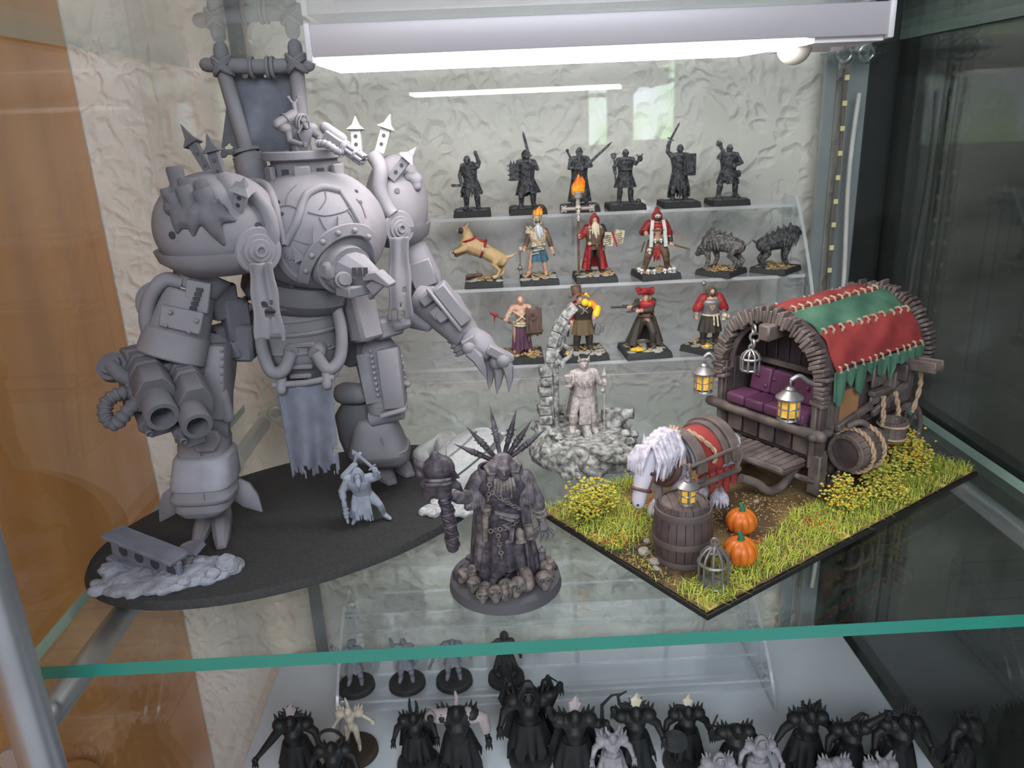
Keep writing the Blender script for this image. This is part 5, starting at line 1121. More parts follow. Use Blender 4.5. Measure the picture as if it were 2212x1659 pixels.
    def hood(s, m, r=.088, peak=.03, name='hood'):
        c = V(s.J['hed'])
        def f(b):
            rings = []
            for t in range(9):
                ph = math.radians(-62 + t * 19); rr = r * math.cos(ph) if ph < math.pi / 2 else 0; z = c.z + r * 1.15 * math.sin(ph) + (peak if t > 6 else 0)
                rings.append([s.p(c.x + rr * math.cos(a), c.y + .012 + (rr + (.03 if t < 3 else 0)) * (math.sin(a) if math.sin(a) > -.35 else -.35 - .0), z) for a in [2 * math.pi * i / 20 for i in range(20)]])
            b.loft(rings); b.tube([s.p(c.x - r * .75, c.y - r * .55, c.z - r * .7), s.p(c.x - r * .72, c.y - r * .62, c.z + r * .2), s.p(c.x - r * .3, c.y - r * .7, c.z + r * .95), s.p(c.x + r * .3, c.y - r * .7, c.z + r * .95), s.p(c.x + r * .72, c.y - r * .62, c.z + r * .2), s.p(c.x + r * .75, c.y - r * .55, c.z - r * .7)], .014 * s.h, 6, rnd=True)
        return one(name, f, m, s.t, smooth=60)
    def collar(s, m, r=.12, z=.80, name='collar'): return one(name, lambda b: b.lathe(s.p(0, 0, z - .06), s.p(0, -.01, z + .05), [(0, r * 1.25 * s.h), (.3, r * 1.15 * s.h), (.7, r * .75 * s.h), (1, r * .6 * s.h)], 18), m, s.t)
    def belt(s, m, z=.53, r=.125, t=.016, name='belt'): return one(name, lambda b: b.ring(s.p(V(s.J['pel']).x, V(s.J['pel']).y, z), UP, r * s.h, t * s.h, 24, 6), m, s.t)
    def bits(s, name, m, items, **kw):
        """small pieces: ('e', c, r) ellipsoid, ('t', pts, r) tube, ('b', p, q, w, h) bar"""
        def f(b):
            for it in items:
                if it[0] == 'e': b.ell(s.p(it[1]), [x * s.h for x in it[2]] if hasattr(it[2], '__len__') else it[2] * s.h, s.R)
                elif it[0] == 't': b.tube([s.p(x) for x in it[1]], [x * s.h for x in it[2]] if hasattr(it[2], '__len__') else it[2] * s.h, 8, rnd=True)
                elif it[0] == 'b': b.bar(s.p(it[1]), s.p(it[2]), it[3] * s.h, it[4] * s.h, hint=s.d(it[5]) if len(it) > 5 else UP)
                elif it[0] == 'r': b.ring(s.p(it[1]), s.d(it[2]), it[3] * s.h, it[4] * s.h, 20, 6)
                elif it[0] == 'p': b.prism([(x * s.h, z * s.h) for x, z in it[2]], s.p(it[1]), s.d((1, 0, 0)), UP, it[3] * s.h)
                elif it[0] == 'c': b.lathe(s.p(it[1]), s.p(it[2]), [(t, r * s.h) for t, r in it[3]], 14)
        return one(name, f, m, s.t, **kw)
    def sword(s, hand, tip, m, w=.03, name='sword', grip=None):
        a, t = s.p(hand), s.p(tip); d = (t - a).normalized(); B = basis(d, s.d((0, -1, 0))); h = s.h
        def f(b):
            g0 = a + d * .05 * h; L = (t - g0).length
            b.loft([[g0 + d * L * u + B.col[0] * x * w * k * h + B.col[1] * y * w * .3 * k * h for x, y in ((-1, 0), (0, 1), (1, 0), (0, -1))] for u, k in ((0, 1), (.3, .9), (.85, .75), (1, .04))])
            b.bar(g0 - B.col[0] * .06 * h, g0 + B.col[0] * .06 * h, .022 * h, .022 * h); b.tube([a - d * .07 * h, g0], .014 * h, 8); b.ell(a - d * .08 * h, .022 * h)
        return one(name, f, m, s.t, smooth=20)
    def skull(s, c, r, m, name='skull', look=(0, -1, 0), world=False, par=None):
        c = V(c) if world else s.p(c); f = s.d(look); sd = f.cross(UP).normalized()
        def g(b):
            b.ell(c, (r, r, r * .95)); b.tube([c + f * r * .5 - UP * r * .55, c + f * r * .6 - UP * r * 1.0], r * .5, 8, rnd=True); b.tube([c + f * r * .78 + sd * r * .6 + UP * r * .18, c + f * r * .95 + UP * r * .2, c + f * r * .78 - sd * r * .6 + UP * r * .18], r * .2, 6, rnd=True)
        o = one(name, g, m, par or s.t, remesh=r * .16, sm=1)
        one('eye_socket', lambda b: [b.ell(c + f * r * .86 + sd * q * r * .38 - UP * r * .08, r * .27, nu=8, nv=6) for q in (-1, 1)], steel_d, o); return o
white_m = mat('bone_white', (.62, .60, .54), rough=.7, var=.15, vs_=200)
# ------------------------------------------------------------------ gunner riding in the robot's turret
f = Fig.__new__(Fig); f.h = 4.4; f.R = Matrix.Rotation(math.radians(38), 3, 'Z'); f.t = rob; f.z0 = 0; f.pos = tp + V((-.15, .1, -1.75))
g_ = f.body(mech_s, dict(pel=(0, .02, .45), che=(.0, -.03, .64), nek=(0, -.09, .74), hed=(0, -.14, .79), shL=(-.16, -.02, .70), shR=(.16, -.02, .70), elL=(-.22, -.16, .56), haL=(-.08, -.30, .50), elR=(.24, -.14, .58), haR=(.1, -.34, .54)), k=1.2, hr=.085); g_.name = 'gunner'; ROOTS[g_.name] = ROOTS['body'] if 'body' in ROOTS else ROOTS[rob.name]
f.hood(mech_m, .10, .01, 'gunner_hood'); f.tunic(mech_s, .42, .74, 1.15, 'gunner_coat'); f.bits('gunner_pauldron', mech_m, [('e', (-.18, -.01, .72), (.10, .09, .07)), ('e', (.18, -.01, .72), (.10, .09, .07))])
f.bits('gunner_mask', mech_s, [('t', [(0, -.2, .77), (0, -.26, .72)], [.045, .03]), ('t', [(-.04, -.21, .75), (-.1, -.2, .66), (-.06, -.16, .58)], .02), ('e', (-.035, -.22, .81), .02), ('e', (.035, -.22, .81), .02)])
f.bits('gunner_pack', mech_m, [('b', (0, .14, .5), (0, .14, .80), .28, .16), ('t', [(-.24, .1, .78), (.02, .14, .9)], .075), ('e', (-.26, .1, .77), .05), ('r', (-.12, .12, .84), (1, .15, .45), .08, .015), ('t', [(.06, .15, .86), (.05, .15, 1.04)], .034), ('t', [(.05, .15, 1.03), (-.01, .15, 1.11)], .02), ('t', [(.05, .15, 1.03), (.12, .15, 1.11)], .02), ('e', (-.015, .15, 1.12), .028), ('e', (.125, .15, 1.12), .028)], bevel=.03)
s_, e_ = at(705, 290, 47.9), at(776, 340, 47.0)
def rgun(c):
    dd = (e_ - s_).normalized(); B = basis(dd)
    c.tube([s_ + V((-.1, .35, .35)), s_.lerp(e_, .45) + V((0, .35, .3))], .34, 14, rnd=True); c.box(s_.lerp(e_, .25), (.62, .5, 1.2), B); c.lathe(s_.lerp(e_, .5), s_.lerp(e_, .66), [(0, .2), (.1, .42), (.9, .42), (1, .3)], 14)
    for a in range(6):
        off = (B.col[0] * math.cos(a * math.pi / 3) + B.col[1] * math.sin(a * math.pi / 3)) * .26; c.lathe(s_.lerp(e_, .62) + off, e_ + dd * .35 + off, [(0, .13), (.97, .13), (1, .11), (.99, .06), (.9, .05)], 10)
    c.tube([s_.lerp(e_, .62), e_ + dd * .1], .12, 8); c.lathe(s_.lerp(e_, .86), s_.lerp(e_, .94), [(0, .3), (.1, .4), (.9, .4), (1, .3)], 14)
one('rotary_gun', rgun, mech_m, rob, bevel=.03)
hose('ammo_hose', [s_ + V((-.5, -.3, -.5)), s_ + V((.1, -.7, -.55)), s_.lerp(e_, .4) + V((0, -.5, -.45)), s_.lerp(e_, .55) + V((0, -.2, -.2))], .24, rob, mech_m, ribs=9)
# ------------------------------------------------------------------ small crouching soldier on the oval base
sol_m = mat('soldier_primer', (.23, .255, .31), rough=.75, var=.18, vs_=250)
f = Fig('soldier_figure', 'small blue-grey soldier with raised sword on the black oval base', gz(788, 1125), 4.6, 8)
f.body(sol_m, dict(pel=(.02, .03, .40), che=(-.02, -.04, .60), nek=(-.03, -.08, .70), hed=(-.02, -.13, .76), shL=(-.15, -.02, .67), shR=(.12, -.05, .67), elL=(-.26, -.05, .52), haL=(-.24, -.14, .38), elR=(.24, -.08, .70), haR=(.22, -.14, .84),
       hiL=(-.06, .03, .38), hiR=(.09, .03, .38), knL=(-.12, -.12, .24), knR=(.24, -.08, .26), anL=(-.13, .0, .05), anR=(.28, .02, .05), toL=(-.16, -.1, .03), toR=(.36, -.08, .03), grR=(-.5, 0, .8), hand=.042), k=1.12, hr=.075)
f.tunic(sol_m, .36, .70, 1.05); f.skirt(sol_m, .42, .12, .13, .2, 7, .12, arc=(-1.2, .6), rag=.2, sd=3, name='coat_tail'); f.hood(sol_m, .092, .02); f.sleeves(sol_m, .5, .062)
f.sword((.22, -.14, .84), (-.06, -.16, 1.18), sol_m, .022)
f.bits('backpack', sol_m, [('b', (-.1, .1, .5), (-.1, .1, .74), .22, .12), ('t', [(-.22, .05, .70), (-.06, .08, .84)], .05), ('t', [(-.06, .08, .84), (-.02, .08, 1.0)], .022), ('e', (-.05, .08, 1.02), .03), ('e', (.03, .08, 1.0), .03), ('t', [(-.02, .08, .93), (.04, .08, 1.0)], .016)])
f.bits('pistol', sol_m, [('t', [(-.24, -.14, .42), (-.23, -.17, .18)], [.03, .035]), ('t', [(-.23, -.17, .2), (-.22, -.18, .10)], .02), ('r', (-.23, -.16, .3), (0, .1, 1), .036, .01), ('r', (-.23, -.165, .24), (0, .1, 1), .036, .01)])
f.bits('respirator', sol_m, [('t', [(-.02, -.2, .72), (-.02, -.23, .66)], [.04, .03]), ('t', [(-.03, -.2, .66), (-.04, -.16, .55)], .018)])
f.bits('shoulder_plate', sol_m, [('e', (-.16, -.02, .70), (.08, .07, .05)), ('e', (.14, -.05, .70), (.07, .07, .05))])
# ------------------------------------------------------------------ cracked pale shell
sh_m = mat('white_cracked_stone', (.46, .47, .465), rough=.85, var=.12, vs_=300, bump=.5, bs=1200)
shl = thing('cracked_statue_head', onz(1010, 1040, 0.2), 'fallen white statue fragment with cracked plates behind the dark sorcerer', 'statue')
sc_ = onz(1018, 1018, 1.3); sr = (3.6, 2.6, 2.6)
SM = Euler((-.25, -.55, .3)).to_matrix()
one('stone_core', lambda b: b.ell(sc_, [x * .965 for x in sr], SM, 30, 18, z0=-.45), mat('crack_grey', (.14, .14, .14), rough=.9), shl)
for i, (u0, u1, v0, v1) in enumerate(((0, .8, -20, 20), (.85, 1.9, -20, 14), (1.95, 3.0, -20, 24), (3.05, 4.1, -20, 18), (4.15, 5.2, -20, 20), (5.25, 6.22, -20, 14), (.2, 1.5, 24, 55), (1.55, 2.9, 28, 55), (2.95, 4.4, 23, 58), (4.45, 6.1, 23, 52), (.3, 2.4, 59, 85), (2.5, 4.3, 62, 85), (4.4, 6.5, 56, 85))):
    one('plate', lambda b: b.sheet(lambda u, v: sc_ + SM @ V((sr[0] * math.cos(u0 + (u1 - u0) * u) * math.cos(math.radians(v0 + (v1 - v0) * v)), sr[1] * math.sin(u0 + (u1 - u0) * u) * math.cos(math.radians(v0 + (v1 - v0) * v)), sr[2] * math.sin(math.radians(v0 + (v1 - v0) * v)))), 8, 6), sh_m, shl, solid=.22)
one('broken_neck', lambda b: b.tube([onz(915, 985, .9), onz(965, 960, 1.2), sc_ + V((-1, .8, .4))], [.9, 1.15, 1.3], 16, rnd=True), sh_m, shl)
def shrub(b):
    r = random.Random(3)
    for k in range(26): b.rock(onz(960 + r.uniform(-48, 55), 1098 + r.uniform(-12, 12), .65), r.uniform(.3, .55), k)
wr = one('white_rubble', shrub, mat('white_grit', (.42, .44, .45), rough=.9, var=.3, vs_=500, bump=.6, bs=800), None, remesh=.1, sm=0)
tag(wr, 'low heap of white grit at the right end of the oval base', 'rubble')
# ------------------------------------------------------------------ dark sorcerer on a round base of skulls
vil_m = mat('dark_violet_grey', (.075, .062, .078), rough=.5, vs_=330, col2=(.026, .022, .03), mix=(.36, .64), bump=.4, bs=600); vil_l = mat('worn_violet_grey', (.155, .135, .15), rough=.5, vs_=330, col2=(.055, .046, .056), mix=(.36, .62), bump=.4, bs=500)
vil_b = mat('bone_brown_grey', (.20, .17, .155), rough=.55, vs_=420, col2=(.07, .058, .056), mix=(.36, .62), bump=.3, bs=700)
vp = V((-.15, 38.6, 0))
f = Fig('dark_sorcerer', 'dark violet sorcerer with fan of spikes and skull staff, round skull base', vp, 7.6, 4)
VR = Matrix.Rotation(math.radians(4), 3, 'Z').inverted()
hl = VR @ (at(960, 1072, 36.6) - vp - V((0, 0, .75))) / 7.6; hl = (hl.x, hl.y + .005, hl.z)
f.base('round', 6.4, .75, mat('grey_base_rim', (.075, .075, .085), rough=.6, var=.1))
f.body(vil_l, dict(pel=(.0, .0, .46), che=(0, -.02, .70), nek=(.01, -.06, .82), hed=(.015, -.10, .885), shL=(-.15, -.01, .76), shR=(.17, 0, .74), elL=(-.24, -.05, .66), haL=hl, elR=(.26, -.01, .56), haR=(.285, -.08, .40), hand=.036,
       knL=(-.08, -.1, .22), knR=(.1, -.05, .22), anL=(-.09, -.12, .04), anR=(.13, -.12, .04), toL=(-.10, -.2, .03), toR=(.13, -.22, .03), grL=(.12, .05, 1)), k=1.2, hr=.07, voxel=.009)
def clawfingers(b):
    c = V((.285, -.08, .40))
    for k in range(5):
        a = (k - 2) * .028; b0 = c + V((a * .8, -.01, -.02)); m_ = c + V((a * 1.5 - .01, -.045, -.055)); t_ = c + V((a * 1.6 - .03, -.05, -.105 + .012 * abs(k - 2)))
        if k == 0: b0, m_, t_ = c + V((-.02, -.01, 0)), c + V((-.065, -.03, -.02)), c + V((-.075, -.04, -.07))
        b.tube([f.p(b0), f.p(m_), f.p(t_)], [.014 * f.h, .011 * f.h, .004 * f.h], 7, rnd=True)
one('clawed_fingers', clawfingers, vil_l, f.t)
f.skirt(vil_m, .60, .05, .15, .235, 13, .07, 'robe', .12, sd=2, n=90)
f.skirt(vil_l, .86, .12, .15, .235, 11, .05, 'mantle', .1, sd=5, arc=(.75, 2 * math.pi - .75), n=80)
f.tunic(vil_m, .42, .82, 1.18)
for q, x in (('L', -1), ('R', 1)):
    for k in range(7 if x < 0 else 5): f.bits('shoulder_fold', vil_l, [('t', [(x * (.07 + k * .02), .03, .83 - k * .012), (x * (.13 + k * .019), -.06, .80 - k * .02), (x * (.135 + k * .02), -.09, .68 - k * .015), (x * (.13 + k * .02), -.085, .58)], [.02, .026, .022, .012])])
f.sleeves(vil_l, .45, .066, sides='L'); f.sleeves(vil_l, .25, .06, sides='R')
f.bits('arm_wrap', vil_b, [('r', (.272, -.045, .48), (.1, -.3, 1), .042, .014), ('r', (.265, -.03, .515), (.1, -.3, 1), .046, .013), ('t', [(.29, -.06, .5), (.33, -.06, .47)], .01)])
def cowl(b):
    c = V(f.J['hed'])
    for k in range(9):
        a = math.radians(-110 + k * 27.5)
        if abs(k - 4) < 2: continue
        b.tube([f.p(c + V((0, .03, .075))), f.p(c + V((math.sin(a) * .085, .02 - .03 * math.cos(a), .03 * math.cos(a)))), f.p(c + V((math.sin(a) * .1, .0, -.09)))], [.03 * f.h, .035 * f.h, .022 * f.h], 8, rnd=True)
    b.ell(f.p(c + V((0, .03, .035))), (.078 * f.h, .066 * f.h, .07 * f.h))
one('cowl', cowl, vil_l, f.t, remesh=.009 * f.h, sm=2)
f.bits('open_mouth', steel_d, [('e', (.017, -.163, .838), (.022, .012, .02))])
f.bits('eye', steel_d, [('e', (-.008, -.152, .897), (.012, .01, .008)), ('e', (.042, -.152, .897), (.012, .01, .008))])
for sx in (-1, 1): f.bits('horn', vil_b, [('t', [(.015 + sx * .07, -.07, .92), (.015 + sx * .115, -.09, .895), (.015 + sx * .10, -.12, .855), (.015 + sx * .06, -.12, .86)], [.028, .025, .018, .008])])
for k in range(7): f.bits('beard_strand', vil_b, [('t', [(.015 + (k - 3) * .02, -.145, .822), (.015 + (k - 3) * .022, -.165, .78), (.01 + (k - 3) * .026, -.17 + .004 * k, .72 - .02 * (k % 3))], [.014, .013, .005])])
for k, (an, L) in enumerate(((-62, .27), (-38, .28), (-8, .34), (17, .31), (36, .28), (54, .30))):
    a = math.radians(an); d0 = V((math.sin(a), .05, math.cos(a))); o = V((.02, .07, .84)) + d0 * .06
    f.bits('crown_spike', vil_m if k != 2 else vil_l, [('c', o + d0 * .0, o + d0 * (.05 + L), [(0, .014), (.2, .018), (.3, .016), (.32, .024), (.42, .02), (.44, .026), (.5, .02), (.52, .026), (.6, .02), (1, .001)]), ('b', o + d0 * (.05 + L * .5) - V((.035, 0, 0)), o + d0 * (.05 + L * .5) + V((.035, 0, 0)), .008, .008), ('b', o + d0 * (.05 + L * .38) - V((.034, 0, 0)), o + d0 * (.05 + L * .38) + V((.034, 0, 0)), .008, .008)], smooth=30)
# staff with skull head
def Sp(x, y, Y=36.6): return at(x, y, Y)
one('staff', lambda b: b.tube([Sp(978, 1180), Sp(972, 1130), Sp(962, 1085), Sp(955, 1050)], [.36, .34, .3, .3], 12, rnd=True), vil_m, f.t)
def wraps(b):
    for k in range(9): b.ring(Sp(978 - k * 2.2, 1172 - k * 13), (.1 + .3 * (-1) ** k, 0, 1), .35, .08, 16, 6)
one('staff_wrap', wraps, vil_m, f.t)
def staffhead(b):
    b.ell(Sp(948, 1012), (.85, .7, .75)); b.ell(Sp(945, 1045), (.95, .6, .5)); b.ell(Sp(952, 1062), (.6, .5, .4))
    for pts, r in (([(930, 1020), (912, 1008), (898, 1000), (893, 985)], (.3, .25, .16, .05)), ([(925, 1030), (905, 1025), (895, 1010)], (.25, .2, .05)), ([(965, 1010), (975, 1022), (992, 1032)], (.3, .25, .06)), ([(970, 1040), (990, 1050), (998, 1060)], (.3, .22, .08)), ([(930, 1055), (922, 1070)], (.4, .3)), ([(940, 985), (948, 1000)], (.3, .45)), ([(915, 1045), (930, 1060)], (.3, .3))):
        b.tube([Sp(*p) for p in pts], r, 8, rnd=True)
one('staff_head', staffhead, vil_m, f.t, remesh=.07, sm=1)
one('staff_collar', lambda b: (b.ring(Sp(947, 1035, 36.2), (0, .3, 1), .62, .09, 18, 6), b.ring(Sp(947, 1043, 36.2), (0, .3, 1), .66, .09, 18, 6)), vil_l, f.t)
def chain(pts, nm='chain', r=.11):
    q = [f.p(p) for p in pts]; n = len(q)
    for i in range(n - 1):
        L = max(2, int((q[i + 1] - q[i]).length / (r * 2.1)))
        for k in range(L):
            c = q[i].lerp(q[i + 1], k / L); d = (q[i + 1] - q[i]).normalized(); one(nm + '_link', lambda b: b.ring(c, (d.cross(V((0, 1, .2))) if k % 2 else d.cross(V((1, 0, .3)))), r, r * .34, 12, 6), vil_b, f.t)
chain([(-.07, -.17, .74), (.03, -.19, .66), (.13, -.16, .58)]); chain([(-.09, -.17, .80), (-.11, -.18, .66)]); chain([(-.1, -.19, .45), (0, -.2, .47), (.12, -.18, .52)]); chain([(-.05, -.21, .42), (-.03, -.22, .22)])
f.bits('entrails', vil_l, [('t', [(-.02, -.18, .55), (.06, -.2, .52), (-.01, -.2, .50), (.05, -.21, .46), (.04, -.22, .38), (.015, -.22, .37)], .022), ('t', [(-.05, -.17, .58), (.02, -.19, .56), (.09, -.18, .54)], .02)])
f.bits('bell', vil_b, [('c', (.10, -.2, .46), (.11, -.21, .36), [(0, .012), (.2, .03), (.8, .036), (1, .045)]), ('c', (.17, -.17, .46), (.18, -.18, .36), [(0, .03), (.4, .04), (.5, .05), (.9, .05), (1, .04)])])
f.bits('flask', vil_b, [('c', (-.12, -.18, .64), (-.12, -.18, .58), [(0, .035), (.3, .04), (.6, .03), (1, .028)]), ('t', [(-.13, -.17, .56), (-.14, -.18, .38)], [.025, .02])])
f.bits('front_boot', vil_b, [('t', [(.13, -.2, .09), (.135, -.27, .045)], [.055, .06])])
for k, (x, y, r, lk) in enumerate(((-.16, -.30, .34, (-.2, -1, -.2)), (-.02, -.31, .40, (.3, -1, -.1)), (-.24, -.22, .34, (-.5, -1, 0)), (-.10, -.36, .36, (0, -1, -.2)), (.07, -.30, .42, (-.6, -1, -.1)), (.26, -.25, .40, (.1, -1, -.1)), (-.30, -.1, .34, (-1, -.4, 0)), (-.22, -.05, .36, (-.6, -.8, 0)), (.3, -.08, .3, (1, -.5, 0)), (-.19, -.37, .3, (0, -1, 0)))):
    f.skull((x, y, .045 + r * .05), r * 1.22, vil_b, look=(lk[0], lk[1], .5))
for x, y, hh in ((-.25, -.16, .14), (-.03, -.36, .12), (.31, -.16, .11), (.28, -.02, .18), (.33, -.1, .13)):
    f.bits('candle', vil_b if hh < .15 else vil_l, [('c', (x, y, .0), (x, y, hh), [(0, .034), (.1, .03), (.88, .027), (.9, .032), (1, .02)]), ('t', [(x, y, hh), (x, y, hh + .025)], [.008, .002])])
def rubb(b):
    r = random.Random(9)
    for k in range(60): a = r.uniform(0, 6.28); q = math.sqrt(r.random()) * .36; b.rock(f.p(q * math.cos(a), q * math.sin(a), .0), r.uniform(.25, .45), k, 7)
one('bone_rubble', rubb, vil_m, f.t, smooth=20)
# ------------------------------------------------------------------ noble with goblet on a ruined stone base
ru_m = mat('drybrushed_stone', (.42, .42, .40), rough=.85, vs_=320, col2=(.10, .105, .10), mix=(.36, .64), bump=.9, bs=420); ru_f = mat('drybrushed_figure', (.46, .41, .395), rough=.75, vs_=420, col2=(.28, .245, .24), mix=(.36, .62), bump=.4, bs=700)
rp = V((6.3, 55.3, 0))
ru = thing('ruined_shrine_base', rp, 'round rocky grey ruin base with broken pillar and pointed arch', 'scenic base')
RS = .94
def rq(x, y, z): return rp + V((x, y, z)) * RS
def rock_base(b):
    r = random.Random(21); b.lathe(rq(0, 0, 0), rq(0, 0, 2.3), [(0, 3.5), (.15, 4.1), (.4, 4.3), (.75, 3.8), (.95, 3.3), (1, 2.8)], 26)
    for k in range(90):
        a = r.uniform(0, 6.28); q = r.uniform(3.2, 4.2); b.rock(rq(q * math.cos(a), q * math.sin(a), r.uniform(.3, 2.1)), r.uniform(.4, .85), k)
    for k in range(30): a = r.uniform(0, 6.28); q = r.uniform(2.4, 3.6); b.rock(rq(q * math.cos(a), q * math.sin(a), 2.3), r.uniform(.25, .5), k + 100)
one('rock_mound', rock_base, ru_m, ru, remesh=.13, sm=1)
for pts, w in (([(-1.4, -3.4, 2.2), (-.4, -4.0, 2.0), (-.6, -4.3, 1.2), (.4, -4.2, .4)], .36), ([(.2, -3.6, 2.1), (1.2, -4.0, 1.7), (2.6, -3.8, 1.4), (4.2, -2.6, 1.2)], .42), ([(-2.4, -3.2, 1.2), (-1.6, -4.1, .8), (-.8, -4.4, .3)], .32), ([(1.6, -3.9, .7), (3.2, -3.6, .6), (5.2, -2.6, .8)], .4)):
    hose('root', [rq(*p) for p in pts], w * RS, ru, ru_m)
one('floor_disc', lambda b: b.lathe(rq(0, -.6, 2.2), rq(0, -.6, 2.52), [(0, 2.6), (.8, 2.6), (1, 2.5)], 40), ru_m, ru, smooth=30)
for k in range(7):
    z = 2.4 + k * .82; w = 1.15 - .03 * k
    one('pillar_block', lambda b: b.box(rq(-3.1 + (.1 if k % 2 else -.05) + k * .04, 1.0, z), (w * RS, 1.1 * RS, .76 * RS), Matrix.Rotation(.1 * (-1) ** k, 3, 'Z')), ru_m, ru, bevel=.12, seg=2)
one('pillar_shaft', lambda b: b.tube([rq(-2.1, .9, 2.2), rq(-2.05, .9, 8.2)], .24 * RS, 10), ru_m, ru)
def archp(cx, cz, R, a0, a1, w, nm, n=4):
    for k in range(n):
        t0 = a0 + (a1 - a0) * k / n; t1 = a0 + (a1 - a0) * (k + .96) / n
        def g(b):
            rings = []
            for i in range(5):
                t = math.radians(t0 + (t1 - t0) * i / 4); c = rq(cx - R * math.cos(t), .9, cz + R * math.sin(t)); o = V((-math.cos(t), 0, math.sin(t)))
                rings.append([c + (o * x + V((0, y, 0))) * RS for x, y in ((-w / 2, -w * .5), (w / 2, -w * .5), (w / 2, w * .5), (-w / 2, w * .5))])
            b.loft(rings)
        one(nm, g, ru_m, ru, bevel=.06)
archp(3.4, 8.1, 5.9, 0, 50, .75, 'arch_stone', 4); archp(3.2, 8.1, 5.2, 3, 36, .3, 'tracery', 3)
TY = rp.y + .85
for pts in ([(1228, 706), (1218, 722), (1217, 745)], [(1217, 722), (1206, 708)], [(1217, 745), (1200, 762), (1182, 790), (1170, 822)], [(1217, 745), (1235, 757), (1232, 768), (1219, 778), (1215, 792)], [(1215, 792), (1206, 780)]):
    one('tracery', lambda b: b.tube([at(x, y, TY) for x, y in pts], .17, 8, rnd=True), ru_m, ru)
for k in range(6): one('wall_block', lambda b: b.box(rq(-1.5 + k % 3 * 1.0, 2.3, 2.7 + (k // 3) * .75), (.92, .7, .68)), ru_m, ru, bevel=.12)
for x in (2.2, 3.0): one('wall_block', lambda b: b.box(rq(x, 2.0, 2.9), (.8, .7, 1.0)), ru_m, ru, bevel=.12)
hose('fallen_statue', [rq(2.0, .3, 2.5), rq(2.9, .2, 2.9), rq(3.5, .1, 3.6), rq(4.1, -.1, 3.7)], .42, ru, ru_m); [Fig.skull(f, rq(x, y, z), .4, ru_m, world=True, par=ru) for x, y, z in ((3.2, -1.5, 2.5), (3.9, -1.2, 2.3), (-2.6, -1.6, 2.9), (-2.2, -1.8, 2.6), (-2.9, -1.4, 2.4), (3.5, -2.0, 2.0))]
f = Fig('noble_figure', 'pale dry-brushed noble lifting a goblet, standing on the ruin with a staff', rq(0, -.5, 2.5), 6.0, 2)
f.body(ru_f, dict(shL=(-.12, 0, .77), elL=(-.17, -.08, .66), haL=(-.20, -.17, .70), elR=(.22, 0, .62), haR=(.25, -.06, .66), knL=(-.14, -.1, .30), anL=(-.15, -.06, .10), toL=(-.17, -.16, .07), anR=(.12, 0, .04), toR=(.14, -.1, .02)), hr=.066)
f.tunic(ru_f, .5, .80, .98); f.skirt(ru_f, .55, .14, .105, .14, 6, .08, 'long_apron', arc=(-.5, .55)); f.cape(ru_f, .12, .14, .22); f.boots(ru_f)
f.bits('fur_collar', ru_f, [('t', [(-.1 + .022 * k, -.07 - .03 * math.sin(k * .35), .80), (-.1 + .022 * k, -.1 - .03 * math.sin(k * .35), .70 - .03 * (k % 3))], [.024, .01]) for k in range(10)])
f.bits('goblet', ru_f, [('c', (-.21, -.19, .69), (-.21, -.19, .82), [(0, .045), (.06, .045), (.1, .012), (.3, .012), (.4, .04), (.6, .048), (1, .05)])])
f.bits('staff', ru_f, [('t', [(.25, -.06, 0), (.25, -.06, .78)], .012), ('c', (.25, -.06, .66), (.25, -.06, .86), [(0, .015), (.1, .03), (.2, .03), (.3, .018), (.5, .035), (.7, .02), (1, .002)]), ('e', (.23, -.07, .56), (.03, .02, .03))])
f.bits('brow_horns', ru_f, [('t', [(-.03, -.07, .965), (-.06, -.07, .985), (-.065, -.07, 1.02)], [.016, .014, .004]), ('t', [(.03, -.07, .965), (.06, -.07, .985), (.065, -.07, 1.02)], [.016, .014, .004]), ('t', [(-.06, -.04, .95), (0, -.08, .975), (.06, -.04, .95)], .018)])
f.bits('stirrup_stone', ru_m, [('e', (-.16, -.1, .02), (.13, .1, .06)), ('b', (.02, -.2, -.02), (.0, -.14, .14), .1, .05)])
# ------------------------------------------------------------------ rows of painted figures on the acrylic steps
def spot(row, x, yb, dy=1.75):
    y0, z = STEP[2 - row]; p = at(x, yb, y0 + .1); return V((p.x, y0 + dy, z + .003))
dwm = mat('ash_black_paint', (.10, .106, .118), rough=.6, vs_=650, col2=(.02, .021, .025), mix=(.38, .66), bump=.5, bs=900); dwl = mat('ash_grey_paint', (.17, .178, .195), rough=.6, vs_=650, col2=(.045, .048, .054), mix=(.38, .66), bump=.4, bs=900)
dws = mat('slate_stone', (.10, .105, .11), rough=.8, var=.4, vs_=200)
GT, GM, GB = 'ash-black warriors on the top step', 'painted figures on the middle step', 'painted figures on the lowest step'
def dark(x, yb, h, label, J, rot=0, look=None, k=1.0):
    f = Fig('warrior_figure', label, spot(0, x, yb), h, rot, GT); f.base('square', 3.3, .55, top=dws, sd=int(x)); f.body(dwl, J, k); return f
f = dark(1020, 462, 4.7, 'ash-black warrior raising an empty fist, cleaver held low', dict(hed=(-.05, -.04, .89), che=(-.03, 0, .69), elR=(.17, -.02, .83), haR=(.11, -.05, 1.0), elL=(-.20, .02, .60), haL=(-.17, -.10, .45), anL=(-.1, .0, .06)))
f.tunic(dwm, .46, .8); f.skirt(dwm, .52, .26, .12, .19, 9, .12, rag=.25, sd=1); f.bits('cleaver', dwl, [('p', (-.17, -.12, .45), [(.05, -.01), (-.0, .015), (-.18, .03), (-.2, .0), (-.17, -.03), (-.03, -.03)], .015), ('t', [(-.17, -.12, .45), (-.1, -.12, .43)], .012)]); f.collar(dwm); f.boots(dwm)
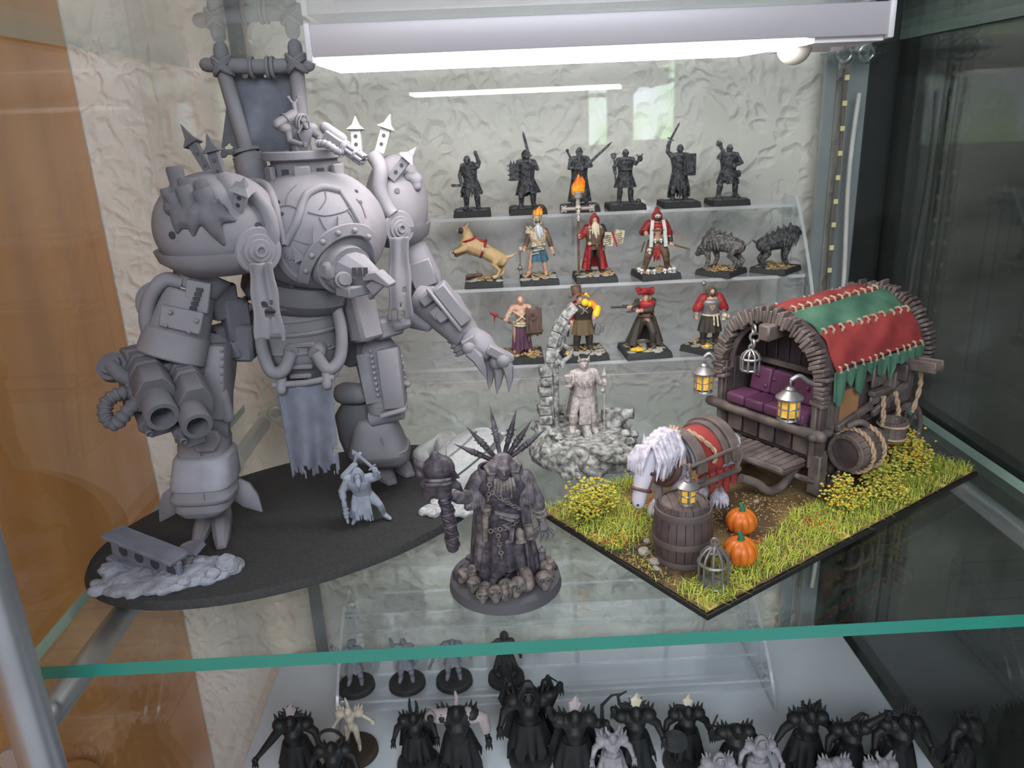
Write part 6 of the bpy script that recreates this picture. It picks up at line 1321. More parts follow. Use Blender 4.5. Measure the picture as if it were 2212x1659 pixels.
f = dark(1142, 458, 4.8, 'ash-black warrior with sword held upright and spiked shield', dict(elL=(-.2, -.08, .66), haL=(-.21, -.16, .62), elR=(.20, -.06, .66), haR=(.06, -.14, .80), grR=(-.2, 0, 1)))
f.tunic(dwm, .44, .8, 1.08); f.skirt(dwm, .5, .22, .125, .19, 8, .1, rag=.2, sd=2); f.sword((.06, -.14, .84), (-.05, -.16, 1.32), dwl, .03); f.hood(dwm, .085, .0, 'coif'); f.boots(dwm)
f.bits('spiked_shield', dwm, [('b', (-.23, -.2, .48), (-.23, -.2, .78), .17, .03, (0, 1, 0))] + [('t', [(-.23 + sx * .08, -.2, z), (-.23 + sx * .12, -.2, z + .01)], [.016, .004]) for sx in (-1, 1) for z in (.5, .58, .66, .74)] + [('t', [(-.28 + .05 * k, -.2, .78), (-.28 + .05 * k, -.2, .83)], [.018, .005]) for k in range(3)]); f.bits('scabbard', dwm, [('t', [(.12, .04, .5), (.24, .08, .25)], .018)])
f = dark(1257, 455, 4.9, 'ash-black bearded warrior in long robe levelling a great sword', dict(elL=(-.19, -.06, .64), haL=(.02, -.18, .63), elR=(.2, -.06, .66), haR=(.10, -.17, .67), grR=(.7, 0, .7)))
f.tunic(dwm, .44, .8, 1.1); f.skirt(dwm, .52, .05, .12, .19, 8, .1, 'robe', sd=3); f.sword((.09, -.18, .66), (.56, -.2, 1.06), dwl, .028, 'great_sword'); f.bits('beard', dwl, [('t', [(0, -.1, .86), (0, -.13, .74)], [.05, .015])]); f.bits('back_handle', dwm, [('t', [(-.1, .08, .72), (-.2, .08, .92)], .018), ('e', (-.2, .08, .93), .03)])
f = dark(1357, 447, 4.6, 'ash-black bald warrior in pleated kilt carrying a mace', dict(elL=(-.21, -.02, .66), haL=(-.21, -.12, .56), elR=(.20, -.02, .70), haR=(.24, -.10, .78)))
f.tunic(dwm, .5, .8, 1.05); f.skirt(dwm, .52, .28, .12, .19, 12, .14, 'kilt', sd=4); f.boots(dwm); f.bits('breast_band', dwl, [('b', (-.11, -.12, .62), (.11, -.12, .62), .1, .03)]); f.bits('mace', dwl, [('t', [(-.2, -.12, .40), (-.235, -.12, .84)], .014), ('c', (-.235, -.12, .82), (-.245, -.12, .92), [(0, .03), (.2, .05), (.8, .05), (1, .03)])] + [('t', [(-.24, -.12, .88), (-.24 + .07 * math.cos(a), -.12 + .05 * math.sin(a), .9)], [.015, .003]) for a in (0, 1, 2, 3.1, 4.2, 5.2)])
f.bits('trophy_head', dwm, [('e', (.26, -.11, .80), (.05, .05, .06)), ('t', [(.22, -.1, .84), (.2, -.1, .87)], .01), ('t', [(.29, -.1, .85), (.31, -.1, .88)], .01)]); f.skull((.22, -.18, .03), .26, dwl)
f = dark(1475, 440, 4.8, 'ash-black warrior lifting a sword behind a tall box shield', dict(elL=(-.22, .0, .86), haL=(-.20, -.03, 1.02), grL=(.3, 0, 1), elR=(.19, -.06, .64), haR=(.14, -.15, .62)))
f.tunic(dwm, .46, .8, 1.05); f.skirt(dwm, .52, .14, .12, .18, 9, .14, rag=.3, sd=5); f.sword((-.2, -.03, 1.03), (-.02, -.04, 1.36), dwl, .024); f.boots(dwm)
f.bits('box_shield', dwm, [('b', (.14, -.2, .44), (.14, -.2, .82), .22, .04, (0, 1, 0)), ('b', (.14, -.23, .48), (.14, -.23, .76), .14, .03, (0, 1, 0))], bevel=.04)
f = dark(1582, 440, 4.6, 'ash-black brute hugging his belly with a club on the shoulder', dict(elL=(-.2, -.02, .74), haL=(-.14, -.08, .87), elR=(.23, -.04, .64), haR=(.05, -.19, .60), knL=(-.15, -.05, .27), anL=(-.17, 0, .06), toL=(-.2, -.09, .03), knR=(.13, -.05, .27), anR=(.15, 0, .06), toR=(.17, -.1, .03)), k=1.15)
f.tunic(dwm, .46, .8, 1.12); f.skirt(dwm, .52, .3, .14, .2, 8, .1, rag=.3, sd=6); f.bits('club', dwl, [('t', [(-.13, -.08, .82), (-.2, -.06, 1.0)], [.018, .04]), ('e', (-.21, -.06, 1.0), (.06, .05, .05)), ('e', (-.24, -.06, 1.04), .025)]); f.bits('pouch', dwm, [('e', (.2, .0, .44), (.05, .05, .07))]); f.boots(dwm); f.skull((-.2, -.2, .03), .24, dwl)
# --- middle step
skin = mat('flesh_paint', (.48, .28, .20), rough=.6, bump=.3, bs=900, var=.3, vs_=500); red = mat('crimson_paint', (.28, .02, .022), rough=.55, bump=.4, bs=900, var=.5, vs_=500); bone = mat('ivory_paint', (.50, .43, .30), rough=.65, bump=.5, bs=900, var=.45, vs_=600); lea = mat('leather_paint', (.12, .072, .045), rough=.6, bump=.4, bs=900, var=.6, vs_=200)
drk = mat('black_brown_paint', (.035, .028, .026), rough=.6, var=.3); blu = mat('teal_blue_paint', (.04, .125, .19), rough=.6, var=.25); wht = mat('pale_hair_paint', (.55, .60, .64), rough=.65, var=.15); stl = mat('steel_paint', (.24, .235, .23), rough=.42, metal=.5, var=.2)
flm = mat('flame_orange', (.95, .22, .015), rough=.5, vs_=200, col2=(.95, .50, .03), mix=(.4, .6)); flg = mat('leafy_ground', (.22, .17, .10), rough=.9, var=.4, vs_=200); lit = mat('autumn_litter', (.50, .31, .11), rough=.85, var=.35, vs_=300); stn = mat('grey_flagstone', (.30, .31, .27), rough=.9, var=.3)
def flame(f, pts, nm='flame'): return f.bits(nm, flm, [('t', [p, (p[0] + dx * .4, p[1], p[2] + L * .5), (p[0] + dx, p[1], p[2] + L)], [r, r * 1.05, .004]) for p, L, dx, r in pts])
def quad(f, m, neck, head, snout, rear=0.0, legs=None, bk=1.0):
    b = MB(); P = f.p; h = f.h
    b.tube([P(.34, 0, .42 - rear), P(.1, 0, .50 - rear * .4), P(-.16, 0, .58 + rear * .2), P(-.27, 0, .6 + rear * .4)], [.13 * h * bk, .14 * h * bk, .17 * h * bk, .14 * h * bk], 12, rnd=True)
    b.tube([P(-.24, 0, .63 + rear * .4), P(neck)], [.13 * h * bk, .1 * h * bk], 10, rnd=True); b.ell(P(head), (.1 * h * bk, .085 * h * bk, .09 * h * bk), f.R); b.tube([P(head), P(snout)], [.07 * h * bk, .05 * h * bk], 9, rnd=True)
    for q in (-1, 1): b.tube([P(head[0] + .03, q * .06, head[2] + .06), P(head[0] + .06, q * .085, head[2] + .13)], [.035 * h, .012 * h], 6, rnd=True)
    for pts in legs: b.tube([P(x) for x in pts], [.085 * h * bk, .06 * h * bk, .04 * h * bk, .036 * h * bk, .045 * h * bk][:len(pts)], 8, rnd=True)
    b.tube([P(.42, 0, .46 - rear), P(.54, 0, .48 - rear), P(.64, 0, .55 - rear)], [.04 * h, .03 * h, .012 * h], 7, rnd=True)
    return b.build('body', m, f.t, remesh=.014 * h, sm=2)
f = Fig('hound_figure', 'tan hound with red harness rearing up to the left, square base', spot(1, 1045, 612), 4.6, 0, GM, 'figurine'); f.base('square', 3.3, .6, top=stn, litter=lit, sd=31)
dogm = mat('tan_hound', (.50, .35, .18), rough=.65, var=.2, vs_=150)
quad(f, dogm, (-.26, 0, .80), (-.30, 0, .88), (-.40, -.02, .89), .1, [[(-.24, -.08, .62), (-.36, -.09, .56), (-.48, -.1, .52), (-.54, -.1, .52)], [(-.22, .08, .62), (-.34, .09, .50), (-.46, .1, .44), (-.5, .1, .42)], [(.30, -.08, .36), (.2, -.1, .24), (.30, -.1, .14), (.26, -.1, .04), (.2, -.1, .02)], [(.34, .08, .36), (.28, .1, .22), (.40, .1, .13), (.36, .1, .04), (.3, .1, .02)]])
f.bits('muzzle_mask', drk, [('e', (-.36, -.02, .89), (.08, .07, .06)), ('e', (-.52, -.1, .52), (.05, .035, .035)), ('e', (-.48, .1, .43), (.05, .035, .035))]); f.bits('harness', red, [('r', (-.24, 0, .72), (-.3, 0, 1), .13, .022), ('r', (.02, 0, .54), (1, 0, -.4), .165, .024), ('t', [(-.16, -.06, .74), (.02, -.06, .69)], .025)]); f.bits('buckle', bone, [('e', (.02, -.17, .55), (.04, .015, .05)), ('e', (.1, -.12, .6), .02)]); f.bits('log', lea, [('t', [(-.3, -.1, .06), (-.05, -.12, .08)], .035), ('t', [(-.1, -.12, .08), (-.12, -.12, .16)], .012)])
f = Fig('zealot_figure', 'white-bearded zealot with burning iron helmet and spiked flail', spot(1, 1167, 605), 4.8, 0, GM); f.base('square', 3.3, .6, top=stn, litter=lit, sd=32)
f.body(skin, dict(elL=(-.2, -.02, .60), haL=(-.26, -.10, .48), elR=(.20, -.02, .62), haR=(.25, -.08, .42), anL=(-.17, 0, .06), toL=(-.21, -.09, .02), knL=(-.14, -.04, .26), anR=(.12, 0, .06)))
f.tunic(bone, .46, .8, 1.0, 'rag_tunic'); f.skirt(blu, .50, .26, .12, .16, 8, .1, sd=7); f.sleeves(lea, .5, .05); f.bits('beard', wht, [('t', [(0, -.11, .87), (.01, -.14, .78), (.03, -.15, .66)], [.05, .05, .015]), ('t', [(-.04, -.1, .85), (-.02, -.13, .72)], [.03, .01]), ('t', [(.05, -.1, .85), (.08, -.13, .72)], [.03, .01])])
f.bits('cage_helmet', bone, [('c', (0, -.03, .90), (0, -.03, 1.08), [(0, .075), (.1, .085), (.15, .078), (.45, .078), (.5, .086), (.55, .078), (.9, .078), (.95, .088), (1, .08)])]); f.bits('helmet_slit', drk, [('b', (-.05, -.11, .96), (.05, -.11, .96), .02, .02), ('b', (-.03, -.112, 1.02), (-.03, -.112, .93), .02, .012), ('b', (.03, -.112, 1.02), (.03, -.112, .93), .02, .012)])
flame(f, [((0, -.03, 1.06), .16, .05, .05), ((-.04, -.03, 1.06), .1, -.01, .04), ((.05, -.03, 1.06), .12, .03, .04), ((0, -.07, 1.06), .1, .02, .04)])
f.bits('shoulder_bones', bone, [('t', [(-.16 + .02 * k, -.03, .80), (-.2 + .03 * k, -.06, .88 - .02 * (k % 2))], [.03, .012]) for k in range(4)] + [('e', (-.15, -.03, .78), (.08, .07, .05))]); f.bits('scripture_strips', bone, [('b', (-.02, -.135, .7), (-.02, -.135, .52), .05, .012), ('b', (.06, -.13, .76), (.06, -.135, .6), .05, .012), ('b', (-.12, -.12, .54), (.12, -.12, .57), .035, .02), ('b', (-.1, -.12, .46), (.1, -.12, .49), .03, .02), ('b', (-.12, -.13, .40), (.0, -.13, .42), .03, .015)]); f.bits('loin_strip', lea, [('b', (.04, -.15, .50), (.05, -.16, .3), .07, .012)])
f.bits('flail', lea, [('t', [(-.12, -.1, .52), (-.32, -.12, .47)], .02)] + [('r', (-.33, -.12, .44 - .03 * k), (1, k % 2, 0), .016, .006) for k in range(8)]); f.bits('flail_ball', stl, [('e', (-.34, -.12, .17), .045)] + [('t', [(-.34, -.12, .17), (-.34 + .085 * math.cos(a), -.12, .17 + .085 * math.sin(a))], [.022, .003]) for a in [k * .9 for k in range(7)]]); f.bits('dagger', drk, [('b', (.25, -.08, .42), (.28, -.1, .35), .02, .01)])
f.bits('handle_skull', bone, [('e', (-.32, -.12, .5), (.035, .035, .04))])
f = Fig('priest_figure', 'red-hooded bearded priest with skull cross staff and open book', spot(1, 1290, 600), 4.9, 0, GM); f.base('square', 3.6, .6, top=stn, litter=lit, sd=33)
f.body(skin, dict(elL=(-.2, -.04, .68), haL=(-.27, -.1, .66), elR=(.2, -.04, .62), haR=(.22, -.16, .57)))
f.tunic(lea, .42, .8, 1.1); f.skirt(red, .52, .08, .13, .21, 9, .1, 'red_coat', sd=8, arc=(.5, 5.78)); f.hood(red, .09, .03); f.sleeves(red, .7, .06, sides='L', r2=.07); f.sleeves(drk, .6, .055, sides='R'); f.boots(drk); f.trousers(drk, .07); f.bits('beard', mat('ivory_beard', (.66, .58, .44), rough=.65), [('t', [(0, -.11, .86), (0, -.14, .74), (.02, -.14, .62)], [.045, .045, .01]), ('t', [(-.03, -.11, .84), (-.05, -.14, .7)], [.03, .01]), ('t', [(.04, -.11, .84), (.06, -.14, .68)], [.03, .01])])
f.bits('scroll', bone, [('b', (-.10, -.14, .78), (-.1, -.145, .62), .1, .014), ('e', (-.09, -.15, .76), (.03, .02, .02))]); f.belt(lea, .52, .135, .02); f.bits('seal_skull', bone, [('e', (-.1, -.14, .53), (.035, .03, .035))]); f.bits('pouch', lea, [('b', (.02, -.14, .47), (.02, -.14, .54), .09, .04), ('b', (.14, -.1, .4), (.14, -.1, .5), .08, .05)])
f.bits('staff_pole', lea, [('t', [(-.29, -.1, .01), (-.29, -.1, .98)], .019)] + [('r', (-.29, -.1, .3 + .06 * k), (0, 0, 1), .02, .006) for k in range(8)])
f.bits('staff_cross', mat('pewter_bone', (.40, .37, .33), rough=.55, metal=.2), [('t', [(-.52, -.1, 1.13), (-.06, -.1, 1.13)], .03), ('e', (-.53, -.1, 1.13), (.05, .025, .05)), ('e', (-.05, -.1, 1.13), (.05, .025, .05)), ('t', [(-.29, -.1, .95), (-.29, -.1, 1.24)], .04)] + [('e', (-.53 + sx * .03, -.1, 1.13 + sz * .04), .022) for sx in (-1, 1) for sz in (-1, 1)] + [('e', (-.05 + sx * .03, -.1, 1.13 + sz * .04), .022) for sx in (-1, 1) for sz in (-1, 1)])
for z, r in ((1.14, .28), (1.04, .2), (.97, .16)): f.skull((-.29, -.14, z), r, white_m)
f.bits('brazier', MATS['pewter_bone'], [('c', (-.29, -.1, 1.24), (-.29, -.1, 1.42), [(0, .03), (.3, .035), (.4, .07), (.8, .075), (.82, .095), (1, .095)])]); flame(f, [((-.29, -.1, 1.40), .30, .02, .075), ((-.23, -.1, 1.42), .22, .0, .06), ((-.35, -.1, 1.40), .2, .02, .055), ((-.20, -.12, 1.50), .16, -.02, .04)])
f.bits('book', bone, [('b', (.20, -.22, .50), (.24, -.2, .72), .16, .03, (0, 1, .2)), ('b', (.38, -.2, .53), (.42, -.18, .75), .16, .03, (0, 1, .2))]); f.bits('book_ribbon', red, [('b', (.28, -.23, .72), (.36, -.23, .48), .035, .012, (0, 1, 0))])
f.bits('book_script', drk, [('b', (.15 + k % 2 * .19, -.243, .66 - .035 * (k // 2) + k % 2 * .03), (.25 + k % 2 * .19, -.238, .675 - .035 * (k // 2) + k % 2 * .03), .007, .006, (0, 1, 0)) for k in range(10)])
f = Fig('executioner_figure', 'red-hooded skull-masked executioner with long axe and white stole', spot(1, 1425, 595), 5.0, 0, GM); f.base('square', 3.5, .6, top=stn, litter=lit, sd=34, hx=.12)
f.body(skin, dict(elL=(-.24, -.02, .66), haL=(-.22, -.18, .66), elR=(.22, 0, .62), haR=(.24, -.06, .44), knL=(-.14, -.05, .26), anL=(-.19, 0, .06), toL=(-.22, -.1, .02), knR=(.16, -.05, .26), anR=(.2, .02, .06), toR=(.24, -.08, .02), grR=(1, 0, -.3)), k=1.1)
f.tunic(red, .62, .82, 1.05); f.sleeves(red, 0, .068); f.bits('arm_guard', drk, [('t', [(-.24, -.04, .66), (-.225, -.14, .66)], .045), ('t', [(.225, 0, .6), (.236, -.04, .5)], .045)]); f.hood(red, .092, .06); f.bits('skull_mask', white_m, [('e', (0, -.1, .925), (.055, .03, .03))]); f.bits('mask_eye', drk, [('e', (-.02, -.128, .925), .01), ('e', (.02, -.128, .925), .01), ('e', (0, -.1, .87), (.05, .035, .03))])
f.trousers(lea, .082); f.boots(lea, .8, .055); f.skirt(red, .48, .22, .08, .1, 6, .2, 'loincloth', .3, arc=(-.6, .6), sd=9); f.belt(lea, .50, .13, .022)
for x in (-.05, .05): f.skull((x, -.15, .53), .17, white_m)
f.skull((-.14, -.13, .36), .22, white_m)
f.bits('stole', mat('white_stole', (.55, .56, .53), rough=.7, var=.15, vs_=300), [('b', (-.09, -.10, .86), (-.11, -.15, .72), .055, .02, (0, 1, 0)), ('b', (-.11, -.15, .73), (-.12, -.15, .42), .06, .014, (0, 1, 0)), ('b', (.09, -.10, .86), (.11, -.15, .72), .055, .02, (0, 1, 0)), ('b', (.11, -.15, .73), (.13, -.15, .42), .06, .014, (0, 1, 0))]); f.bits('chest_strap', lea, [('b', (-.1, -.14, .70), (.1, -.14, .70), .035, .025)])
f.bits('axe_haft', lea, [('t', [(.2, -.06, .46), (.56, -.06, .34)], .016)]); f.bits('axe_head', stl, [('p', (.54, -.06, .35), [(-.03, .02), (.04, .0), (.02, -.12), (.06, -.2), (-.03, -.235), (-.13, -.19), (-.16, -.13), (-.07, -.14), (-.04, -.1)], .02)], smooth=0); f.bits('dagger', drk, [('b', (-.2, -.02, .5), (-.26, -.02, .32), .03, .012)])
for x, y in ((-.28, -.2), (-.18, -.26), (-.08, -.28), (.2, -.2), (.28, -.16), (-.3, -.05), (.1, -.26)): f.skull((x, y, .03), .2, white_m, look=(x, -1, 0))
bst = mat('beast_grey', (.19, .18, .17), rough=.7, vs_=600, col2=(.04, .038, .04), mix=(.38, .64), bump=.8, bs=700); bsd = mat('beast_dark', (.10, .10, .105), rough=.7, vs_=600, col2=(.018, .018, .02), mix=(.38, .64), bump=.8, bs=700)
for x, yb, lab, m, rt, nk, hd_, sn in ((1570, 590, 'grey shaggy wolf beast with lowered head facing forward', bst, -35, (-.36, 0, .50), (-.44, 0, .38), (-.55, 0, .28)), (1690, 583, 'dark wolf beast snarling to the right on the middle step', bsd, 195, (-.34, 0, .70), (-.42, 0, .72), (-.55, 0, .67))):
    f = Fig('wolf_figure', lab, spot(1, x, yb), 3.9, rt, GM); f.base('square', 3.3, .55, top=flg, litter=lit, sd=int(x), hx=math.radians(45) - math.radians(rt))
    quad(f, m, nk, hd_, sn, -.06, [[(-.24, -.1, .52), (-.3, -.12, .34), (-.26, -.12, .18), (-.3, -.12, .03)], [(-.2, .1, .52), (-.18, .12, .34), (-.14, .12, .18), (-.2, .12, .03)], [(.30, -.1, .42), (.22, -.12, .28), (.36, -.12, .16), (.30, -.12, .04), (.24, -.12, .02)], [(.34, .1, .42), (.3, .12, .28), (.44, .12, .15), (.38, .12, .04), (.32, .12, .02)]], 1.35)
    f.bits('mane_ridge', m, [('t', [(-.3 + .07 * k, (-1) ** k * .04, .72 - .02 * k), (-.25 + .07 * k, (-1) ** k * .07, .92 - .03 * (k % 3) - .025 * k)], [.1, .012]) for k in range(9)] + [('t', [(-.34 + .07 * k, q * .2, .62), (-.28 + .07 * k, q * .27, .44)], [.07, .012]) for k in range(5) for q in (-1, 1)]); f.bits('fangs', bone, [('t', [(sn[0] + .02, q * .03, sn[2] - .01), (sn[0], q * .03, sn[2] - .06)], [.014, .003]) for q in (-1, 1)])
# --- lowest step
pur = mat('plum_cloth', (.10, .045, .075), rough=.65, var=.25); dwd = wood_mat('painted_door_wood', (.14, .085, .07), (.07, .04, .035), scale=300, st=(1, 1, .2)); yel = mat('bright_yellow_paint', (.85, .52, .02), rough=.5, var=.15); blk = mat('soot_coat', (.045, .037, .03), rough=.6, var=.3)
f = Fig('torch_bearer_figure', 'bald scarred man with bloody cudgel and nailed door as shield', spot(2, 1130, 775), 4.9, 0, GB); f.base('square', 3.6, .6, top=flg, litter=lit, sd=41)
f.body(skin, dict(elL=(-.22, -.02, .66), haL=(-.26, -.12, .60), grL=(-1, 0, .4), elR=(.18, -.04, .64), haR=(.14, -.12, .60)), k=1.05)
f.skirt(pur, .52, .04, .12, .16, 10, .14, 'trailing_skirt', .1, sd=11); f.bits('rope_wraps', bone, [('t', [(-.12, -.11, .74), (0, -.14, .66), (.1, -.12, .58)], .014), ('t', [(.1, -.11, .74), (0, -.14, .64), (-.1, -.12, .56)], .014), ('r', (0, 0, .53), (0, 0, 1), .125, .02), ('r', (0, 0, .49), (0, 0, 1), .125, .02), ('r', (-.22, -.02, .66), (-.3, -.2, .6), .05, .012), ('r', (-.16, 0, .73), (-.5, 0, .6), .06, .012), ('r', (-.19, -.01, .70), (-.5, 0, .6), .057, .012)])
f.bits('door_shield', dwd, [('b', (.10 + .055 * k, -.2 + .01 * k, .34 - .02 * (k % 2)), (.10 + .055 * k, -.18 + .01 * k, .82 - .02 * (k % 3)), .05, .03, (0, 1, 0)) for k in range(5)], bevel=.03); f.bits('door_rail', lea, [('b', (.06, -.24, .40), (.36, -.21, .42), .05, .03), ('r', (.2, -.23, .68), (0, 1, .1), .05, .012)])
f.bits('cudgel', lea, [('t', [(-.18, -.12, .55), (-.42, -.13, .70)], [.016, .02])]); f.bits('cudgel_head', red, [('t', [(-.42, -.13, .70), (-.5, -.13, .74)], [.035, .02]), ('t', [(-.44, -.13, .7), (-.455, -.13, .58)], [.018, .005]), ('t', [(-.5, -.13, .74), (-.54, -.13, .77)], [.014, .004])])
f = Fig('hat_man_figure', 'broad man in buckled tall hat with glowing yellow sleeve and cloak', spot(2, 1265, 770), 4.9, 0, GB); f.base('square', 3.8, .6, top=stn, litter=lit, sd=42, hx=.08)
f.body(skin, dict(hed=(-.06, -.05, .885), elL=(-.2, 0, .62), haL=(-.2, -.03, .46), elR=(.24, -.06, .70), haR=(.16, -.18, .60), anL=(-.12, 0, .06)), k=1.1)
f.tunic(blk, .42, .82, 1.15); f.skirt(mat('olive_coat', (.13, .095, .045), rough=.65, var=.25), .54, .28, .135, .19, 8, .08, 'coat_skirt', sd=12); f.sleeves(red, .4, .062, sides='L'); f.sleeves(mat('orange_sleeve', (.72, .24, .03), rough=.55, var=.3), .5, .07, sides='R'); f.boots(blk, .9, .06); f.trousers(blk, .08)
f.bits('tall_hat', lea, [('c', (-.10, -.05, .95), (-.105, -.045, .97), [(0, .15), (1, .14)]), ('c', (-.10, -.05, .96), (-.12, -.04, 1.12), [(0, .08), (1, .088)])]); f.bits('hat_band', red, [('c', (-.10, -.05, .97), (-.104, -.05, 1.0), [(0, .085), (1, .086)])]); f.bits('hat_feather', flm, [('t', [(-.04, -.08, .97), (.05, -.1, .98), (.1, -.1, .93)], [.02, .03, .01])])
f.bits('glowing_orb', yel, [('e', (.02, -.16, .85), (.065, .055, .065)), ('e', (.1, -.16, .82), (.04, .04, .05)), ('t', [(.24, -.08, .72), (.2, -.14, .63)], .06)]); f.bits('cross_belt', stl, [('t', [(-.08, -.14, .80), (.06, -.17, .68)], .014), ('t', [(.08, -.15, .78), (-.04, -.17, .66)], .014), ('r', (0, -.17, .74), (0, 1, 0), .03, .01)]); f.bits('dangling_cages', stl, [('b', (.22, -.02, .26), (.26, -.02, .44), .14, .1), ('b', (.3, -.03, .30), (.33, -.03, .44), .07, .07)], bevel=.06); f.bits('scabbard', drk, [('t', [(-.22, .0, .5), (-.26, .02, .24)], .018)])  # orb and sleeve patch are plain yellow paint
f = Fig('pistoleer_figure', 'pistoleer in red tricorn hat striding with two levelled guns', spot(2, 1400, 768), 4.9, 0, GB); f.base('square', 3.9, .6, top=stn, litter=lit, sd=43, hx=.06)
f.body(skin, dict(pel=(.02, 0, .47), che=(.02, -.02, .67), hed=(-.0, -.05, .87), elL=(-.16, -.1, .76), haL=(-.30, -.16, .74), grL=(-1, 0, 0), elR=(.06, -.18, .67), haR=(-.16, -.2, .68), grR=(-1, 0, 0), knR=(.12, -.12, .28), anR=(.13, -.08, .06), toR=(.13, -.18, .02), knL=(-.12, .0, .25), anL=(-.2, .12, .05), toL=(-.24, .06, .02)))
f.tunic(red, .60, .82, 1.05, 'red_vest'); f.skirt(blk, .56, .06, .125, .30, 9, .1, 'flared_coat', sd=13, arc=(.7, 5.6)); f.sleeves(blk, .5, .055); f.boots(blk, 1.0, .06); f.trousers(blk, .075); f.belt(lea, .55, .125, .02)
f.bits('tricorn_hat', red, [('e', (0, -.03, .965), (.085, .085, .06))] + [('t', [(.13 * math.cos(a), -.03 + .13 * math.sin(a), .95), (.15 * math.cos(a + 1.05), -.03 + .15 * math.sin(a + 1.05), 1.0), (.13 * math.cos(a + 2.1), -.03 + .13 * math.sin(a + 2.1), .95)], [.03, .035, .03]) for a in (-.6, 1.5, 3.6)])
f.bits('long_pistol', drk, [('t', [(-.28, -.17, .75), (-.60, -.2, .76)], [.022, .017]), ('b', (-.30, -.17, .76), (-.42, -.18, .765), .03, .04), ('t', [(-.28, -.17, .76), (-.25, -.16, .70)], .018)]); f.bits('second_pistol', drk, [('t', [(-.14, -.2, .69), (-.34, -.21, .67)], [.022, .016]), ('t', [(-.14, -.2, .69), (-.11, -.19, .64)], .018)]); f.bits('hair_bun', mat('blond_paint', (.45, .30, .08), rough=.6), [('e', (.08, .0, .86), (.04, .05, .06))]); f.bits('yellow_tuft', mat('moss_yellow', (.62, .38, .03), rough=.9, var=.3, vs_=400), [('e', (-.17, -.26, .02), (.13, .09, .035))])
f = Fig('armoured_figure', 'hooded soldier in steel breastplate with mace over the shoulder', spot(2, 1543, 757), 4.9, 0, GB); f.base('square', 3.6, .6, top=stn, litter=lit, sd=44, hx=.75)
f.body(skin, dict(elL=(-.24, -.02, .62), haL=(-.26, -.08, .48), elR=(.23, -.02, .62), haR=(.18, -.14, .52)), k=1.15)
f.tunic(stl, .54, .80, 1.15, 'breastplate'); f.skirt(blk, .54, .22, .13, .19, 9, .1, sd=14); f.sleeves(red, 0, .085, 'red_pauldron'); f.bits('bracer', stl, [('t', [(-.245, -.03, .6), (-.258, -.07, .5)], .045), ('t', [(.225, -.04, .6), (.19, -.12, .53)], .045)]); f.hood(mat('olive_hood', (.09, .075, .04), rough=.7), .09, .02); f.bits('mouth_grille', drk, [('e', (0, -.1, .87), (.04, .025, .035))])
f.boots(blk, .9, .06); f.trousers(blk, .08); f.bits('rope_belt', bone, [('r', (0, 0, .52), (0, 0, 1), .14, .02), ('t', [(.02, -.15, .52), (.03, -.17, .36)], .016), ('t', [(.08, -.14, .52), (.1, -.16, .34)], .016)]); f.bits('mace', stl, [('t', [(-.06, .1, .7), (-.11, .06, 1.02)], .018), ('e', (-.115, .06, 1.04), .045)]); f.bits('carried_skulls', bone, [('e', (.2, -.17, .52), .05), ('e', (.26, -.14, .49), .045), ('e', (.18, -.19, .46), .04)]); f.bits('gold_pebble', yel, [('e', (-.1, -.26, .02), (.05, .04, .03))])
# ------------------------------------------------------------------ the lower compartment
LZ = -29.0
LSTEP = [(60.6, 2.6), (64.0, 5.0), (67.6, 7.4)]
stand(-16.5, 24.5, LZ, LSTEP, 'lower clear acrylic stand holding four small grey figures')
g4 = mat('dusk_grey_paint', (.20, .215, .25), rough=.7, var=.3, vs_=220)
bk_m = mat('primer_black', (.012, .013, .014), rough=.55, var=.3, vs_=150); bk_g = mat('primer_charcoal', (.028, .03, .031), rough=.6, var=.3, vs_=150)
crm = mat('cream_plastic', (.55, .50, .40), rough=.6, var=.15, vs_=150); pnk = mat('pinkish_plastic', (.36, .31, .32), rough=.65, var=.2, vs_=150); gry = mat('silver_grey_paint', (.27, .26, .29), rough=.6, var=.35, vs_=200); brn = mat('dark_umber_base', (.05, .035, .025), rough=.7, var=.3)
GL, GD_ = 'small grey figures on the lower stand', 'black monsters on the lower shelf'
def lspot(x, y): p = at(x, y, LSTEP[0][0] + 1.7); return p
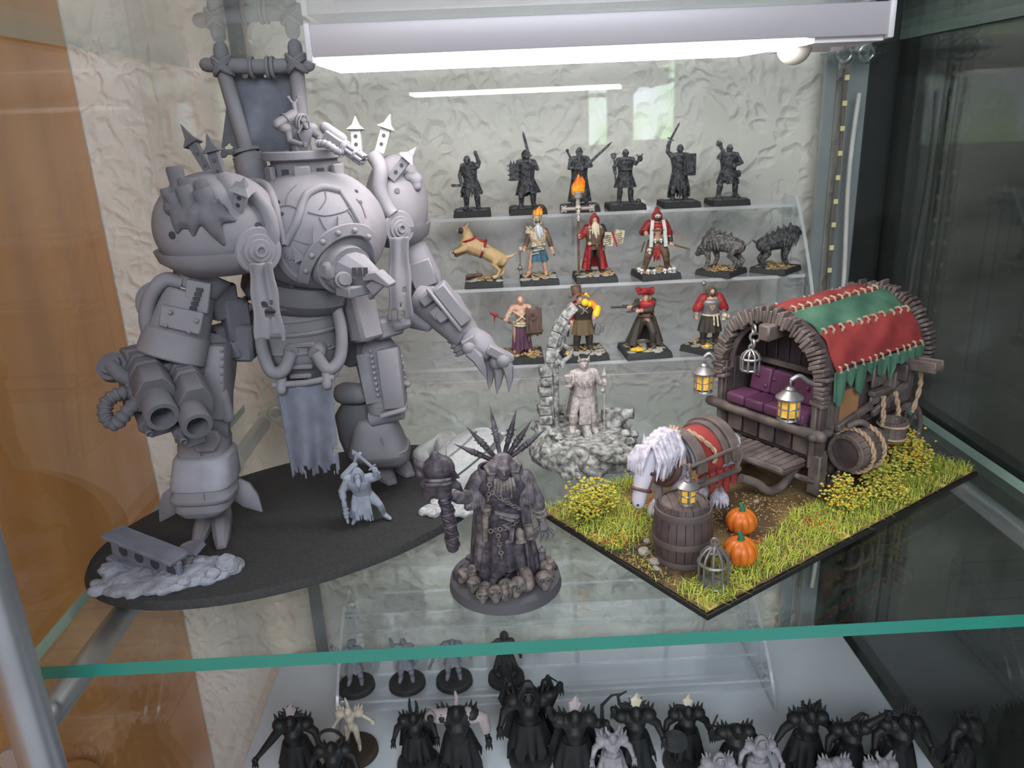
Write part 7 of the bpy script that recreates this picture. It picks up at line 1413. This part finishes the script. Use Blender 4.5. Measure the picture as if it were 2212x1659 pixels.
for k, (x, yb, lab, J, rot) in enumerate((
    (762, 1438, 'grey axeman in beret on a round black base, lower stand', dict(elL=(-.24, -.02, .66), haL=(-.36, -.06, .72), grL=(0, 0, 1), elR=(.22, 0, .60), haR=(.30, -.02, .38)), 0),
    (873, 1430, 'grey sash-wearing swordsman saluting, lower stand', dict(elL=(-.2, -.02, .82), haL=(-.24, -.04, .98), elR=(.2, 0, .6), haR=(.22, -.04, .42)), 0),
    (976, 1422, 'grey hunched brawler with arms spread wide, lower stand', dict(elL=(-.28, -.02, .66), haL=(-.38, -.05, .46), elR=(.26, -.02, .64), haR=(.34, -.06, .5), hed=(.02, -.08, .86)), 0),
    (1090, 1415, 'charcoal crouching figure below the dark sorcerer, lower stand', dict(elL=(-.28, -.02, .70), haL=(-.42, -.04, .62), elR=(.24, -.02, .6), haR=(.3, -.06, .46), knL=(-.18, -.06, .28), knR=(.18, -.06, .28), anL=(-.2, 0, .06), anR=(.2, 0, .06)), 0))):
    y0 = LSTEP[0][0] + 1.7; p = onz(x, yb - 22, LZ + LSTEP[0][1]); y_ = max(min(p.y, LSTEP[0][0] + 2.0), LSTEP[0][0] + 1.5); q = at(x, yb - 22, y_)
    f = Fig('small_warrior_figure', lab, V((q.x, y_, LZ + LSTEP[0][1] + .003)), 4.9, rot, GL); f.base('round', 3.6, .6, m=bk_g); m = g4 if k < 3 else bk_g
    f.body(m, J, 1.1); f.tunic(m, .46, .8, 1.05); f.skirt(m, .5, .3, .12, .17, 8, .12, rag=.2, sd=k); f.boots(m)
    if k == 0: f.bits('axe', m, [('t', [(-.36, -.06, .5), (-.37, -.06, .98)], .014), ('b', (-.40, -.06, .9), (-.34, -.06, .9), .1, .02)]); f.bits('beret', m, [('e', (.02, -.02, .96), (.09, .08, .035))])
    if k == 1: f.bits('sash', m, [('t', [(-.12, -.11, .76), (.02, -.14, .64), (.13, -.1, .54)], .028)])
    if k == 2: f.bits('club', m, [('t', [(-.38, -.05, .48), (-.46, -.06, .28)], [.02, .035])])
    if k == 3: f.hood(m, .09, 0); f.bits('blade', m, [('b', (-.42, -.04, .62), (-.62, -.05, .58), .03, .02)])
def monster(x, ytop, Y, h, label, J=None, rot=0, m=bk_m, k=1.35, horns=(), spikes=0, crest=None, cape=False, wings=False, extra=None, tail=False, hm_=None, tilt=0, base=True, bm=None, bw=3.9, skirt=True, claws=True):
    top = onz(x, ytop, LZ + .55 + h); f = Fig('monster_figure', label, V((top.x, top.y, LZ + .003)), h, rot, GD_)
    f.base('round', bw, .55, m=bm or bk_g)
    JJ = dict(elL=(-.28, -.02, .66), haL=(-.34, -.12, .5), elR=(.28, -.02, .66), haR=(.34, -.12, .5), hed=(0, -.08, .885), hand=.045); JJ.update(J or {})
    f.body(m, JJ, k, hr=.085, voxel=.014)
    if skirt: f.skirt(m, .52, .12, .16, .24, 9, .16, 'ragged_robe', .3, sd=int(x))
    f.bits('shoulder_mass', m, [('e', (-.17, 0, .79), (.1, .1, .08)), ('e', (.17, 0, .79), (.1, .1, .08))] + [('t', [(-.2 + .05 * i, .03, .82), (-.24 + .06 * i, .05, .92 + .03 * (i % 2))], [.035, .006]) for i in range(9) if abs(i - 4) > 1])
    for i, pts in enumerate(horns): f.bits('horn', hm_ or m, [('t', pts, [.03 * (1 - j / len(pts)) + .004 for j in range(len(pts))])])
    if spikes: f.bits('spiked_mane', m, [('t', [(.0 + .05 * math.cos(a), -.02, .93 + .03 * math.sin(a)), (.17 * math.cos(a), .0, .92 + .16 * math.sin(a))], [.035, .005]) for a in [math.pi * (i + .2) / (spikes - .6) for i in range(spikes)]])
    if crest: f.bits('hair_crest', crest, [('t', [(.01 * i - .03, -.03, .95), (.02 * i - .04, -.0, 1.06 - .01 * abs(i - 2)), (.02 * i - .01, .03, 1.1 - .03 * abs(i - 2))], [.03, .03, .006]) for i in range(6)])
    if cape: f.cape(m, .05, .2, .32, .09, .2, sd=int(x))
    if wings:
        for sx in (-1, 1): f.bits('wing', m, [('t', [(sx * .1, .1, .75), (sx * .24, .14, .98), (sx * .34, .14, .9)], [.03, .025, .008]), ('t', [(sx * .24, .14, .98), (sx * .3, .14, .7), (sx * .26, .14, .5)], [.02, .05, .01]), ('t', [(sx * .2, .13, .9), (sx * .22, .13, .6)], [.05, .02])])
    if claws:
        for q in 'LR': c = V(f.J['ha' + q]); f.bits('claw_hand', m, [('t', [c, c + V(((i - 1) * .03, -.04, -.06)), c + V(((i - 1) * .035, -.05, -.11))], [.02, .015, .003]) for i in range(3)])
    if tail: f.bits('tail', m, [('t', [(.1, .1, .3), (.3, .1, .2), (.42, .0, .25), (.46, -.04, .35)], [.05, .04, .03, .01])])
    if extra: extra(f)
    return f
H2 = ([(-.05, -.05, .95), (-.1, -.04, 1.02), (-.11, -.06, 1.1)], [(.05, -.05, .95), (.1, -.04, 1.02), (.11, -.06, 1.1)])
monster(628, 1535, 0, 6.6, 'black spiky monster with pale mane stretching a long arm', dict(elL=(-.3, -.05, .58), haL=(-.5, -.15, .38)), spikes=8, crest=pnk)
monster(752, 1520, 0, 4.9, 'cream unpainted imp with pointed hat on an umber base', dict(elR=(.24, -.02, .74), haR=(.42, -.05, .62), elL=(-.22, 0, .66), haL=(-.32, 0, .5)), m=crm, k=.9, horns=([(0, -.03, .95), (-.02, -.02, 1.05), (-.04, -.02, 1.14)],), bm=brn, skirt=False, claws=False, bw=4.4)
monster(715, 1592, 0, 6.0, 'black monster ringed by a bent hoop beside the cream imp', extra=lambda f: f.bits('hoop', bk_m, [('r', (0, -.05, 1.02), (0, 1, .1), .16, .025)]))
monster(893, 1530, 0, 5.6, 'black two-horned monster crouching on lower shelf', horns=([(-.04, -.05, .95), (-.05, -.04, 1.1), (-.04, -.04, 1.22)], [(.05, -.05, .95), (.06, -.04, 1.08), (.05, -.04, 1.17)]), cape=True)
monster(985, 1512, 0, 7.2, 'big black brute with pinkish arms and head spike', dict(elR=(.3, 0, .72), haR=(.36, -.12, .5), elL=(-.32, 0, .8), haL=(-.3, -.14, .88)), k=1.6, horns=([(0, -.03, .96), (.01, -.03, 1.06), (.0, -.03, 1.14)],), hm_=pnk, extra=lambda f: f.sleeves(pnk, .5, .085, 'fleshy_arm'))
monster(1140, 1478, 0, 7.6, 'tall hooded black wraith with folded wings', dict(elR=(.3, 0, .86), haR=(.36, -.04, 1.0)), wings=True, cape=True, extra=lambda f: (f.hood(bk_m, .13, .06), f.bits('beak_tip', bk_m, [('t', [(0, -.1, 1.0), (.06, -.14, 1.02), (.1, -.14, .96)], [.03, .02, .004])])))
monster(1240, 1522, 0, 7.2, 'black hunched monster with pale tuft raising one claw', dict(elL=(-.26, 0, .86), haL=(-.3, -.05, 1.02), elR=(.3, 0, .7), haR=(.36, -.1, .8)), crest=pnk, cape=True, tail=True)
monster(1372, 1515, 0, 6.8, 'black monster with long curved horns and cream crest', dict(elL=(-.26, 0, .82), haL=(-.28, -.05, .94)), crest=crm, spikes=7, horns=([(-.06, -.04, .95), (-.2, -.03, 1.0), (-.22, -.03, 1.12), (-.12, -.03, 1.18)], [(-.3, -.06, .62), (-.42, -.06, .82), (-.42, -.06, 1.02), (-.3, -.06, 1.16), (-.16, -.06, 1.18)]))
monster(1484, 1515, 0, 6.0, 'black wide-jawed monster with cream crest and round shield', crest=crm, extra=lambda f: f.bits('round_shield', bk_g, [('c', (-.2, -.2, .5), (-.21, -.24, .5), [(0, .2), (1, .18)])]), horns=([(-.06, -.05, .95), (-.16, -.05, .98), (-.2, -.07, .93)],))
monster(1590, 1552, 0, 6.2, 'black round-headed monster lifting a thin dagger', dict(elL=(-.28, -.02, .74), haL=(-.34, -.05, .88)), k=1.5, extra=lambda f: f.sword((-.34, -.05, .9), (-.26, -.05, 1.14), bk_m, .018, 'dagger'))
monster(1748, 1520, 0, 6.6, 'black horned monster with long reaching left arm', dict(elL=(-.3, 0, .62), haL=(-.44, -.08, .46)), horns=H2, spikes=5)
monster(1842, 1545, 0, 6.4, 'black monster swinging a clawed limb high beside dark pane', dict(elR=(.26, 0, .86), haR=(.42, -.05, 1.05)), tail=True, horns=([(.0, -.03, .95), (.12, .0, 1.02), (.2, .0, .98)],))
monster(1950, 1530, 0, 7.0, 'black monster with tall fan-shaped spiked mane', k=1.5, spikes=10)
monster(2120, 1530, 0, 7.2, 'black shaggy monster by the dark right pane', k=1.5, spikes=7, horns=H2, cape=True)
for x, y, Y, lab in ((1322, 1575, 42.5, 'silver-grey armoured small figure before the horned black monster'), (1552, 1622, 42, 'silver-grey hooded small figure among black monsters'), (1642, 1585, 42.5, 'silver-grey coiled small figure with round helmet'), (1805, 1625, 42, 'silver-grey twin-headed small figure at shelf front'), (1905, 1628, 42, 'silver-grey horned small figure below the spiked mane')):
    monster(x, y, 0, 5.2, lab, m=gry, k=1.3, bw=3.2, horns=(H2 if x in (1905, 1322) else ()), extra=(lambda f: f.hood(gry, .11, .02)) if x in (1552, 1642) else None)
finish()
